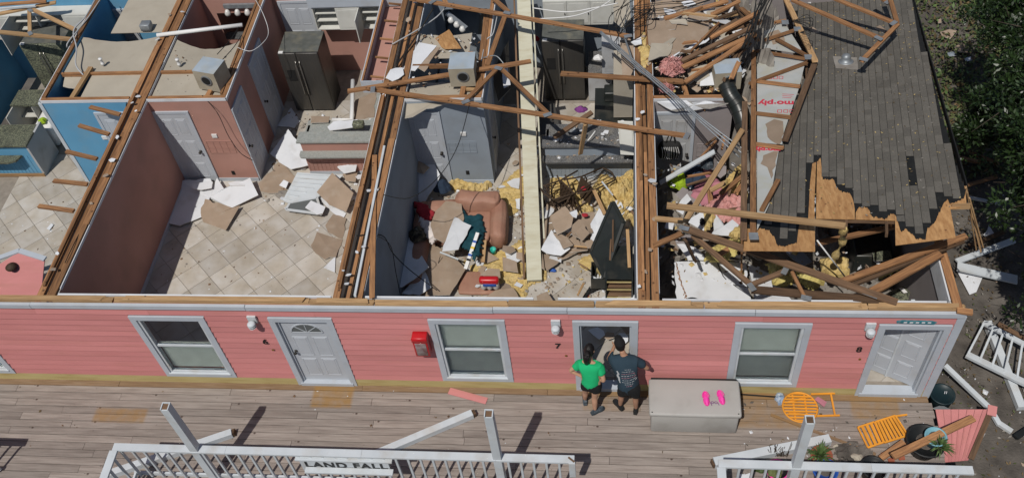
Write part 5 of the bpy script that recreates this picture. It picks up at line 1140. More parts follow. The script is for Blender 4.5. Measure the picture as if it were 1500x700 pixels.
for a, b, m in ((.25, .55, 'lumber_old'), (.5, .7, 'insul_yellow')): lum('splinter', q[0].lerp(q[2], a) + V(.05, 0, .03), q[1].lerp(q[2], b) + V(0, 0, .05), .03, .02, 'lumber_old', BPN)
CB = empty('shelf_cabinet', P(897, 440, FZ), 'low black cabinet with open shelves against the party wall', 'cabinet'); x0, x1, y0, y1 = -.18, .33, 1.75, 2.6
box('side_panel', (x0, y0, FZ + .005), (x0 + .03, y1, .85), 'black_gloss', CB); box('side_panel', (x1 - .03, y0, FZ + .005), (x1, y1, .85), 'black_gloss', CB); box('back_panel', (x0 + .03, y1 - .02, FZ + .005), (x1 - .03, y1, .85), 'black_gloss', CB)
for k, zz in enumerate((.12, .36, .6, .83)): box('shelf', (x0 + .03, y0 + .0 + .02 * k, zz), (x1 - .03, y1 - .02, zz + .03), 'lumber_old' if k < 3 else 'black_gloss', CB); box('shelf_edge', (x0 + .031, y0 - .012, zz), (x1 - .031, y0 - .001, zz + .03), 'skirt', CB)
rbox('table_lamp_pole', P(930, 330, FZ), P(930, 330, FZ) + V(.08, .5, 1.0), .02, 'black_gloss', None, 1); tag(bpy.data.objects['table_lamp_pole'], 'narrow black board on edge behind the black cabinet', 'board')
tag(lum('timber', P(919, 336, 1.2), P(922, 392, .9), .06, .03, 'lumber_pale'), 'splintered pale lath standing beside the black panel', 'lath')
bx_ = empty('toy_box', P(882, 400, .6), 'open black box full of small coloured bottles under the black panel', 'box'); c = P(881, 409, .55)
MB().box(c + V(-.2, 0, -.3), c + V(.2, .42, -.27)).box(c + V(-.2, 0, -.27), c + V(-.18, .42, 0)).box(c + V(.18, 0, -.27), c + V(.2, .42, 0)).box(c + V(-.18, 0, -.27), c + V(.18, .02, 0)).box(c + V(-.18, .4, -.27), c + V(.18, .42, 0)).build('box_shell', 'black_gloss', bx_)
for k in range(14): p = c + V(R.uniform(-.14, .14), R.uniform(.05, .34), -.26); MB().lathe(p, [(.025, 0), (.025, .15), (.012, .18), (.012, .21)], 8).build('bottle', R.choice(['white_plastic', 'red_box', 'blue_plastic', 'teal_plastic', 'white_plastic', 'skirt']), bx_, True)
def shoe(c, yaw, m, sole, label, name='shoe', L=.27, group=None):
    o = empty(name, c, label, 'shoe', group); q = Matrix.Rotation(yaw, 3, 'Z'); c = Vector(c)
    prof = [(0, .03), (.05, .042), (.13, .036), (.2, .046), (.25, .04), (.27, .012)]
    def ringv(z, k): return [c + q @ V((w * k), l * L / .27, z) for l, w in prof] + [c + q @ V(-(w * k), l * L / .27, z) for l, w in prof[::-1]]
    def loft(name, zs, m):
        vs = []; n = 12
        for z, k in zs: vs += ringv(z, k)
        fs = [tuple(range(n))[::-1]] + [(i * n + j, i * n + (j + 1) % n, (i + 1) * n + (j + 1) % n, (i + 1) * n + j) for i in range(len(zs) - 1) for j in range(n)] + [tuple(range((len(zs) - 1) * n, len(zs) * n))]
        return mk(name, vs, fs, m, o, smooth=False)
    loft('sole', [(0, 1.05), (.025, 1.08)], sole); loft('upper', [(.026, 1), (.06, .92), (.085, .6)], m)
    MB().lathe(c + q @ V(0, .06 * L / .27, .0855), [(.03, 0), (.026, .004)], 10).build('opening', 'black_matte', o); return o
shoe(P(855, 440, .1), -.5, 'black_matte', 'red_box', 'black shoe with a red sole on the tiles near the front wall'); shoe(P(864, 430, .1), -1.0, 'black_matte', 'white_plastic', 'black shoe with a white sole beside the red-soled shoe')
for i, (p, m, lab) in enumerate((((810, 396), 'blue_plastic', 'blue crumpled wrapper on the bare tiles'), ((857, 315), 'red_cloth', 'striped towel among the tan boards'), ((855, 276), 'red_cloth', 'small red scrap by the overturned chairs'), ((922, 305), 'white_plastic', 'white wrapper on the big yellow heap'))):
    lumps('wrapper', P(p[0], p[1], .12 if i == 0 else .5), .07, .05, .05, m, lab, 'wrapper', 70 + i)
wire('cable', [P(912, 312, .5), P(922, 300, .6), P(930, 285, .7), P(933, 240, 1.5), P(934, 205, 2.0)], .007, 'black_matte', 'thin cable rising along the party wall above the yellow heap')
# hallway behind the beam: fallen dark panels
for i, (q, z0, z1, m, lab) in enumerate((([(720, 110), (745, 60), (748, 130), (730, 150)], 1.7, 1.2, 'steel_dark', 'dark grey board leaning in the slate hallway'), ([(735, 100), (742, 92), (748, 125), (738, 130)], 1.8, 1.6, 'drywall', 'broken white picture board in the slate hallway'), ([(786, 150), (812, 152), (820, 190), (790, 200)], .5, .3, 'steel_dark', 'dark folding chair seat below the black refrigerator'))):
    shard('fallen_board', [P(a, b, z0 if k < 2 else z1) for k, (a, b) in enumerate(q)], m, lab, 'board', seed=80 + i, tear=.01)
# top of the slate bathroom block
shard('drywall_sheet', [P(590, 102, 2.46), P(614, 63, 2.52), P(640, 68, 2.5), P(608, 105, 2.46)], 'drywall', 'clean white drywall rectangle on the slate bathroom ceiling', 'drywall', seed=90, tear=.006)
shard('drywall_sheet', [P(565, 115, 2.56), P(572, 103, 2.58), P(590, 100, 2.56), P(592, 110, 2.56), P(575, 120, 2.55)], 'drywall', 'ragged white scrap on the party wall by the white rectangle', 'drywall', seed=91)
shard('drywall_sheet', [P(612, 100, 2.46), P(630, 72, 2.48), P(645, 70, 2.48), P(632, 88, 2.46), P(622, 106, 2.46)], 'paper_brown', 'torn tan strip beside the white rectangle on the slate ceiling', 'drywall', seed=92)
shard('plywood_piece', [P(630, 62, 2.2), P(658, 44, 2.75), P(676, 72, 2.6), P(652, 73, 2.4)], 'plywood', 'square of yellow plywood sticking up over the slate bathroom', 'plywood', seed=93, tear=.005, edge='lumber_pale')
wire('cable', [P(578, 100, 2.56), P(612, 50, 2.62), P(635, 12, 2.8)], .018, 'dark_metal', 'straight black conduit leaning over the slate bathroom block'); wire('cable', [P(575, 65, 2.56), P(610, 45, 2.6), P(640, 25, 2.6), P(655, 8, 2.6)], .014, 'cab_grey', 'pale cable draped across the slate bathroom block')
wire('cable', [P(705, 90, 2.55), P(712, 60, 2.5), P(722, 50, 2.6), P(728, 25, 2.7)], .012, 'cab_grey', 'pale cable hanging beside the broken truss board')
wire('cable', [P(708, 85, 2.55), P(725, 82, 2.65), P(735, 90, 2.6), P(742, 102, 2.5)], .012, 'zinc', 'short grey cable loop by the truss plate')
for i, pts in enumerate(([(780, 12), (830, 18), (870, 12), (905, 5)], [(790, 28), (840, 24), (880, 10), (900, -4)])): wire('cable', [P(a, b, 2.45) for a, b in pts], .012, 'white_plastic', 'white cable strung over the slate kitchen cabinets', group='white cables over the slate kitchen')
# ---------------------------------------------------------------- end room and the heap on its bathroom block
c9 = (900, 0); s9 = 5.0
def q9(l, z): return px(l, z, s9, c9)
BD = empty('fallen_ceiling', P(985, 60, 2.45), 'big tan ceiling board with a torn white lower edge on the end bathroom block', 'ceiling board')
shard('board', q9([(235, 150), (370, 160), (530, 190), (690, 150), (690, 270), (400, 425), (250, 330)], 2.56), 'paper_brown', parent=BD, seed=100, tear=.015); shard('torn_edge', q9([(405, 425), (500, 370), (690, 272), (695, 295), (560, 365), (430, 425)], 2.58), 'drywall', parent=BD, seed=101, tear=.03)
for i, (q, z, m, lab, cat) in enumerate((
    ([(240, 20), (420, -10), (690, -10), (640, 40), (480, 90), (370, 120), (240, 150)], 2.5, 'paper_brown', 'tan board behind the big ceiling board', 'drywall'),
    ([(245, 455), (270, 330), (428, 322), (395, 410)], 2.6, 'ceiling_board', 'smooth beige square leaning on the big ceiling board', 'drywall'),
    ([(400, 150), (520, 150), (535, 185), (420, 175)], 2.62, 'ceiling_board', 'beige scrap at the torn top of the big ceiling board', 'drywall'),
    ([(530, 150), (555, 95), (665, 105), (690, 150), (600, 165)], 2.64, 'paper_brown', 'tan flap on the upper corner of the big ceiling board', 'drywall'),
    ([(40, 300), (110, 280), (150, 340), (170, 440), (120, 560), (60, 560)], 2.4, 'paper_brown', 'tan board beside the crooked conduits', 'drywall'),
    ([(0, 0), (110, 0), (120, 150), (60, 210), (0, 170)], 2.3, 'ceiling_board', 'pale ceiling board at the back of the slate kitchen', 'drywall'),
    ([(120, 320), (195, 285), (200, 330), (150, 340)], 2.6, 'drywall', 'small white scrap by the conduit elbow', 'drywall'),
    ([(520, 510), (720, 520), (700, 560), (560, 600)], 2.5, 'paper_brown', 'tan board under the fanned studs', 'drywall'),
    ([(545, 630), (610, 600), (660, 630), (610, 670)], 2.4, 'paper_brown', 'tan scrap hanging below the fanned studs', 'drywall'),
    ([(610, 580), (740, 545), (690, 605)], 2.52, 'paper_brown', 'pointed tan flap by the grey duct end', 'drywall'))):
    shard('drywall_sheet', q9(q, z), m, lab, cat, seed=110 + i, tear=.025, curl=.05)
drape('insulation_heap', q9([(165, 350), (200, 240), (235, 240), (240, 330), (270, 340), (260, 500), (200, 480)], 2.5), 2.46, .14, 'insul_yellow', 'yellow insulation strip beside the crooked conduits', 'insulation', freq=9, seed=11)
fluff('pink_insulation', P(985, 101, 2.62), .24, .2, .3, 'insul_pink', 'fluffy tuft of pink fibreglass on the end bathroom block', seed=3, rough=.7); fluff('pink_insulation', P(976, 131, 2.5), .12, .09, .15, 'insul_pink', 'smaller pink fibreglass tuft hanging below the large tuft', seed=4, rough=.7)
fluff('pink_insulation', P(1062, 102, 2.62), .16, .06, .1, 'insul_pink', 'thin pink fibreglass wisp over the grey duct end', seed=5, rough=.7)
o = empty('air_duct', P(1075, 145, 2.3), 'black insulated air duct slumped beside the gable frame', 'duct'); a = smoothpts([P(1064, 124, 2.6), P(1070, 140, 2.5), P(1082, 158, 2.35), P(1092, 190, 2.1)], 5); MB().tube(a, .16, 16).build('duct_sleeve', 'black_gloss', o, True)
for k in range(3, len(a) - 1, 2): MB().tube([a[k], a[k] + (a[k + 1] - a[k]) * .15], .165, 16).build('duct_rib', 'black_matte', o)
plenum(P(1065, 132, 2.44), 0, .5, .4, .42, .1, 'grey duct box behind the black insulated duct')
lum('joist', P(957, 144, 2.46), P(1068, 145, 2.46), .05, .09, 'lumber', B)
shard('drywall_sheet', [P(962, 150, 2.46), P(985, 148, 2.46), P(1068, 152, 2.46), P(1040, 160, 2.3), P(990, 164, 2.25), P(975, 158, 2.35)], 'drywall', 'white ragged ceiling edge hanging over the mauve door', 'drywall', seed=130, tear=.03)
wire('cable', [P(982, 165, 2.3), P(982, 182, 1.9)], .012, 'lumber_pale' , 'hook strap holding the striped bag on the mauve door') if False else None
ZB = empty('striped_bag', PY(982, 215, 4.7), 'black and white striped handbag hanging on the mauve door', 'bag'); c = PY(982, 214, 4.72)
rbox('bag_body', c + V(-.22, -.1, -.3), c + V(.2, .06, .12), .08, 'black_matte', ZB, 3, .02)
for k in range(9): MB().tube(smoothpts([c + V(-.16 + .038 * k, -.121, -.24), c + V(-.15 + .038 * k + .02 * math.sin(k), -.128, -.1), c + V(-.17 + .038 * k, -.12, .08)], 3), .008, 5).build('stripe', 'white_plastic', ZB)
MB().tube(smoothpts([c + V(-.1, -.05, .1), c + V(-.05, -.03, .3), c + V(0, -.02, .42), c + V(.05, -.03, .3), c + V(.09, -.05, .1)], 4), .012, 6).build('strap', 'black_matte', ZB, True)
tag(lum('door_casing', P(967, 268, 1.2), P(1047, 222, 1.9), .1, .03, 'white_paint'), 'white door casing fallen across the striped bag door', 'casing')
lumps('lime_bag', P(995, 268, .9), .22, .2, .35, 'lime', 'lime green sack below the fallen white casing', 'sack', 50); lumps('jeans_heap', P(1016, 262, .95), .26, .3, .4, 'denim', 'heap of dark blue jeans beside the lime sack', 'clothes', 51)
lumps('grey_shoe_bag', P(1036, 240, 1.4), .13, .17, .25, 'shoe_grey', 'grey bag on top of the jeans by the white casing', 'bag', 52)
drape('blanket', px([(1018, 268), (1030, 248), (1042, 250), (1062, 275), (1048, 300), (1030, 300), (1010, 290)], 1.0), .95, .2, 'pink_cloth', 'dusty pink blanket between the leaning stud and the mauve wall', 'blanket', freq=4, ridge=True, smooth=True, seed=12)
drape('insulation_heap', px([(1060, 268), (1090, 240), (1096, 290), (1080, 330), (1058, 320), (1052, 290)], 1.0), .95, .35, 'insul_yellow', 'yellow insulation beside the dusty pink blanket', 'insulation', freq=8, seed=13)
drape('pink_batt', px([(1035, 300), (1060, 280), (1090, 290), (1092, 330), (1060, 322), (1040, 312)], 1.4), 1.35, .2, 'insul_pink', 'brownish pink batts above the white ragged sheet', 'insulation', freq=7, seed=14)
c3b = (950, 280); s3 = 4.24
def qb(l, z): return px(l, z, s3, c3b)
for i, (q, z, m, lab, cv) in enumerate((
    ([(157, 440), (400, 436), (605, 446), (615, 520), (600, 570), (640, 690), (176, 690), (165, 560)], 1.0, 'drywall', 'big white ceiling sheet with rusty nail streaks fallen in the end room', .02),
    ([(615, 450), (745, 512), (900, 690), (660, 690), (640, 560)], .95, 'drywall', 'white sheet under the dark truss chord', .02),
    ([(175, 330), (215, 330), (290, 350), (345, 400), (350, 430), (250, 430)], 1.1, 'drywall', 'white triangular piece behind the big white sheet', .05),
    ([(230, 190), (330, 130), (350, 160), (345, 245), (290, 220)], 1.5, 'drywall', 'white piece with a dark scorch below the long pale stud', .04),
    ([(392, 262), (420, 145), (450, 180), (480, 240), (520, 180), (560, 215), (545, 262), (500, 275)], 1.5, 'drywall', 'white ragged piece among the yellow batts', .05),
    ([(170, 120), (200, 60), (240, 20), (265, 60), (230, 90), (215, 150)], 1.3, 'drywall', 'white piece beside the leaning stud', .05),
    ([(500, 425), (530, 400), (620, 410), (640, 440)], 1.3, 'steel_dark', 'dark pan lying behind the big white sheet', .03),
    ([(690, 250), (700, 330), (760, 420), (640, 400)], .6, 'mauve_paint', 'dark mauve board beneath the plywood edge', .03) if False else ([(110, 190), (160, 195), (150, 240), (100, 230)], 1.2, 'drywall', 'grey white scrap beside the party wall stub', .04))):
    shard('drywall_sheet', qb(q, z), m, lab, 'drywall', seed=140 + i, curl=cv, tear=.025)
lumps('phone_holder', P(1029, 325, 1.55), .05, .08, .05, 'black_matte', 'small black holder on the scorched white piece', 'holder', 60)
streak = MB()
for k in range(26): p = P(990 + k * .62 + R.uniform(-.8, .8), 385 + k * 2.1, 1.018); streak.bar(p, p + V(R.uniform(-.02, .02), -.05, 0), .012 + R.uniform(0, .01), .006)
tag(streak.build('rusty_strip', 'lumber'), 'rusty nail strip across the big white ceiling sheet', 'strip')
for i, (l, z, m, lab) in enumerate((([(340, 390), (450, 330), (520, 300), (570, 330), (540, 420), (480, 440), (350, 435)], 1.25, 'insul_batt', 'yellow batts behind the big white sheet'), ([(500, 270), (570, 220), (575, 300), (520, 300)], 1.5, 'insul_yellow', 'yellow fluff beneath the plywood sheet edge'), ([(340, 150), (400, 140), (410, 170), (380, 250), (350, 245)], 1.45, 'insul_yellow', 'yellow fluff between two white ragged pieces'), ([(740, 460), (850, 440), (900, 560), (850, 590), (770, 580)], 1.3, 'insul_batt', 'yellow batts below the dark truss web'))):
    drape('insulation_batt', qb(l, z), z, .22, m, lab, 'insulation', freq=6, seed=20 + i)
c4b = (1130, 300); s4 = 4.667
def q4(l, z): return px(l, z, s4, c4b)
for i, (l, z, m, lab) in enumerate((([(170, 440), (240, 470), (380, 540), (280, 585), (200, 540)], 1.4, 'insul_batt', 'smooth yellow batts between the dark truss chords'), ([(330, 380), (520, 375), (535, 490), (430, 510), (340, 460)], 1.3, 'insul_yellow', 'lumpy yellow insulation under the roof slab'), ([(700, 500), (850, 430), (870, 440), (760, 510)], 1.6, 'insul_batt', 'yellow strip between crossing rafters'), ([(0, 500), (80, 470), (140, 540), (40, 560)], 1.3, 'insul_batt', 'yellow batts left of the truss web plate'))):
    drape('insulation_batt', q4(l, z), z, .25, m, lab, 'insulation', freq=6, seed=30 + i)
WP = empty('black_appliance', P(1255, 390, .9), 'black scuffed appliance lying in the dark under the roof slab', 'appliance'); rbox('appliance_body', P(1245, 405, .5), P(1285, 372, .5) + V(.1, .1, .6), .03, 'black_gloss', WP, 2); shard('mottled_panel', q4([(690, 330), (810, 310), (825, 370), (700, 385)], 1.25), 'granite_green', parent=WP, seed=3, tear=.02)
for i, (l, z, m, lab) in enumerate((([(800, 600), (900, 560), (950, 600), (930, 660), (820, 650)], .9, 'granite_green', 'mottled torn panel by the end wall'), ([(870, 570), (900, 570), (930, 600), (905, 605)], .98, 'white_plastic', 'pale blue envelope on the mottled panel'), ([(820, 640), (930, 668), (925, 690), (850, 680)], 1.0, 'ceiling_board', 'cream board strip against the front wall by the corner'), ([(100, 330), (210, 320), (280, 390), (220, 420), (150, 380)], 1.0, 'slate_paint', 'slate grey board in the dark below the plywood'))):
    shard('panel_piece', q4(l, z), m, lab, 'panel', seed=150 + i)
HN = empty('hanging_insulation', P(1230, 350, 2.5), 'stringy insulation hanging from the end of the long pale stud', 'insulation'); MB().tube(smoothpts([P(1237, 335, 3.72), P(1232, 345, 3.3), P(1234, 355, 3.0), P(1226, 370, 2.6), P(1222, 380, 2.3)], 5), lambda t: .04 + .03 * math.sin(t * 17), 7).build('fibre_strand', 'insul_yellow', HN)
pipe('pipe', [P(1197, 352, 3.0), P(1240, 408, 1.8)], .012, 'white_plastic', 'thin white rod leaning under the roof slab', 'rod')
box('interior_casing', (4.68, .3, FZ), (4.74, .42, 2.2), 'white_paint', B)
wire('cable', [P(1051, 385, 1.05), P(1060, 405, 1.05), P(1075, 417, 1.05), P(1098, 421, 2.3)], .008, 'black_matte', 'black cable curling over the big white sheet'); wire('cable', [P(1000, 440, 1.2), P(1012, 436, 1.1), P(1022, 438, 1.05), P(1030, 444, 1.02)], .01, 'black_matte', 'short black cable end on the front edge of the big white sheet')
# tangled wires above the kitchen and beside the gable frame
rr = random.Random(5)
for i in range(12):
    a = (900 + rr.uniform(-8, 25), rr.uniform(30, 75)); b = (915 + rr.uniform(0, 45), rr.uniform(-6, 14)); m_ = ((a[0] + b[0]) / 2 + rr.uniform(-22, 20), (a[1] + b[1]) / 2 + rr.uniform(-10, 14))
    wire('cable', [P(*a, 2.5), P(*m_, 2.75 + rr.uniform(0, .2)), P(*b, 2.6)], .008, 'black_matte', 'thin black cable in the tangle above the slate kitchen side wall', group='tangled cables above the slate kitchen')
for i in range(5):
    y = rr.uniform(2, 20); wire('cable', [P(925, y + 6, 2.65), P(970, y + rr.uniform(-3, 8), 2.75), P(1010, y - 3, 2.7), P(1040, y - 12, 2.7)], .007, 'black_matte', 'long thin black cable drawn across the tan boards', group='cables drawn across the tan boards')
for i in range(10):
    x = 1096 + rr.uniform(0, 18); wire('cable', [P(x - 8 + rr.uniform(-6, 6), 72, 3.0), P(x + rr.uniform(-5, 5), 45, 3.3), P(x + 8, 22, 3.3), P(x + 16 + rr.uniform(-6, 8), -6, 3.2)], .011, 'black_matte', 'black cable in the thick bundle beside the gable frame', group='cable bundle beside the gable frame')
for i in range(5): wire('cable', [P(1165, 30, 3.05), P(1180 + rr.uniform(0, 10), 22 + i * 5, 3.1), P(1186, 40 + i * 3, 3.05), P(1172, 48, 3.05)], .006, 'black_matte', 'thin wire loop lying on the shingles beside the gable frame', group='wire loops on the shingles')
tag(crumbs('rubble_crumbs', (-4.0, .3, 1.9, 4.8), 1500, FZ + .03, ['drywall', 'paper_brown', 'insul_yellow', 'lumber_old', 'paper_brown', 'concrete_dust'], 3, .055), 'rubble crumbs among the debris of the sofa room', 'rubble')
tag(crumbs('rubble_crumbs', (-1.4, .3, 5.2, 7.3), 160, 1.1, ['drywall', 'paper_brown', 'lumber_old'], 6, .05), 'rubble crumbs on the slate kitchen tops', 'rubble') if False else None
tag(crumbs('rubble_crumbs', (.8, 4.9, 1.6, 4.6), 700, 1.02, ['drywall', 'paper_brown', 'insul_yellow', 'lumber_old', 'drywall'], 4, .07), 'rubble crumbs heaped in the end room', 'rubble')
drape('rubble_bed', [(.76, 1.9), (5.1, 1.9), (5.1, 4.8), (.76, 4.8)], .1, .8, 'concrete_dust', 'dark bed of rubble filling the floor of the end room', 'rubble', freq=3, step=.09, soft=.5, seed=40)
drape('rubble_bed', [(2.3, 4.8), (5.0, 4.8), (5.0, 8), (2.3, 8)], .1, .9, 'concrete_dust', 'dark rubble below the tilted roof slab', 'rubble', freq=3, step=.12, soft=.5, seed=41)
# roof scraps
for i, (q, lab) in enumerate((([(1182, 42), (1190, 40), (1200, 48), (1195, 49)], 'small tan scrap on the shingles near the gable frame'), ([(1281, 42), (1289, 38), (1299, 46), (1293, 49)], 'tan scrap under the crooked truss tail'), ([(1178, -2), (1186, -2), (1188, 6), (1180, 4)], 'white scrap at the back of the shingles'))):
    p = [rp(a, b, .02) for a, b in q]; shard('drywall_sheet', p, 'paper_brown' if i < 2 else 'drywall', lab, 'drywall', seed=170 + i, tear=.01)
# small scraps, one object each
def scraps(n, rect, z, mats, labels, group, seed, s0=.05, s1=.16):
    rr = random.Random(seed)
    for k in range(n):
        x, y = rr.uniform(rect[0], rect[1]), rr.uniform(rect[2], rect[3]); s = rr.uniform(s0, s1); m_ = rr.randrange(len(mats)); a0 = rr.uniform(0, 6); nn = rr.choice((4, 5, 5, 6)); ti = (rr.uniform(-.35, .35), rr.uniform(-.35, .35)); zz = z + rr.uniform(0, .08)
        pts = []
        for i in range(nn):
            a = a0 + 6.283 * i / nn; r_ = s * rr.uniform(.6, 1.2); dx, dy = r_ * math.cos(a), r_ * math.sin(a) * rr.choice((.7, 1)); pts.append(V(x + dx, y + dy, zz + .35 * s + dx * ti[0] + dy * ti[1]))
        shard('board_scrap', pts, mats[m_], labels[m_], 'scrap', group + ' (' + mats[m_].replace('_', ' ') + ')', seed=seed + k, tear=.008)
scraps(40, (-1.9, .2, 2.7, 4.6), .1, ['paper_brown', 'drywall'], ['small tan scrap strewn right of the cream beam in the sofa room', 'small white scrap strewn right of the cream beam in the sofa room'], 'small scraps right of the cream beam', 500)
scraps(12, (-3.4, -1.7, 2.0, 3.0), .12, ['paper_brown', 'drywall'], ['small tan scrap strewn in front of the loveseat', 'small white scrap strewn in front of the loveseat'], 'small scraps before the loveseat', 600)
scraps(24, (-7.6, -4.8, 4.4, 6.6), .1, ['paper_brown', 'drywall'], ['small tan scrap strewn around the salmon bar', 'small white scrap strewn around the salmon bar'], 'small scraps around the salmon bar', 700)
scraps(16, (-1.4, .2, 5.1, 5.7), 1.1, ['paper_brown', 'drywall'], ['small tan scrap on the granite bar top', 'small white scrap on the granite bar top'], 'small scraps on the granite bar', 800, .03, .1)
scraps(14, (-2.4, -1.7, 4.7, 7.2), .1, ['paper_brown', 'drywall'], ['small tan scrap on the slate hallway floor', 'small white scrap on the slate hallway floor'], 'small scraps in the slate hallway', 900, .04, .12)
scraps(26, (.9, 2.2, 5.0, 8.2), 2.42, ['paper_brown', 'drywall', 'ceiling_board'], ['small tan scrap on the end bathroom block', 'small white scrap on the end bathroom block', 'small beige scrap on the end bathroom block'], 'small scraps on the end bathroom block', 950, .05, .16)
scraps(5, (-.55, .3, .9, 1.7), .1, ['paper_brown', 'drywall'], ['tan scrap on the floor just inside door 7', 'white scrap on the floor just inside door 7'], 'scraps inside door 7', 990, .1, .25)
# fibres on the pink tufts
def fibres(c, r, n, m, parent, seed):
    rr = random.Random(seed); mb = MB()
    for _ in range(n):
        d = V(rr.gauss(0, 1), rr.gauss(0, 1), abs(rr.gauss(0, 1))).normalized(); p = c + V(d.x * r[0], d.y * r[1], d.z * r[2]) * rr.uniform(.7, 1.02); t = V(rr.gauss(0, 1), rr.gauss(0, 1), rr.gauss(0, 1)).normalized() * rr.uniform(.03, .08); u = t.cross(d).normalized() * rr.uniform(.008, .02)
        mb.add([p - t, p - t * .2 + u + d * .02, p + t + d * rr.uniform(0, .04), p - u * .6], [(0, 1, 2, 3)])
    return mb.build('fibres', m, parent)
for o_ in [q for q in bpy.data.objects if q.name.startswith('pink_insulation')]:
    mx = [v.co for v in o_.data.vertices]; r_ = (max(v.x for v in mx) * .95, max(v.y for v in mx) * .95, max(v.z for v in mx) * .95); fibres(ORG[o_].copy(), r_, 500, 'insul_pink', o_, 3)
scraps(20, (-1.7, .0, 3.0, 4.2), .15, ['paper_brown', 'paper_brown', 'drywall'], ['palm-sized tan board chunk heaped beside the black headboard', 'palm-sized tan board chunk heaped beside the black headboard', 'palm-sized white board chunk heaped beside the black headboard'], 'board chunks beside the black headboard', 1100, .14, .28)
scraps(5, (-2.6, -1.8, 2.1, 3.2), .18, ['paper_brown', 'drywall'], ['hand-wide tan chunk on the boards before the loveseat', 'hand-wide white chunk on the boards before the loveseat'], 'board chunks before the loveseat', 1200, .12, .24)
scraps(16, (1.0, 3.0, 2.2, 4.4), .9, ['paper_brown', 'drywall', 'mauve_paint'], ['tan chunk in the rubble of the end room', 'white chunk in the rubble of the end room', 'mauve painted chunk in the rubble of the end room'], 'board chunks in the end room', 1300, .12, .3)
rr = random.Random(77)
for k in range(20):
    a = (rr.uniform(985, 1085), rr.uniform(2, 118)); an = rr.gauss(-.55, .35); L_ = rr.uniform(22, 60); z = rr.uniform(2.52, 2.95)
    tag(lum('timber', P(a[0], a[1], z), P(a[0] + L_ * math.cos(an), a[1] + L_ * math.sin(an), z + rr.uniform(-.1, .25)), rr.choice((.089, .06, .04)), .035, rr.choice(('lumber', 'lumber_old', 'lumber_old', 'lumber_pale')), ragged=.12), 'splintered stud in the heap between the big tan ceiling board and the gable frame', 'timber', 'splintered studs heaped by the gable frame')
for k in range(9):
    a = (rr.uniform(1000, 1085), rr.uniform(200, 330)); an = rr.gauss(-.8, .5); L_ = rr.uniform(18, 45); z = rr.uniform(1.3, 1.8)
    tag(lum('timber', P(a[0], a[1], z), P(a[0] + L_ * math.cos(an), a[1] + L_ * math.sin(an), z + rr.uniform(-.2, .2)), rr.choice((.089, .05, .04)), .035, rr.choice(('lumber', 'lumber_old')), ragged=.1), 'splintered stud among the clothes and batts of the end room', 'timber', 'splintered studs in the end room')
for k in range(10):
    a = (rr.uniform(820, 925), rr.uniform(255, 420)); an = rr.uniform(0, 3.1); L_ = rr.uniform(10, 26); z = rr.uniform(.35, .6)
    tag(lum('lath', P(a[0], a[1], z), P(a[0] + L_ * math.cos(an), a[1] + L_ * math.sin(an), z + rr.uniform(-.1, .1)), rr.choice((.04, .03)), .02, rr.choice(('lumber_pale', 'lumber_old', 'white_paint')), ragged=.05), 'thin broken lath in the debris right of the cream beam', 'lath', 'broken laths right of the cream beam')

tag(crumbs('rubble_crumbs', (-7.6, -4.8, 4.3, 7.2), 420, FZ + .02, ['drywall', 'paper_brown', 'concrete_dust', 'lumber_old'], 13, .06), 'rubble crumbs around the salmon bar and refrigerator', 'rubble', kind='stuff')
tag(crumbs('rubble_crumbs', (.78, 2.15, 5.0, 8.5), 420, 2.5, ['drywall', 'paper_brown', 'insul_yellow', 'lumber_old'], 14, .06), 'rubble crumbs on the end bathroom block', 'rubble', kind='stuff')
tag(crumbs('rubble_crumbs', (-1.4, .3, 4.9, 5.3), 90, .81, ['drywall', 'paper_brown', 'concrete_dust'], 15, .04), 'rubble crumbs on the lower granite top', 'rubble', kind='stuff')
tag(crumbs('rubble_crumbs', (-1.4, .3, 5.05, 5.32), 70, 1.1, ['drywall', 'paper_brown', 'concrete_dust'], 16, .04), 'rubble crumbs on the upper granite top', 'rubble', kind='stuff')
tag(crumbs('rubble_crumbs', (-4.1, -2.7, 5.1, 7.0), 160, 2.42, ['drywall', 'paper_brown', 'lumber_old'], 17, .05), 'rubble crumbs on the slate bathroom ceiling', 'rubble', kind='stuff')
tag(crumbs('rubble_crumbs', (-9.4, -7.95, 5.2, 6.8), 60, 2.4, ['paper_brown', 'lumber_old', 'concrete_dust'], 18, .03), 'crumbs on the salmon bathroom ceiling', 'rubble', kind='stuff')

drape('rubble_bed', [(2.26, 5.0), (3.35, 5.0), (3.6, 8.4), (2.26, 8.4)], .1, 3.4, 'concrete_dust', 'tall rubble pile between the end bathroom block and the gable frame', 'rubble', freq=2.4, step=.08, soft=.4, seed=44)
scraps(34, (2.3, 3.3, 5.1, 8.2), 1.95, ['paper_brown', 'drywall', 'ceiling_board'], ['tan chunk on the tall rubble pile by the gable frame', 'white chunk on the tall rubble pile by the gable frame', 'beige chunk on the tall rubble pile by the gable frame'], 'chunks on the tall rubble pile', 1500, .1, .3)
scraps(20, (.9, 2.2, 5.2, 7.6), 2.45, ['paper_brown', 'drywall', 'ceiling_board'], ['broad tan chunk under the fanned studs', 'broad white chunk under the fanned studs', 'broad beige chunk under the fanned studs'], 'broad chunks under the fanned studs', 1600, .12, .28)
for i, (x_, lab) in enumerate(((-9.65, 'blue and salmon rooms'), (-4.37, 'salmon and sofa rooms'), (.54, 'sofa and end rooms'))):
    scraps(12, (x_ - .16, x_ + .16, .3, 8.0), 2.51, ['drywall', 'paper_brown'], ['white plaster bit on the party wall top between the ' + lab, 'tan paper bit on the party wall top between the ' + lab], 'bits on the wall top between the ' + lab, 1700 + i * 50, .03, .075)
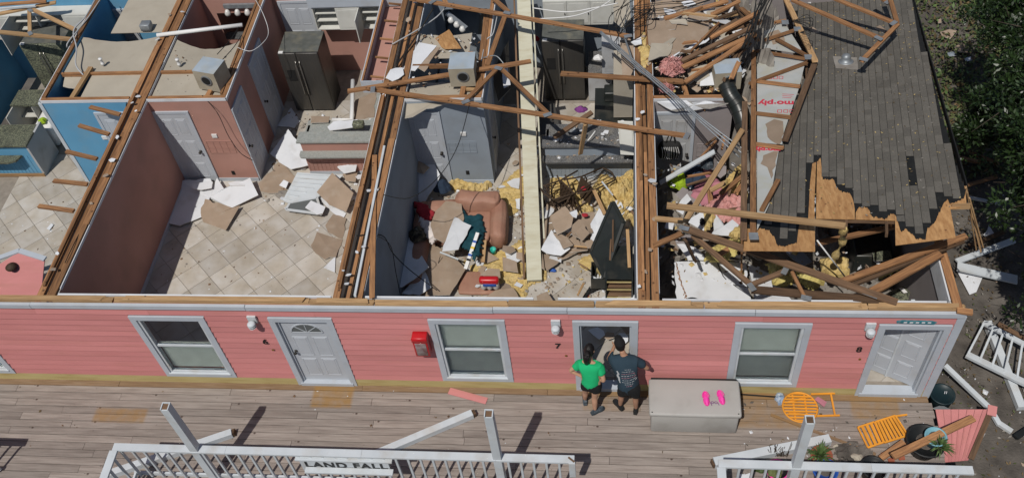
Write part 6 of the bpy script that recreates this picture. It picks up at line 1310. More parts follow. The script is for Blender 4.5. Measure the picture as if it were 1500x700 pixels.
# ---------------------------------------------------------------- deck railings and posts
RY = -1.93
def railing(label, x0, x1, ret=None, lo=.1, name='deck_railing', post_x=()):
    o = empty(name, ((x0 + x1) / 2, RY, 0), label, 'railing')
    def cap(a, b, w=.135): return lum('top_rail', a, b, w, .04, 'white_paint', o)
    cuts = [x0]
    while x1 - cuts[-1] > 2.8: cuts.append(cuts[-1] + R.uniform(1.9, 2.5))
    cuts.append(x1)
    for a, b in zip(cuts, cuts[1:]): cap(V(a, RY, 1.04), V(b - .003, RY, 1.04 + R.uniform(-.002, .002)))
    lum('rail_board', (x0, RY, .965), (x1, RY, .965), .035, .085, 'white_paint', o); lum('bottom_rail', (x0, RY, lo), (x1, RY, lo), .035, .085, 'white_paint', o)
    x = x0 + .12
    while x < x1 - .05:
        if all(abs(x - p) > .1 for p in post_x): lum('baluster', (x, RY - .036, lo - .04), (x, RY - .036, 1.0), .035, .035, 'white_paint', o, up=(0, 1, 0))
        x += .204
    if ret:
        cap(V(ret, RY - .07, 1.041), V(ret, RY - 1.6, 1.041)); lum('bottom_rail', (ret, RY - .02, lo), (ret, RY - 1.6, lo), .035, .085, 'white_paint', o)
        for k in range(7): lum('baluster', (ret + .036, RY - .2 - .204 * k, lo - .04), (ret + .036, RY - .2 - .204 * k, 1.0), .035, .035, 'white_paint', o, up=(1, 0, 0))
    return o
rl = railing('long white deck railing carrying two broken posts and a name board', -8.33, -.62, -8.3, post_x=(-6.9, -1.85))
railing('white deck railing in front of the potted plants and orange chairs', 1.62, 5.42, 1.66, post_x=(2.8,))
railing('white deck railing left of the stair opening, mostly out of view', -14.5, -10.85)
lum('end_block', (-.66, RY - .06, .6), (-.66, RY - .06, 1.06), .1, .05, 'white_paint', rl); lum('rot_patch', (-.72, RY + .03, 1.066), (-.62, RY - .05, 1.066), .03, .006, 'lumber_old', rl)
def deck_post(x, h, label):
    o = empty('deck_post', (x, RY + .0, 0), label, 'post'); w = .066
    box('shaft', (x - w, RY + .04 - w - .03, -.02), (x + w, RY + .04 + w - .03, h), 'white_paint', o); box('rotten_core', (x - w + .018, RY + .01 - w + .018, h + .001), (x + w - .018, RY + .01 + w - .018, h + .008), 'lumber_old', o)
    for s in (-1, 1): box('broken_rim', (x + s * (w - .016), RY + .01 - w, h), (x + s * w, RY + .01 + w, h + .02 + .015 * R.random()), 'white_paint', o)
    box('broken_rim', (x - w + .016, RY + .01 + w - .016, h), (x + w - .016, RY + .01 + w, h + .03), 'white_paint', o)
    return o
deck_post(-6.9, 2.42, 'snapped white deck post rising behind the rail near the fallen post stub'); deck_post(-1.85, 2.42, 'snapped white deck post beside the long diagonal fallen post'); deck_post(2.8, 2.45, 'snapped white deck post with a rotten top among the potted plants')
def fallen(a, b, label, w=.125):
    o = empty('fallen_post', (Vector(a) + Vector(b)) / 2, label, 'post'); a, b = Vector(a), Vector(b); lum('shaft', a, b, w, w, 'white_paint', o)
    d = (b - a).normalized(); q = MB(); y = V(0, 0, 1).cross(d)
    for k in range(4): q.add([b + y * (w / 2) * sy + V(0, 0, w / 2 * sz) for sy, sz in ((-1, -1), (1, -1), (1, 1), (-1, 1))][k:k + 1] + [b + d * (.05 + .03 * k) + y * .02 * k, b + d * .02 + V(0, 0, .01 * k)], [(0, 1, 2)])
    lum('broken_end', b + d * .001, b + d * .05, w * .8, w * .75, 'lumber_old', o, ragged=.05); return o
fallen(P(150, 698, .065), P(340, 634, .065), 'fallen white post stub lying behind the rail by the first snapped post'); fallen(P(545, 668, .065), P(692, 606, .065), 'long fallen white post lying diagonally on the deck boards'); fallen(P(1215, 644, .07), P(1046, 678, .07), 'fallen white post pointing at the stair opening beside the yucca', .15)
# the name board on the rail
NB = empty('name_board', (-4.4, -2.0, .7), 'white name board with dark LAND FALL lettering mounted on the long railing', 'sign')
box('cap_board', (-5.2, -2.035, .93), (-3.58, -1.965, .965), 'white_paint', NB); box('sign_face', (-5.12, -2.0, .5), (-3.66, -1.975, .925), 'white_paint', NB); box('ledge_board', (-5.08, -2.12, .66), (-3.6, -2.015, .70), 'white_paint', NB)
cu = bpy.data.curves.new('t', 'FONT'); cu.body = 'LAND FALL'; cu.size = .25; cu.align_x = 'CENTER'; cu.extrude = .004; cu.offset = .006; cu.space_character = 1.12
to = bpy.data.objects.new('t', cu); COL.objects.link(to); me = bpy.data.meshes.new_from_object(to.evaluated_get(bpy.context.evaluated_depsgraph_get()))
mk('sign_lettering', [V(-4.39 + v.co.x, -2.007 - v.co.z, .68 + v.co.y) for v in me.vertices], [tuple(p.vertices) for p in me.polygons], 'pot_black', NB); bpy.data.objects.remove(to)
# fire extinguisher box, plaque
FX = empty('extinguisher_box', (-3.22, -.03, 1.2), 'red wall box with a clear front between door 6 and the blind window', 'extinguisher box')
rbox('box_shell', (-3.38, -.19, 1.25), (-3.12, -.028, 1.8), .02, 'red_box', FX, 2); box('clear_front', (-3.345, -.197, 1.32), (-3.155, -.1905, 1.72), 'pane_pale', FX) if False else None
mat('pane_pale', (.3, .26, .26), (.15, .06, .06), 9, .15, spec=.6); rbox('clear_front', (-3.345, -.2, 1.3), (-3.155, -.188, 1.66), .004, 'pane_pale', FX, 1)
rbox('front_rim', (-3.385, -.2, 1.68), (-3.115, -.175, 1.805), .01, 'red_box', FX, 1)
o = empty('door_plaque', (4.66, -.03, 2.2), 'weathered blue painted plaque above door 8', 'plaque')
MB().prism([V(4.38, -.045, 2.2), V(4.95, -.045, 2.18), V(4.98, -.045, 2.23), V(4.9, -.045, 2.26), V(4.45, -.045, 2.275), V(4.37, -.045, 2.25)], (0, .016, 0)).build('plaque_board', 'plaque', o)
for k in range(5): box('painted_mark', (4.48 + .09 * k, -.049, 2.213), (4.53 + .09 * k, -.0465, 2.245), 'drywall', o)
# storage box with clogs
DB = empty('storage_box', (1.35, -.5, 0), 'long grey plastic deck storage box against the pink wall', 'storage box')
rbox('tub', (.62, -.84, .0), (2.07, -.2, .56), .03, 'plastic_grey', DB, 2); 
lid = rbox('lid', (.585, -.87, .565), (2.1, -.18, .66), .03, 'plastic_grey', DB, 3, .01); rbox('back_hinge', (.62, -.178, .4), (2.07, -.14, .64), .008, 'black_matte', DB, 1)  # black strip at the back paints in the shadow behind the box
for x in (.63, 2.05): MB().lathe((x, -.83, .662), [(.012, 0), (.01, .006)], 8).build('rivet', 'black_matte', lid)
def clog(c, yaw, label):
    o = empty('clog', c, label, 'shoe', 'pink clogs on the storage box'); q = Matrix.Rotation(yaw, 3, 'Z'); c = Vector(c); n = 16
    def ring(z, k, l0=-.13, l1=.13): return [c + q @ V(math.cos(2 * math.pi * j / n) * .05 * k * (1.12 if math.sin(2 * math.pi * j / n) < 0 else .85), math.sin(2 * math.pi * j / n) * .13 * k, z) for j in range(n)]
    vs = ring(0, 1) + ring(.02, 1.06); fs = [tuple(range(n))[::-1]] + [(j, (j + 1) % n, n + (j + 1) % n, n + j) for j in range(n)] + [tuple(range(n, 2 * n))]; mk('sole', vs, fs, 'clog_pink', o)
    MB().add([c + q @ V(math.sin(math.pi * i / 8 - math.pi / 2) * .055 * (1 - .25 * j / 4) * (1 if j < 3 else .6), -.0 - .13 * j / 4 * 1.0, .02 + math.cos(math.pi * i / 8 - math.pi / 2) * (.06 - .035 * (j / 4) ** 2)) for j in range(5) for i in range(9)], [(j * 9 + i, j * 9 + i + 1, (j + 1) * 9 + i + 1, (j + 1) * 9 + i) for j in range(4) for i in range(8)]).build('toe_cap', 'clog_pink', o, True)
    MB().tube([c + q @ V(.055 * math.cos(a), .02 + .11 * math.sin(a), .045) for a in [math.pi * k / 8 for k in range(9)]], .01, 5).build('heel_strap', 'clog_pink', o, True)
    for k in range(7): MB().lathe(c + q @ V(-.025 + .025 * (k % 3), -.03 - .03 * (k // 3), .073 - .012 * (k // 3)), [(.006, 0), (.005, .004)], 6).build('vent_hole', 'purple_cloth', o)
    return o
clog(V(1.53, -.57, .665), .12, 'bright pink clog on the storage box, the one nearer the people'); clog(V(1.78, -.54, .665), .22, 'bright pink clog on the storage box, the one nearer the orange chairs')
GG = empty('sunglasses', V(1.66, -.63, .665), 'small purple sunglasses lying between the pink clogs', 'sunglasses')
for s in (-1, 1): MB().tube([V(1.66 + s * .03 + .022 * math.cos(a), -.63 + .02 * math.sin(a), .675) for a in [math.pi * k / 6 for k in range(13)]], .005, 5).build('lens_rim', 'purple_cloth', GG)
MB().tube([V(1.72, -.63, .675), V(1.74, -.68, .675)], .005, 5).build('temple', 'purple_cloth', GG); MB().tube([V(1.6, -.63, .675), V(1.62, -.69, .675)], .005, 5).build('temple', 'purple_cloth', GG)
# mop, folding table and chair, cushion
MP = empty('mop', P(1115, 580, .03), 'mop with a black handle and blue string head against the wall skirt', 'mop'); MB().tube([P(1083, 577, .03), P(1138, 581, .03)], .014, 8).build('handle', 'black_matte', MP, True)
fluff('mop_head', P(1143, 583, .005), .1, .13, .07, 'mop_blue', seed=4, parent=MP, rough=.6) if 'mop_blue' in M else None
mat('mop_blue', (.12, .2, .34), (.5, .55, .6), 25, .9); fluff('mop_head', P(1143, 583, .005), .09, .13, .08, 'mop_blue', seed=4, parent=MP, rough=.6)
FT = empty('folding_table', P(1172, 596, 0), 'round orange slatted folding table lying flat by the wall', 'folding table'); c = P(1172, 596, .1); RR = .29
for k in range(10):
    yy = -RR + .03 + k * .0585; hw = math.sqrt(max(0, RR ** 2 - yy ** 2)) - .012; lum('slat', c + V(-hw, yy, 0), c + V(hw, yy, 0), .03, .018, 'orange_paint', FT)
MB().tube([c + V(RR * math.cos(math.pi * k / 18), RR * math.sin(math.pi * k / 18), 0) for k in range(37)], .017, 6).build('rim', 'orange_paint', FT, True)
for xx in (-.1, .1): lum('cross_bar', c + V(xx, -RR * .9, -.025), c + V(xx, RR * .9, -.025), .03, .018, 'orange_paint', FT)
for a, b in (((1188, 577), (1223, 576)), ((1192, 609), (1230, 608)), ((1217, 577), (1223, 608)), ((1150, 590), (1188, 580)), ((1155, 604), (1192, 609))): lum('leg', P(*a, .06), P(*b, .05), .03, .025, 'orange_paint', FT)
shard('table_cover', [P(1193, 585, .12), P(1198, 581, .12), P(1211, 589, .08), P(1207, 596, .08)], 'pink_cloth', 'small dusty red pad lying beside the orange folding table', 'pad', seed=1, tear=.006, edge='pink_cloth')
FC = empty('folding_chair', P(1290, 630, 0), 'orange slatted folding chair lying collapsed on the deck', 'folding chair')
def c6d(x, y, z): return P(1030 + x / 3.75, 560 + y / 3.75, z)
q = [c6d(850, 246, .1), c6d(940, 216, .12), c6d(990, 328, .12), c6d(905, 357, .08)]
for a, b in ((0, 1), (1, 2), (2, 3), (3, 0)): lum('frame_bar', q[a], q[b], .028, .024, 'orange_paint', FC)
for k in range(3): lum('slat', q[0].lerp(q[1], .25 + .27 * k), q[3].lerp(q[2], .25 + .27 * k), .05, .014, 'orange_paint', FC)
q = [c6d(945, 216, .13), c6d(1055, 181, .14), c6d(1125, 290, .12), c6d(995, 330, .13)]
for a, b in ((0, 1), (1, 2), (2, 3), (3, 0)): lum('frame_bar', q[a], q[b], .028, .024, 'orange_paint', FC)
for k in range(6): lum('slat', q[0].lerp(q[1], .13 + .15 * k), q[3].lerp(q[2], .13 + .15 * k), .042, .014, 'orange_paint', FC)
lum('leg', c6d(1055, 185, .06), c6d(1120, 176, .05), .028, .024, 'orange_paint', FC); lum('leg', c6d(1110, 292, .06), c6d(1165, 270, .05), .028, .024, 'orange_paint', FC)
drape('seat_cushion_heap', [c6d(1062, 195, 0), c6d(1180, 165, 0), c6d(1228, 262, 0), c6d(1115, 280, 0)], .01, .14, 'cushion', 'dirty grey quilted cushion beside the orange folding chair', 'cushion', freq=9, smooth=True, seed=50, ragged=0, step=.03)
# planters and plants
def pot(c, r, h, m, label, soil=True, rim=True, name='plant_pot'):
    o = empty(name, c, label, 'pot'); c = Vector(c); MB().lathe(c, [(r * .72, 0), (r * .97, h * .88), (r * 1.04, h * .9), (r * 1.04, h), (r * .93, h), (r * .9, h * .85)], 24).build('pot_shell', m, o, True)
    if soil: MB().lathe(c + V(0, 0, h * .8), [(r * .9, 0), (r * .5, .015), (.01, .03)], 16).build('soil_fill', 'soil', o, True)
    return o
pot(P(1351, 661, 0) + V(0, .05, 0), .3, .3, 'pot_black', 'wide black tub under the broken boards at the deck end'); pot(P(1360, 668, .02) + V(0.02, 0.1, .3), .17, .2, 'pot_blue', 'pale blue pot sitting in the black tub')
def yucca(c, L, n, label, seed=0):
    rr = random.Random(seed); c = Vector(c); o = empty('yucca', c, label, 'plant'); mb = MB()
    for k in range(n):
        a = rr.uniform(0, 6.28); e = rr.uniform(.15, 1.35); l = L * rr.uniform(.7, 1.1); w = .012
        d = V(math.cos(a) * math.cos(e), math.sin(a) * math.cos(e), math.sin(e)); s = V(-math.sin(a), math.cos(a), 0) * w; m_ = c + d * l * .55 + V(0, 0, .03); t = c + d * l - V(0, 0, .06 * math.cos(e))
        mb.add([c - s, c + s, m_ + s, t, m_ - s], [(0, 1, 2, 4), (4, 2, 3)])
    mb.build('leaf_rosette', 'yucca', o); MB().tube([c - V(0, 0, .1), c + V(0, 0, .04)], .03, 7).build('stem', 'bark', o); return o
yucca(P(1200, 668, .3), .3, 70, 'spiky green yucca behind the white rail', 1); yucca(P(1376, 656, .42), .28, 55, 'spiky yellow green yucca in the pale blue pot', 2)
pot(P(1200, 676, .0), .17, .26, 'pot_terra', 'terracotta pot holding the spiky green yucca behind the rail')
mp = pot(P(1136, 697, .0), .17, .24, 'pot_black', 'magenta rimmed pot behind the right railing'); mpc = P(1136, 697, .0); MB().tube([mpc + V(.178 * math.cos(math.pi * k / 12), .178 * math.sin(math.pi * k / 12), .245) for k in range(25)], .014, 6).build('rim', 'clog_pink', mp, True); pot(P(1196, 698, .0) + V(0.1, 0, 0), .2, .28, 'blue_plastic', 'blue pot behind the right railing'); pot(P(1275, 696, .0), .2, .3, 'pot_black', 'black pot behind the right railing')
lumps('succulent', P(1112, 684, .0), .12, .1, .15, 'yucca', 'yellow green succulent behind the right railing', 'plant', 5, .8); lumps('succulent', P(1135, 692, .28), .12, .1, .12, 'weed', 'green succulent in the magenta pot', 'plant', 6, .8)
shard('cloth_scrap', [P(1080, 694, .03), P(1100, 692, .03), P(1102, 700, .03), P(1082, 702, .03)], 'drywall', 'white scrap behind the corner of the right railing', 'scrap', seed=9)
drape('soil_spill', [P(a, b, 0) for a, b in ((1225, 652), (1245, 645), (1275, 655), (1280, 672), (1240, 676), (1222, 668))], .0, .09, 'soil', 'spilled dark potting soil on the deck behind the rail', 'soil', freq=9, seed=51)
lumps('stone', P(1255, 670, .0), .11, .08, .1, 'ceiling_board', 'smooth beige stone beside the spilled soil', 'stone', 7, .1); lumps('stone', P(1225, 653, .0), .05, .04, .05, 'ceiling_board', 'small beige stone beside the fallen post', 'stone', 8, .1)
for i, (a, b) in enumerate(((1290, 663), (1315, 668), (1300, 672))): shard('pot_shard', [P(a, b, .02), P(a + 9, b - 3, .05), P(a + 11, b + 5, .03), P(a + 2, b + 6, .02)], 'pot_terra', 'broken terracotta shard by the black tub', 'pot shard', 'terracotta shards by the black tub', seed=i, tear=.004, edge='pot_terra')
tag(lum('timber', P(1308, 668, .55), P(1426, 612, .45), .12, .04, 'lumber'), 'long brown board propped across the black tub and the pink panel', 'board'); tag(lum('timber', P(1290, 671, .15), P(1324, 647, .2), .1, .04, 'lumber'), 'short brown board leaning beside the black tub', 'board')
tag(lum('timber', P(1129, 607, .012), P(1283, 665, .012), .05, .02, 'deck_new'), 'long thin brown strip lying diagonally on the deck boards', 'strip'); tag(lum('siding_scrap', P(658, 572, .01), P(713, 587, .01), .13, .015, 'pink_paint'), 'salmon siding scrap lying on the deck before the blind window', 'siding scrap')
# twigs: dry plant by the fallen post
tw = MB(); rr = random.Random(8)
for k in range(40): p = P(1142 + rr.uniform(-12, 12), 668, .02); tw.tube([p, p + V(rr.uniform(-.12, .12), rr.uniform(-.05, .12), rr.uniform(.1, .3))], .005, 4)
tag(tw.build('dry_plant', 'bark'), 'leafless dry twigs behind the right railing', 'plant')
# the pink wall panel
PP = empty('wall_panel', P(1410, 640, -.2), 'fallen pink board panel with a bare stud edge leaning off the deck end', 'wall panel')
tl, tr, br_, bl = P(1370, 600, .05), P(1452, 600, .45), P(1418, 674, .1), P(1384, 677, -.15)
for k in range(7):
    a, b = k / 7, (k + .96) / 7; q = [tl.lerp(tr, a), tl.lerp(tr, b), bl.lerp(br_, b), bl.lerp(br_, a)]; MB().prism(q, (0, 0, .02)).build('panel_board', 'pink_paint', PP)
lum('edge_stud', tr + V(0, 0, .0), br_ + V(.03, 0, .05), .09, .04, 'lumber_old', PP); lum('edge_trim', tr + V(.02, .05, .05), tr.lerp(br_, .15) + V(.04, 0, .06), .14, .03, 'pink_paint', PP); lum('rail_stud', tl.lerp(bl, .5) + V(0, 0, -.05), tr.lerp(br_, .5) + V(0, 0, -.05), .09, .04, 'lumber_old', PP)
tag(crumbs('deck_litter', (-12, 5, -1.8, -.1), 70, .002, ['drywall', 'leaf_dry', 'lumber_old'], 11, .025), 'litter strewn on the deck boards', 'litter'); tag(crumbs('deck_litter', (2.1, 5.2, -1.8, -.2), 140, .002, ['leaf_dry', 'soil', 'drywall', 'leaf_dry'], 12, .04), 'dirt and leaves at the end of the deck', 'litter')
# ---------------------------------------------------------------- people
def skin(name, verts, edges, mt, parent, sub=2, root=0):
    """verts: [(pos, rx, ry)], grown with a Skin modifier and baked"""
    me = bpy.data.meshes.new(name); me.from_pydata([tuple(v[0]) for v in verts], edges, []); ob = bpy.data.objects.new(name, me); COL.objects.link(ob)
    sk = ob.modifiers.new('skin', 'SKIN'); sk.use_smooth_shade = True
    sv = me.skin_vertices[0].data
    for i, v in enumerate(verts): sv[i].radius = (v[1], v[2]); sv[i].use_root = (i == root)
    ss = ob.modifiers.new('sub', 'SUBSURF'); ss.levels = ss.render_levels = sub
    dg = bpy.context.evaluated_depsgraph_get(); em = bpy.data.meshes.new_from_object(ob.evaluated_get(dg))
    vs = [v.co.copy() for v in em.vertices]; fs = [tuple(p.vertices) for p in em.polygons]; bpy.data.objects.remove(ob)
    if name in ('shirt', 'shorts'):
        for v in vs: q = V(v.x * 11, v.y * 11, v.z * 5); v += V(noise.noise(q), noise.noise(q + V(5, 0, 0)), .4 * noise.noise(q + V(0, 5, 0))) * .022
    return mk(name, vs, fs, mt, parent, smooth=True)
def hand(vl, el, wrist_i, wrist, d, palmn, curl=.4):
    """palm and five fingers appended to a body skeleton"""
    d = Vector(d).normalized(); n = Vector(palmn).normalized(); s = d.cross(n).normalized(); b = len(vl)
    vl.append((wrist + d * .05, .033, .018)); el.append((wrist_i, b))
    for k, (o, L) in enumerate(((-.03, .07), (-.01, .08), (.01, .075), (.03, .06))):
        i = len(vl); p = wrist + d * .085 + s * o; vl.append((p, .011, .011)); el.append((b, i)); q = p + d * L * .5 + n * L * .2 * curl; vl.append((q, .0095, .0095)); el.append((i, i + 1)); vl.append((q + d * L * .35 + n * L * .5 * curl, .008, .008)); el.append((i + 1, i + 2))
    i = len(vl); p = wrist + d * .035 + s * .042; vl.append((p, .012, .012)); el.append((b, i)); vl.append((p + d * .04 + s * .022 + n * .01, .01, .01)); el.append((i, i + 1))
def head_mesh(c, fwd, up, mt, parent, r=.1):
    """head with brow, nose, chin and ears"""
    fwd = Vector(fwd).normalized(); up = Vector(up).normalized(); rt = fwd.cross(up).normalized(); up = rt.cross(fwd); vs = []; fs = []; n, m = 20, 14
    for i in range(m + 1):
        th = math.pi * i / m
        for j in range(n):
            ph = 2 * math.pi * j / n; x, y, z = math.sin(th) * math.cos(ph), math.sin(th) * math.sin(ph), math.cos(th)
            w = .78 if z > -.2 else .78 - .25 * (-.2 - z); yy = y * .98; zz = z * 1.2
            if y > .8 and -.25 < z < .15: yy += .16 * (1 - abs(x) * 3.5 if abs(x) < .28 else 0)
            if y > .6 and z < -.6: yy += .1
            if y > .7 and .1 < z < .25 and .2 < abs(x) < .5: yy -= .06
            vs.append(c + rt * x * w * r + fwd * yy * r + up * zz * r)
    fs = [(i * n + j, i * n + (j + 1) % n, (i + 1) * n + (j + 1) % n, (i + 1) * n + j) for i in range(m) for j in range(n)]
    o = mk('head', vs, fs, mt, parent, smooth=True)
    for s in (-1, 1):
        MB().lathe(c + rt * s * r * .76 - up * r * .05 - fwd * r * .05, [(.006, -.012), (.02, 0), (.024, .01), (.01, .016)], 8, 0, rt * s).build('ear', mt, o, True)
        MB().lathe(c + rt * s * r * .3 + up * r * .12 + fwd * r * .9, [(.004, -.004), (.012, 0), (.006, .006)], 8, 0, fwd).build('eye', 'black_matte', o, True)
    MB().bar(c - rt * .022 + fwd * r * .97 - up * r * .58, c + rt * .022 + fwd * r * .97 - up * r * .58, .008, .01).build('mouth', 'pink_cloth', o)
    return o
def cap_hair(c, fwd, up, r, mt, parent, name, low=-.3, front=.25, puff=1.12):
    """hair or cap shell that covers the crown and the back"""
    fwd = Vector(fwd).normalized(); up = Vector(up).normalized(); rt = fwd.cross(up).normalized(); up = rt.cross(fwd); n, m = 24, 9; vs = []
    for i in range(m + 1):
        for j in range(n):
            ph = 2 * math.pi * j / n; y0 = math.sin(ph); lim = low if y0 < .2 else low + (front - low) * min(1, (y0 - .2) / .5)
            th = (math.acos(max(-1, min(1, lim)))) * i / m; k = puff * (1 + .03 * noise.noise(V(i, j, 3)))
            vs.append(c + rt * math.sin(th) * math.cos(ph) * .8 * r * k + fwd * math.sin(th) * y0 * r * k + up * math.cos(th) * 1.2 * r * k)
    fs = [(i * n + j, i * n + (j + 1) % n, (i + 1) * n + (j + 1) % n, (i + 1) * n + j) for i in range(m) for j in range(n)] + [tuple(range(m * n, (m + 1) * n))]
    return mk(name, vs, fs, mt, parent, smooth=True)
def person(label, J, mats, long_shirt, ponytail, capm, shoes):
    hip, neck, head = J['hip'], J['neck'], J['head']; o = empty('person', V(hip.x, hip.y, 0), label, 'person'); sk_, sh_, so_ = mats
    wst = hip.lerp(neck, .35); ch = hip.lerp(neck, .72); vl = [(hip, .16, .125), (wst, .145, .11), (ch, .17, .12), (neck - V(0, 0, .03), .06, .055), (neck.lerp(head, .5), .05, .05)]; el = [(0, 1), (1, 2), (2, 3), (3, 4)]
    side = (J['shR'] - J['shL']).normalized()
    for S in 'LR':
        b = len(vl); sg = -1 if S == 'L' else 1
        vl += [(J['sh' + S], .055, .055), (J['el' + S], .04, .04), (J['ha' + S], .029, .026)]; el += [(2, b), (b, b + 1), (b + 1, b + 2)]
        hand(vl, el, b + 2, J['ha' + S], J['ha' + S] - J['el' + S], J.get('pn' + S, V(0, 0, -1)))
        b = len(vl); hp = hip + side * .09 * sg - V(0, 0, .08); an = J['ft' + S] + V(0, 0, .05)
        vl += [(hp, .09, .09), (hp.lerp(J['kn' + S], .5), .075, .075), (J['kn' + S], .055, .055), (J['kn' + S].lerp(an, .35) - V(0, .012, 0), .056, .056), (an, .034, .034)]; el += [(0, b), (b, b + 1), (b + 1, b + 2), (b + 2, b + 3), (b + 3, b + 4)]
    skin('body', vl, el, sk_, o)
    fwd = J['fwd']; up = (head - neck).normalized() * .5 + V(0, 0, .6); h = head_mesh(head, fwd, up, sk_, o, .098)
    # shirt
    low = hip - (V(0, 0, .2) if long_shirt else V(0, 0, .1)); f = 1.22 if long_shirt else 1.14
    sv = [(low, .17 * f, .135 * f), (hip.lerp(wst, .5), .158 * f, .128 * f), (wst, .15 * f, .12 * f), (ch, .178 * f, .132 * f), (neck - V(0, 0, .035), .095, .08)]; se = [(0, 1), (1, 2), (2, 3), (3, 4)]
    for S in 'LR':
        b = len(sv); e = .62; sv += [(J['sh' + S], .092, .086), (J['sh' + S].lerp(J['el' + S], e), .082, .08)]; se += [(3, b), (b, b + 1)]
    shirt = skin('shirt', sv, se, sh_, o)
    pv = [(hip + V(0, 0, .1), .17, .135), (hip - V(0, 0, .06), .185, .15)]; pe = [(0, 1)]
    for S, sg in (('L', -1), ('R', 1)):
        b = len(pv); hp = hip + side * .095 * sg - V(0, 0, .1); pv += [(hp, .115, .115), (hp.lerp(J['kn' + S], J['short']), .1, .1)]; pe += [(1, b), (b, b + 1)]
    skin('shorts', pv, pe, so_, o)
    for S in 'LR':
        d = J['toe' + S]; ft = J['ft' + S]; d = Vector((d[0], d[1], 0)).normalized(); s_ = V(-d.y, d.x, 0); c0 = V(ft.x, ft.y, .001); q = []
        for z, k in ((0, 1.0), (.03, 1.08), (.06, .95), (.085, .62)):
            for l, w in ((-.08, .03), (-.03, .042), (.05, .038), (.12, .046), (.17, .036), (.19, .012)): q.append(c0 + d * l * (1 if z < .05 else .86) + s_ * w * k + V(0, 0, z))
            for l, w in ((.19, .012), (.17, .036), (.12, .046), (.05, .038), (-.03, .042), (-.08, .03)): q.append(c0 + d * l * (1 if z < .05 else .86) - s_ * w * k + V(0, 0, z))
        n = 12; fs = [tuple(range(n))[::-1], tuple(range(3 * n, 4 * n))] + [(i * n + j, i * n + (j + 1) % n, (i + 1) * n + (j + 1) % n, (i + 1) * n + j) for i in range(3) for j in range(n)]
        mk('shoe', q, fs, shoes, o)
    cap_hair(head, fwd, up, .1, 'hair', h, 'hair', -.45 if ponytail else -.55, .35, 1.1)
    if ponytail:
        bk = -Vector(fwd).normalized(); a = head + bk * .1 + V(0, 0, .06)
        MB().tube(smoothpts([a - bk * .02, a + bk * .05 - V(0, 0, .03), a + bk * .075 - V(0, 0, .13), a + bk * .07 - V(0, 0, .24), a + bk * .055 - V(0, 0, .33)], 4), lambda t: .03 + .03 * math.sin(min(1, t * 1.3) * 2.6) - .018 * max(0, t - .7), 9).build('ponytail', 'hair', h, True)
    if capm:
        cap_hair(head + V(0, 0, .012), fwd, up, .104, capm, h, 'cap', .12, .2, 1.12)
        rt = Vector(fwd).cross(V(0, 0, 1)).normalized(); c = head + V(0, 0, .05)
        MB().prism([c + Vector(fwd) * .08 - rt * .07, c + Vector(fwd) * .17 - rt * .05, c + Vector(fwd) * .19, c + Vector(fwd) * .17 + rt * .05, c + Vector(fwd) * .08 + rt * .07], (0, 0, .01)).build('cap_peak', capm, h)
    return o, shirt
JW = dict(hip=V(-.39, -.45, .92), neck=V(-.41, -.29, 1.38), head=V(-.415, -.19, 1.53), shL=V(-.56, -.31, 1.31), shR=V(-.25, -.36, 1.31), elL=V(-.75, -.32, 1.1), elR=V(-.17, -.5, 1.08), haL=V(-.6, -.34, 1.0), haR=V(-.25, -.42, 1.0), knL=V(-.5, -.36, .5), knR=V(-.34, -.46, .5), ftL=V(-.52, -.28, .05), ftR=V(-.34, -.49, .05), toeL=(-.1, 1), toeR=(.85, .5), fwd=V(.25, 1, -.35), short=.42)
person('dark-haired person in a green T-shirt and black shorts, hands on hips at door 7', JW, ('skin_light', 'shirt_green', 'cloth_black'), False, True, None, 'shoe_grey')
JM = dict(hip=V(.24, -.52, .95), neck=V(.15, -.24, 1.5), head=V(.09, -.15, 1.66), shL=V(-.03, -.26, 1.41), shR=V(.36, -.3, 1.41), elL=V(-.1, -.14, 1.18), elR=V(.56, -.3, 1.16), haL=V(.0, -.03, 1.42), haR=V(.4, -.1, 1.14), knL=V(.12, -.42, .52), knR=V(.36, -.46, .52), ftL=V(.1, -.38, .05), ftR=V(.37, -.44, .05), toeL=(-.6, .75), toeR=(.15, 1), fwd=V(-.25, 1, -.3), short=.78, pnL=V(0, 1, 0), pnR=V(0, 1, 0))
pm, shirt = person('person in a black cap and dark printed T-shirt leaning into door 7', JM, ('skin_tan', 'shirt_navy', 'cloth_black'), True, False, 'cloth_black', 'pot_black')
# print on the back of the dark shirt, pressed on its cloth
dgv = [v.co + ORG[shirt] for v in shirt.data.vertices]; bv = BVHTree.FromPolygons([tuple(v) for v in dgv], [tuple(p.vertices) for p in shirt.data.polygons])
def on_back(x, z):
    h = bv.ray_cast(V(x, -1.5, z), V(0, 1, 0)); return (h[0] + h[1] * .004) if h[0] else None
mat('print_white', (.42, .43, .44), None, 9, .8); mat('print_pink', (.42, .2, .23), None, 9, .8)
rr = random.Random(4)
for k in range(9):
    z = 1.36 - k * .034; w = (.05, .1, .11, .12, .12, .11, .12, .08, .06)[k]; x = .2 - w + .02 + .01 * k * .5; row = MB()
    while x < .2 + w + .02:
        l = rr.uniform(.01, .04); a, b = on_back(x, z), on_back(x + l, z)
        if a and b: row.bar(a, b, .004, .006, 0, (0, 1, 0))
        x += l + .012
    if row.v: row.build('printed_line', 'print_pink' if k in (2, 4, 8) else 'print_white', shirt)
row = MB(); pts = [on_back(x, z) for x, z in ((.045, 1.34), (.07, 1.3), (.055, 1.26), (.08, 1.22), (.085, 1.17), (.1, 1.13))]
for a, b, w in zip(pts, pts[1:], (.02, .035, .03, .025, .015)):
    if a and b: row.bar(a, b, w, .006, 0, (0, 1, 0))
if row.v: row.build('printed_emblem', 'print_white', shirt)
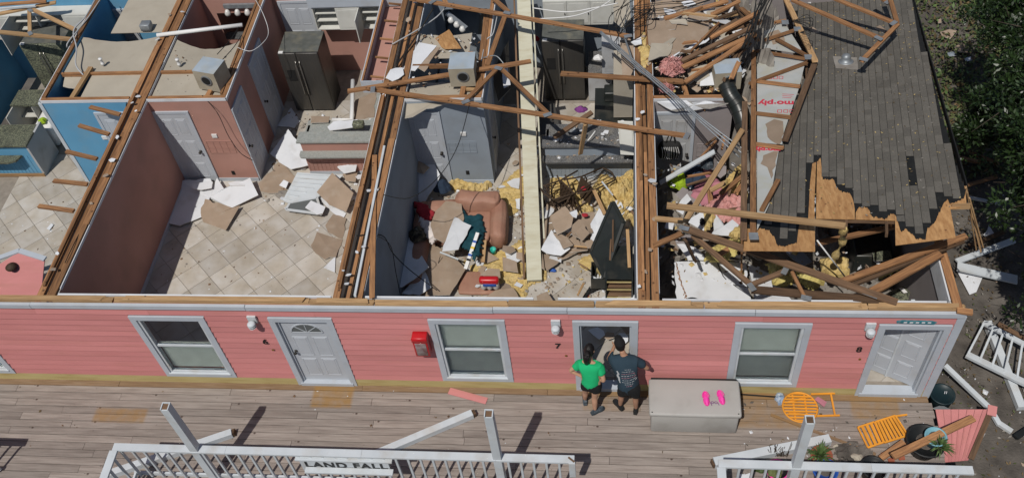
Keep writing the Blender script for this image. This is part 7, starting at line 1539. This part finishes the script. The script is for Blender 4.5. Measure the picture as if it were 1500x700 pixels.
# ---------------------------------------------------------------- beside the building
o = empty('bucket', P(1380, 577, GZ), 'dark teal lidded bucket standing on the soil by the deck corner', 'bucket'); c = P(1380, 578, -.1); c.z = GZ
MB().lathe(c, [(.17, 0), (.2, .38), (.205, .4), (.2, .405)], 24).build('bucket_shell', 'bucket', o, True); MB().lathe(c + V(0, 0, .406), [(.215, 0), (.215, .03), (.19, .035), (.185, .025), (.02, .025)], 24).build('lid', 'bucket', o, True)
for k in range(2): MB().bar(c + V(.03 + .03 * k, .0, .44), c + V(.05 + .03 * k, .05, .44), .01, .004).build('lid_mark', 'drywall', o)
shard('plastic_scrap', [P(1365, 600, -.3), P(1378, 596, -.2), P(1392, 602, -.25), P(1385, 610, -.3)], 'zinc', 'crumpled clear plastic by the dark teal bucket', 'plastic', seed=4, curl=.1)
t = MB().bar(P(1384, 535, -.1), P(1452, 600, -.35), .085, .065).bar(P(1450, 598, -.34), P(1464, 622, -.4), .085, .065).bar(P(1462, 619, -.4), P(1482, 632, -.42), .085, .065); o = empty('downspout', P(1430, 580, -.45), 'white metal downspout lying from the house corner across the soil', 'downspout'); t.build('pipe_run', 'white_paint', o)
FR = empty('fallen_railing', P(1460, 530, GZ), 'white railing section thrown upside down on the soil', 'railing')
def fr(a, b, z0, z1, w, h, nm): return lum(nm, P(*a, z0), P(*b, z1), w, h, 'white_paint', FR)
fr((1416, 519), (1512, 566), -.25, -.2, .12, .06, 'top_rail'); fr((1440, 472), (1515, 512), -.15, -.1, .09, .05, 'bottom_rail')
for k in range(6): a = P(1418, 518, -.22).lerp(P(1512, 564, -.18), k / 5.2); b = P(1441, 474, -.13).lerp(P(1515, 512, -.08), k / 5.2); lum('baluster', a, b, .035, .035, 'white_paint', FR)
tag(lum('fallen_post', P(1446, 472, -.36), P(1496, 598, -.4), .13, .12, 'white_paint'), 'white post lying on the soil under the thrown railing', 'post'); tag(lum('timber', P(1462, 474, -.3), P(1505, 498, -.3), .09, .04, 'lumber_old'), 'dark stud behind the thrown railing on the soil', 'timber')
for i, (a, b, w, m, lab, cat) in enumerate((((1401, 216), (1462, 240), .09, 'lumber', 'brown stud on the soil poking under the tree, farthest back', 'timber'), ((1404, 231), (1436, 238), .09, 'lumber', 'second brown stud on the soil under the tree', 'timber'), ((1416, 272), (1460, 259), .07, 'lumber', 'brown stud on the soil before the white pipe', 'timber'), ((1418, 289), (1466, 299), .06, 'white_paint', 'white metal strip on the soil by the torn roof corner', 'metal strip'), ((1402, 383), (1485, 352), .12, 'white_paint', 'white trim board slanting from the house corner under the tree', 'board'), ((1402, 390), (1490, 410), .2, 'white_paint', 'wide white board lying on the soil under the tree', 'board'), ((1420, 360), (1470, 340), .09, 'lumber_old', 'dark rafter end over the white trim board', 'timber'), ((1488, 640), (1506, 628), .1, 'pot_black', 'black plastic edging on the soil by the downspout', 'edging'))):
    tag(lum('board' if cat == 'board' else 'timber', P(*a, -.38 + .05 * (i % 3)), P(*b, -.4 + .06 * (i % 2)), w, .04, m), lab, cat)
shard('drywall_sheet', [P(1402, 398, -.45), P(1440, 404, -.45), P(1430, 428, -.45), P(1420, 432, -.45)], 'drywall', 'white sheet corner below the wide white board', 'drywall', seed=7); shard('drywall_sheet', [P(1440, 345, -.42), P(1448, 330, -.4), P(1458, 345, -.4), P(1450, 352, -.42)], 'drywall', 'white scrap on the soil beside the dark rafter end', 'drywall', seed=8)
for i, (q, m, lab) in enumerate((([(1377, 48), (1390, 44), (1402, 46), (1392, 58), (1380, 54)], 'paper_brown', 'tan scrap on the weeds nearest the shingles'), ([(1398, 70), (1410, 63), (1420, 70), (1417, 78), (1404, 77)], 'paper_brown', 'tan shield-shaped scrap on the weeds'), ([(1412, 86), (1422, 84), (1424, 89), (1415, 91)], 'drywall', 'small white card on the weeds'), ([(1387, 78), (1400, 76), (1402, 82), (1390, 84)], 'slate_paint', 'slate tile on the weeds'), ([(1372, 30), (1378, 28), (1379, 34), (1374, 35)], 'paper_brown', 'small tan crumb on the weeds'))):
    shard('drywall_sheet', [P(a, b, GZ + .1) for a, b in q], m, lab, 'scrap', seed=20 + i, tear=.01)
# leaf litter and weeds
def scatter(name, n, fn, m, size, seed, up=.4, label=None, cat=None):
    rr = random.Random(seed); mb = MB()
    for _ in range(n):
        p = fn(rr)
        if p is None: continue
        s = size * rr.uniform(.5, 1.3); a = rr.uniform(0, 6.28); d = V(math.cos(a), math.sin(a), rr.uniform(-up, up)) * s; e = V(-math.sin(a), math.cos(a), rr.uniform(-up, up)) * s * .45; p = Vector(p)
        mb.add([p - d, p + e, p + d, p - e], [(0, 1, 2, 3)], rr.randrange(len(m)) if isinstance(m, list) else 0)
    o = mb.build(name, m); return tag(o, label, cat, kind='stuff')
def yard(rr):
    x, y = rr.uniform(5.7, 12), rr.uniform(-2, 16); g = noise.noise(V(x * .8, y * .8, 2)) + (y - 4) * .13
    return (x, y, GZ + .02 + rr.random() * .05) if g > rr.uniform(-.2, .9) else None
scatter('leaf_litter', 9000, yard, ['leaf_dry', 'soil', 'weed'], .045, 3, .3, 'dry leaf litter on the soil', 'leaf litter')
def weeds(rr):
    x, y = rr.uniform(6.0, 12), rr.uniform(5.5, 18); g = noise.noise(V(x * .7, y * .7, 5))
    return (x, y, GZ + .03 + rr.random() * .16) if g > rr.uniform(-.9, .25) else None
scatter('weeds', 34000, weeds, ['weed', 'leaf_dry', 'weed', 'yucca'], .055, 4, 1.0, 'low green weeds behind the house', 'weeds')
# ---------------------------------------------------------------- the tree
TR = empty('evergreen_tree', (10.6, 4.5, GZ), 'dense dark evergreen tree overhanging the soil beside the house', 'tree')
trunk = MB(); base = V(10.6, 4.5, GZ - .1); trunk.tube(smoothpts([base, base + V(-.1, .1, 1.2), base + V(.0, .3, 2.4), base + V(-.1, .2, 3.8), base + V(.1, .0, 5.0)], 4), .24, 10, r2=.07)
rr = random.Random(12); clumps = []
spots = [(1452, -10, 3.4), (1490, 10, 3.2), (1440, 20, 2.8), (1470, 40, 3.6), (1500, 60, 3.6), (1455, 62, 2.6), (1478, 95, 3.4), (1450, 108, 2.6), (1500, 120, 3.8), (1465, 140, 3.2), (1434, 150, 2.2), (1422, 178, 1.7), (1412, 196, 1.5), (1445, 180, 2.6), (1485, 165, 3.6), (1432, 205, 1.8), (1462, 208, 2.8), (1500, 205, 3.6), (1474, 240, 2.8), (1498, 260, 3.2), (1468, 272, 2.2), (1490, 300, 2.6), (1472, 318, 1.9), (1500, 335, 2.6), (1484, 352, 1.8), (1498, 385, 2.0), (1488, 405, 1.4), (1504, 430, 1.6), (1530, 100, 4), (1540, 200, 4.2), (1535, 300, 3.6), (1530, 10, 3.8), (1525, 380, 2.8), (1425, 2, 2.2), (1448, 40, 3.0), (1420, 25, 2.0), (1560, 150, 4.4), (1560, 280, 4), (1590, 50, 4.2), (1600, 150, 4.8), (1600, 240, 4.6), (1580, 340, 3.6), (1640, 100, 4.2), (1650, 190, 4.6), (1640, 280, 4.0), (1570, 70, 4.4), (1570, 210, 4.8), (1600, 10, 3.8), (1560, 420, 2.6)]
lv = MB()
for (a, b, z) in spots:
    a += 58 if b > 300 else (48 if b > 225 else (18 if 140 < b < 215 and a < 1440 else 42))
    c = P(a, b, z); r = rr.uniform(.42, .62); clumps.append((c, r)); st_ = base + V(0, .15, min(4.6, max(1.0, (c.z - GZ) * .72)))
    trunk.tube(smoothpts([st_, st_.lerp(c, .5) + V(0, 0, .15), c], 3), .05, 5, r2=.012)
    for _ in range(6): trunk.tube([c + V(rr.uniform(-.1, .1), rr.uniform(-.1, .1), 0), c + V(rr.gauss(0, .4), rr.gauss(0, .4), rr.gauss(.05, .25)) * r * 1.6], .012, 4, r2=.004)
    subs = [(c + V(rr.gauss(0, .5), rr.gauss(0, .5), rr.gauss(0, .4)) * r, r * rr.uniform(.3, .5)) for _ in range(11)]
    for sc, sr in subs:
        for _ in range(105):
            d = V(rr.gauss(0, 1), rr.gauss(0, 1), rr.gauss(0, .8)); d.normalize(); p = sc + d * sr * rr.random() ** .5; s = rr.uniform(.035, .062)
            t = (d + V(rr.gauss(0, .5), rr.gauss(0, .5), rr.gauss(.1, .5))).normalized(); u = t.cross(V(rr.gauss(0, 1), rr.gauss(0, 1), rr.gauss(0, 1))).normalized()
            lv.add([p, p + t * s * .9 + u * s * .42, p + t * s * 2, p + t * s * .9 - u * s * .42], [(0, 1, 2, 3)])
trunk.build('trunk', 'bark', TR, True); lv.build('crown', 'leaf', TR)

def yard2(rr):
    x, y = rr.uniform(5.5, 9.5), rr.uniform(-2.5, 6); return (x, y, GZ + .03 + rr.random() * .04) if noise.noise(V(x * 1.3, y * 1.3, 8)) > rr.uniform(-.5, .6) else None
scatter('leaf_litter', 5200, yard2, ['leaf_dry', 'soil', 'concrete_dust', 'leaf_dry', 'weed'], .035, 31, .4, 'fallen leaves and grit on the soil beside the deck', 'leaf litter')
tag(crumbs('yard_rubble', (5.6, 9, -2, 6), 260, GZ + .05, ['drywall', 'paper_brown', 'lumber_old', 'concrete_dust'], 33, .06), 'rubble crumbs on the soil beside the house', 'rubble', kind='stuff')
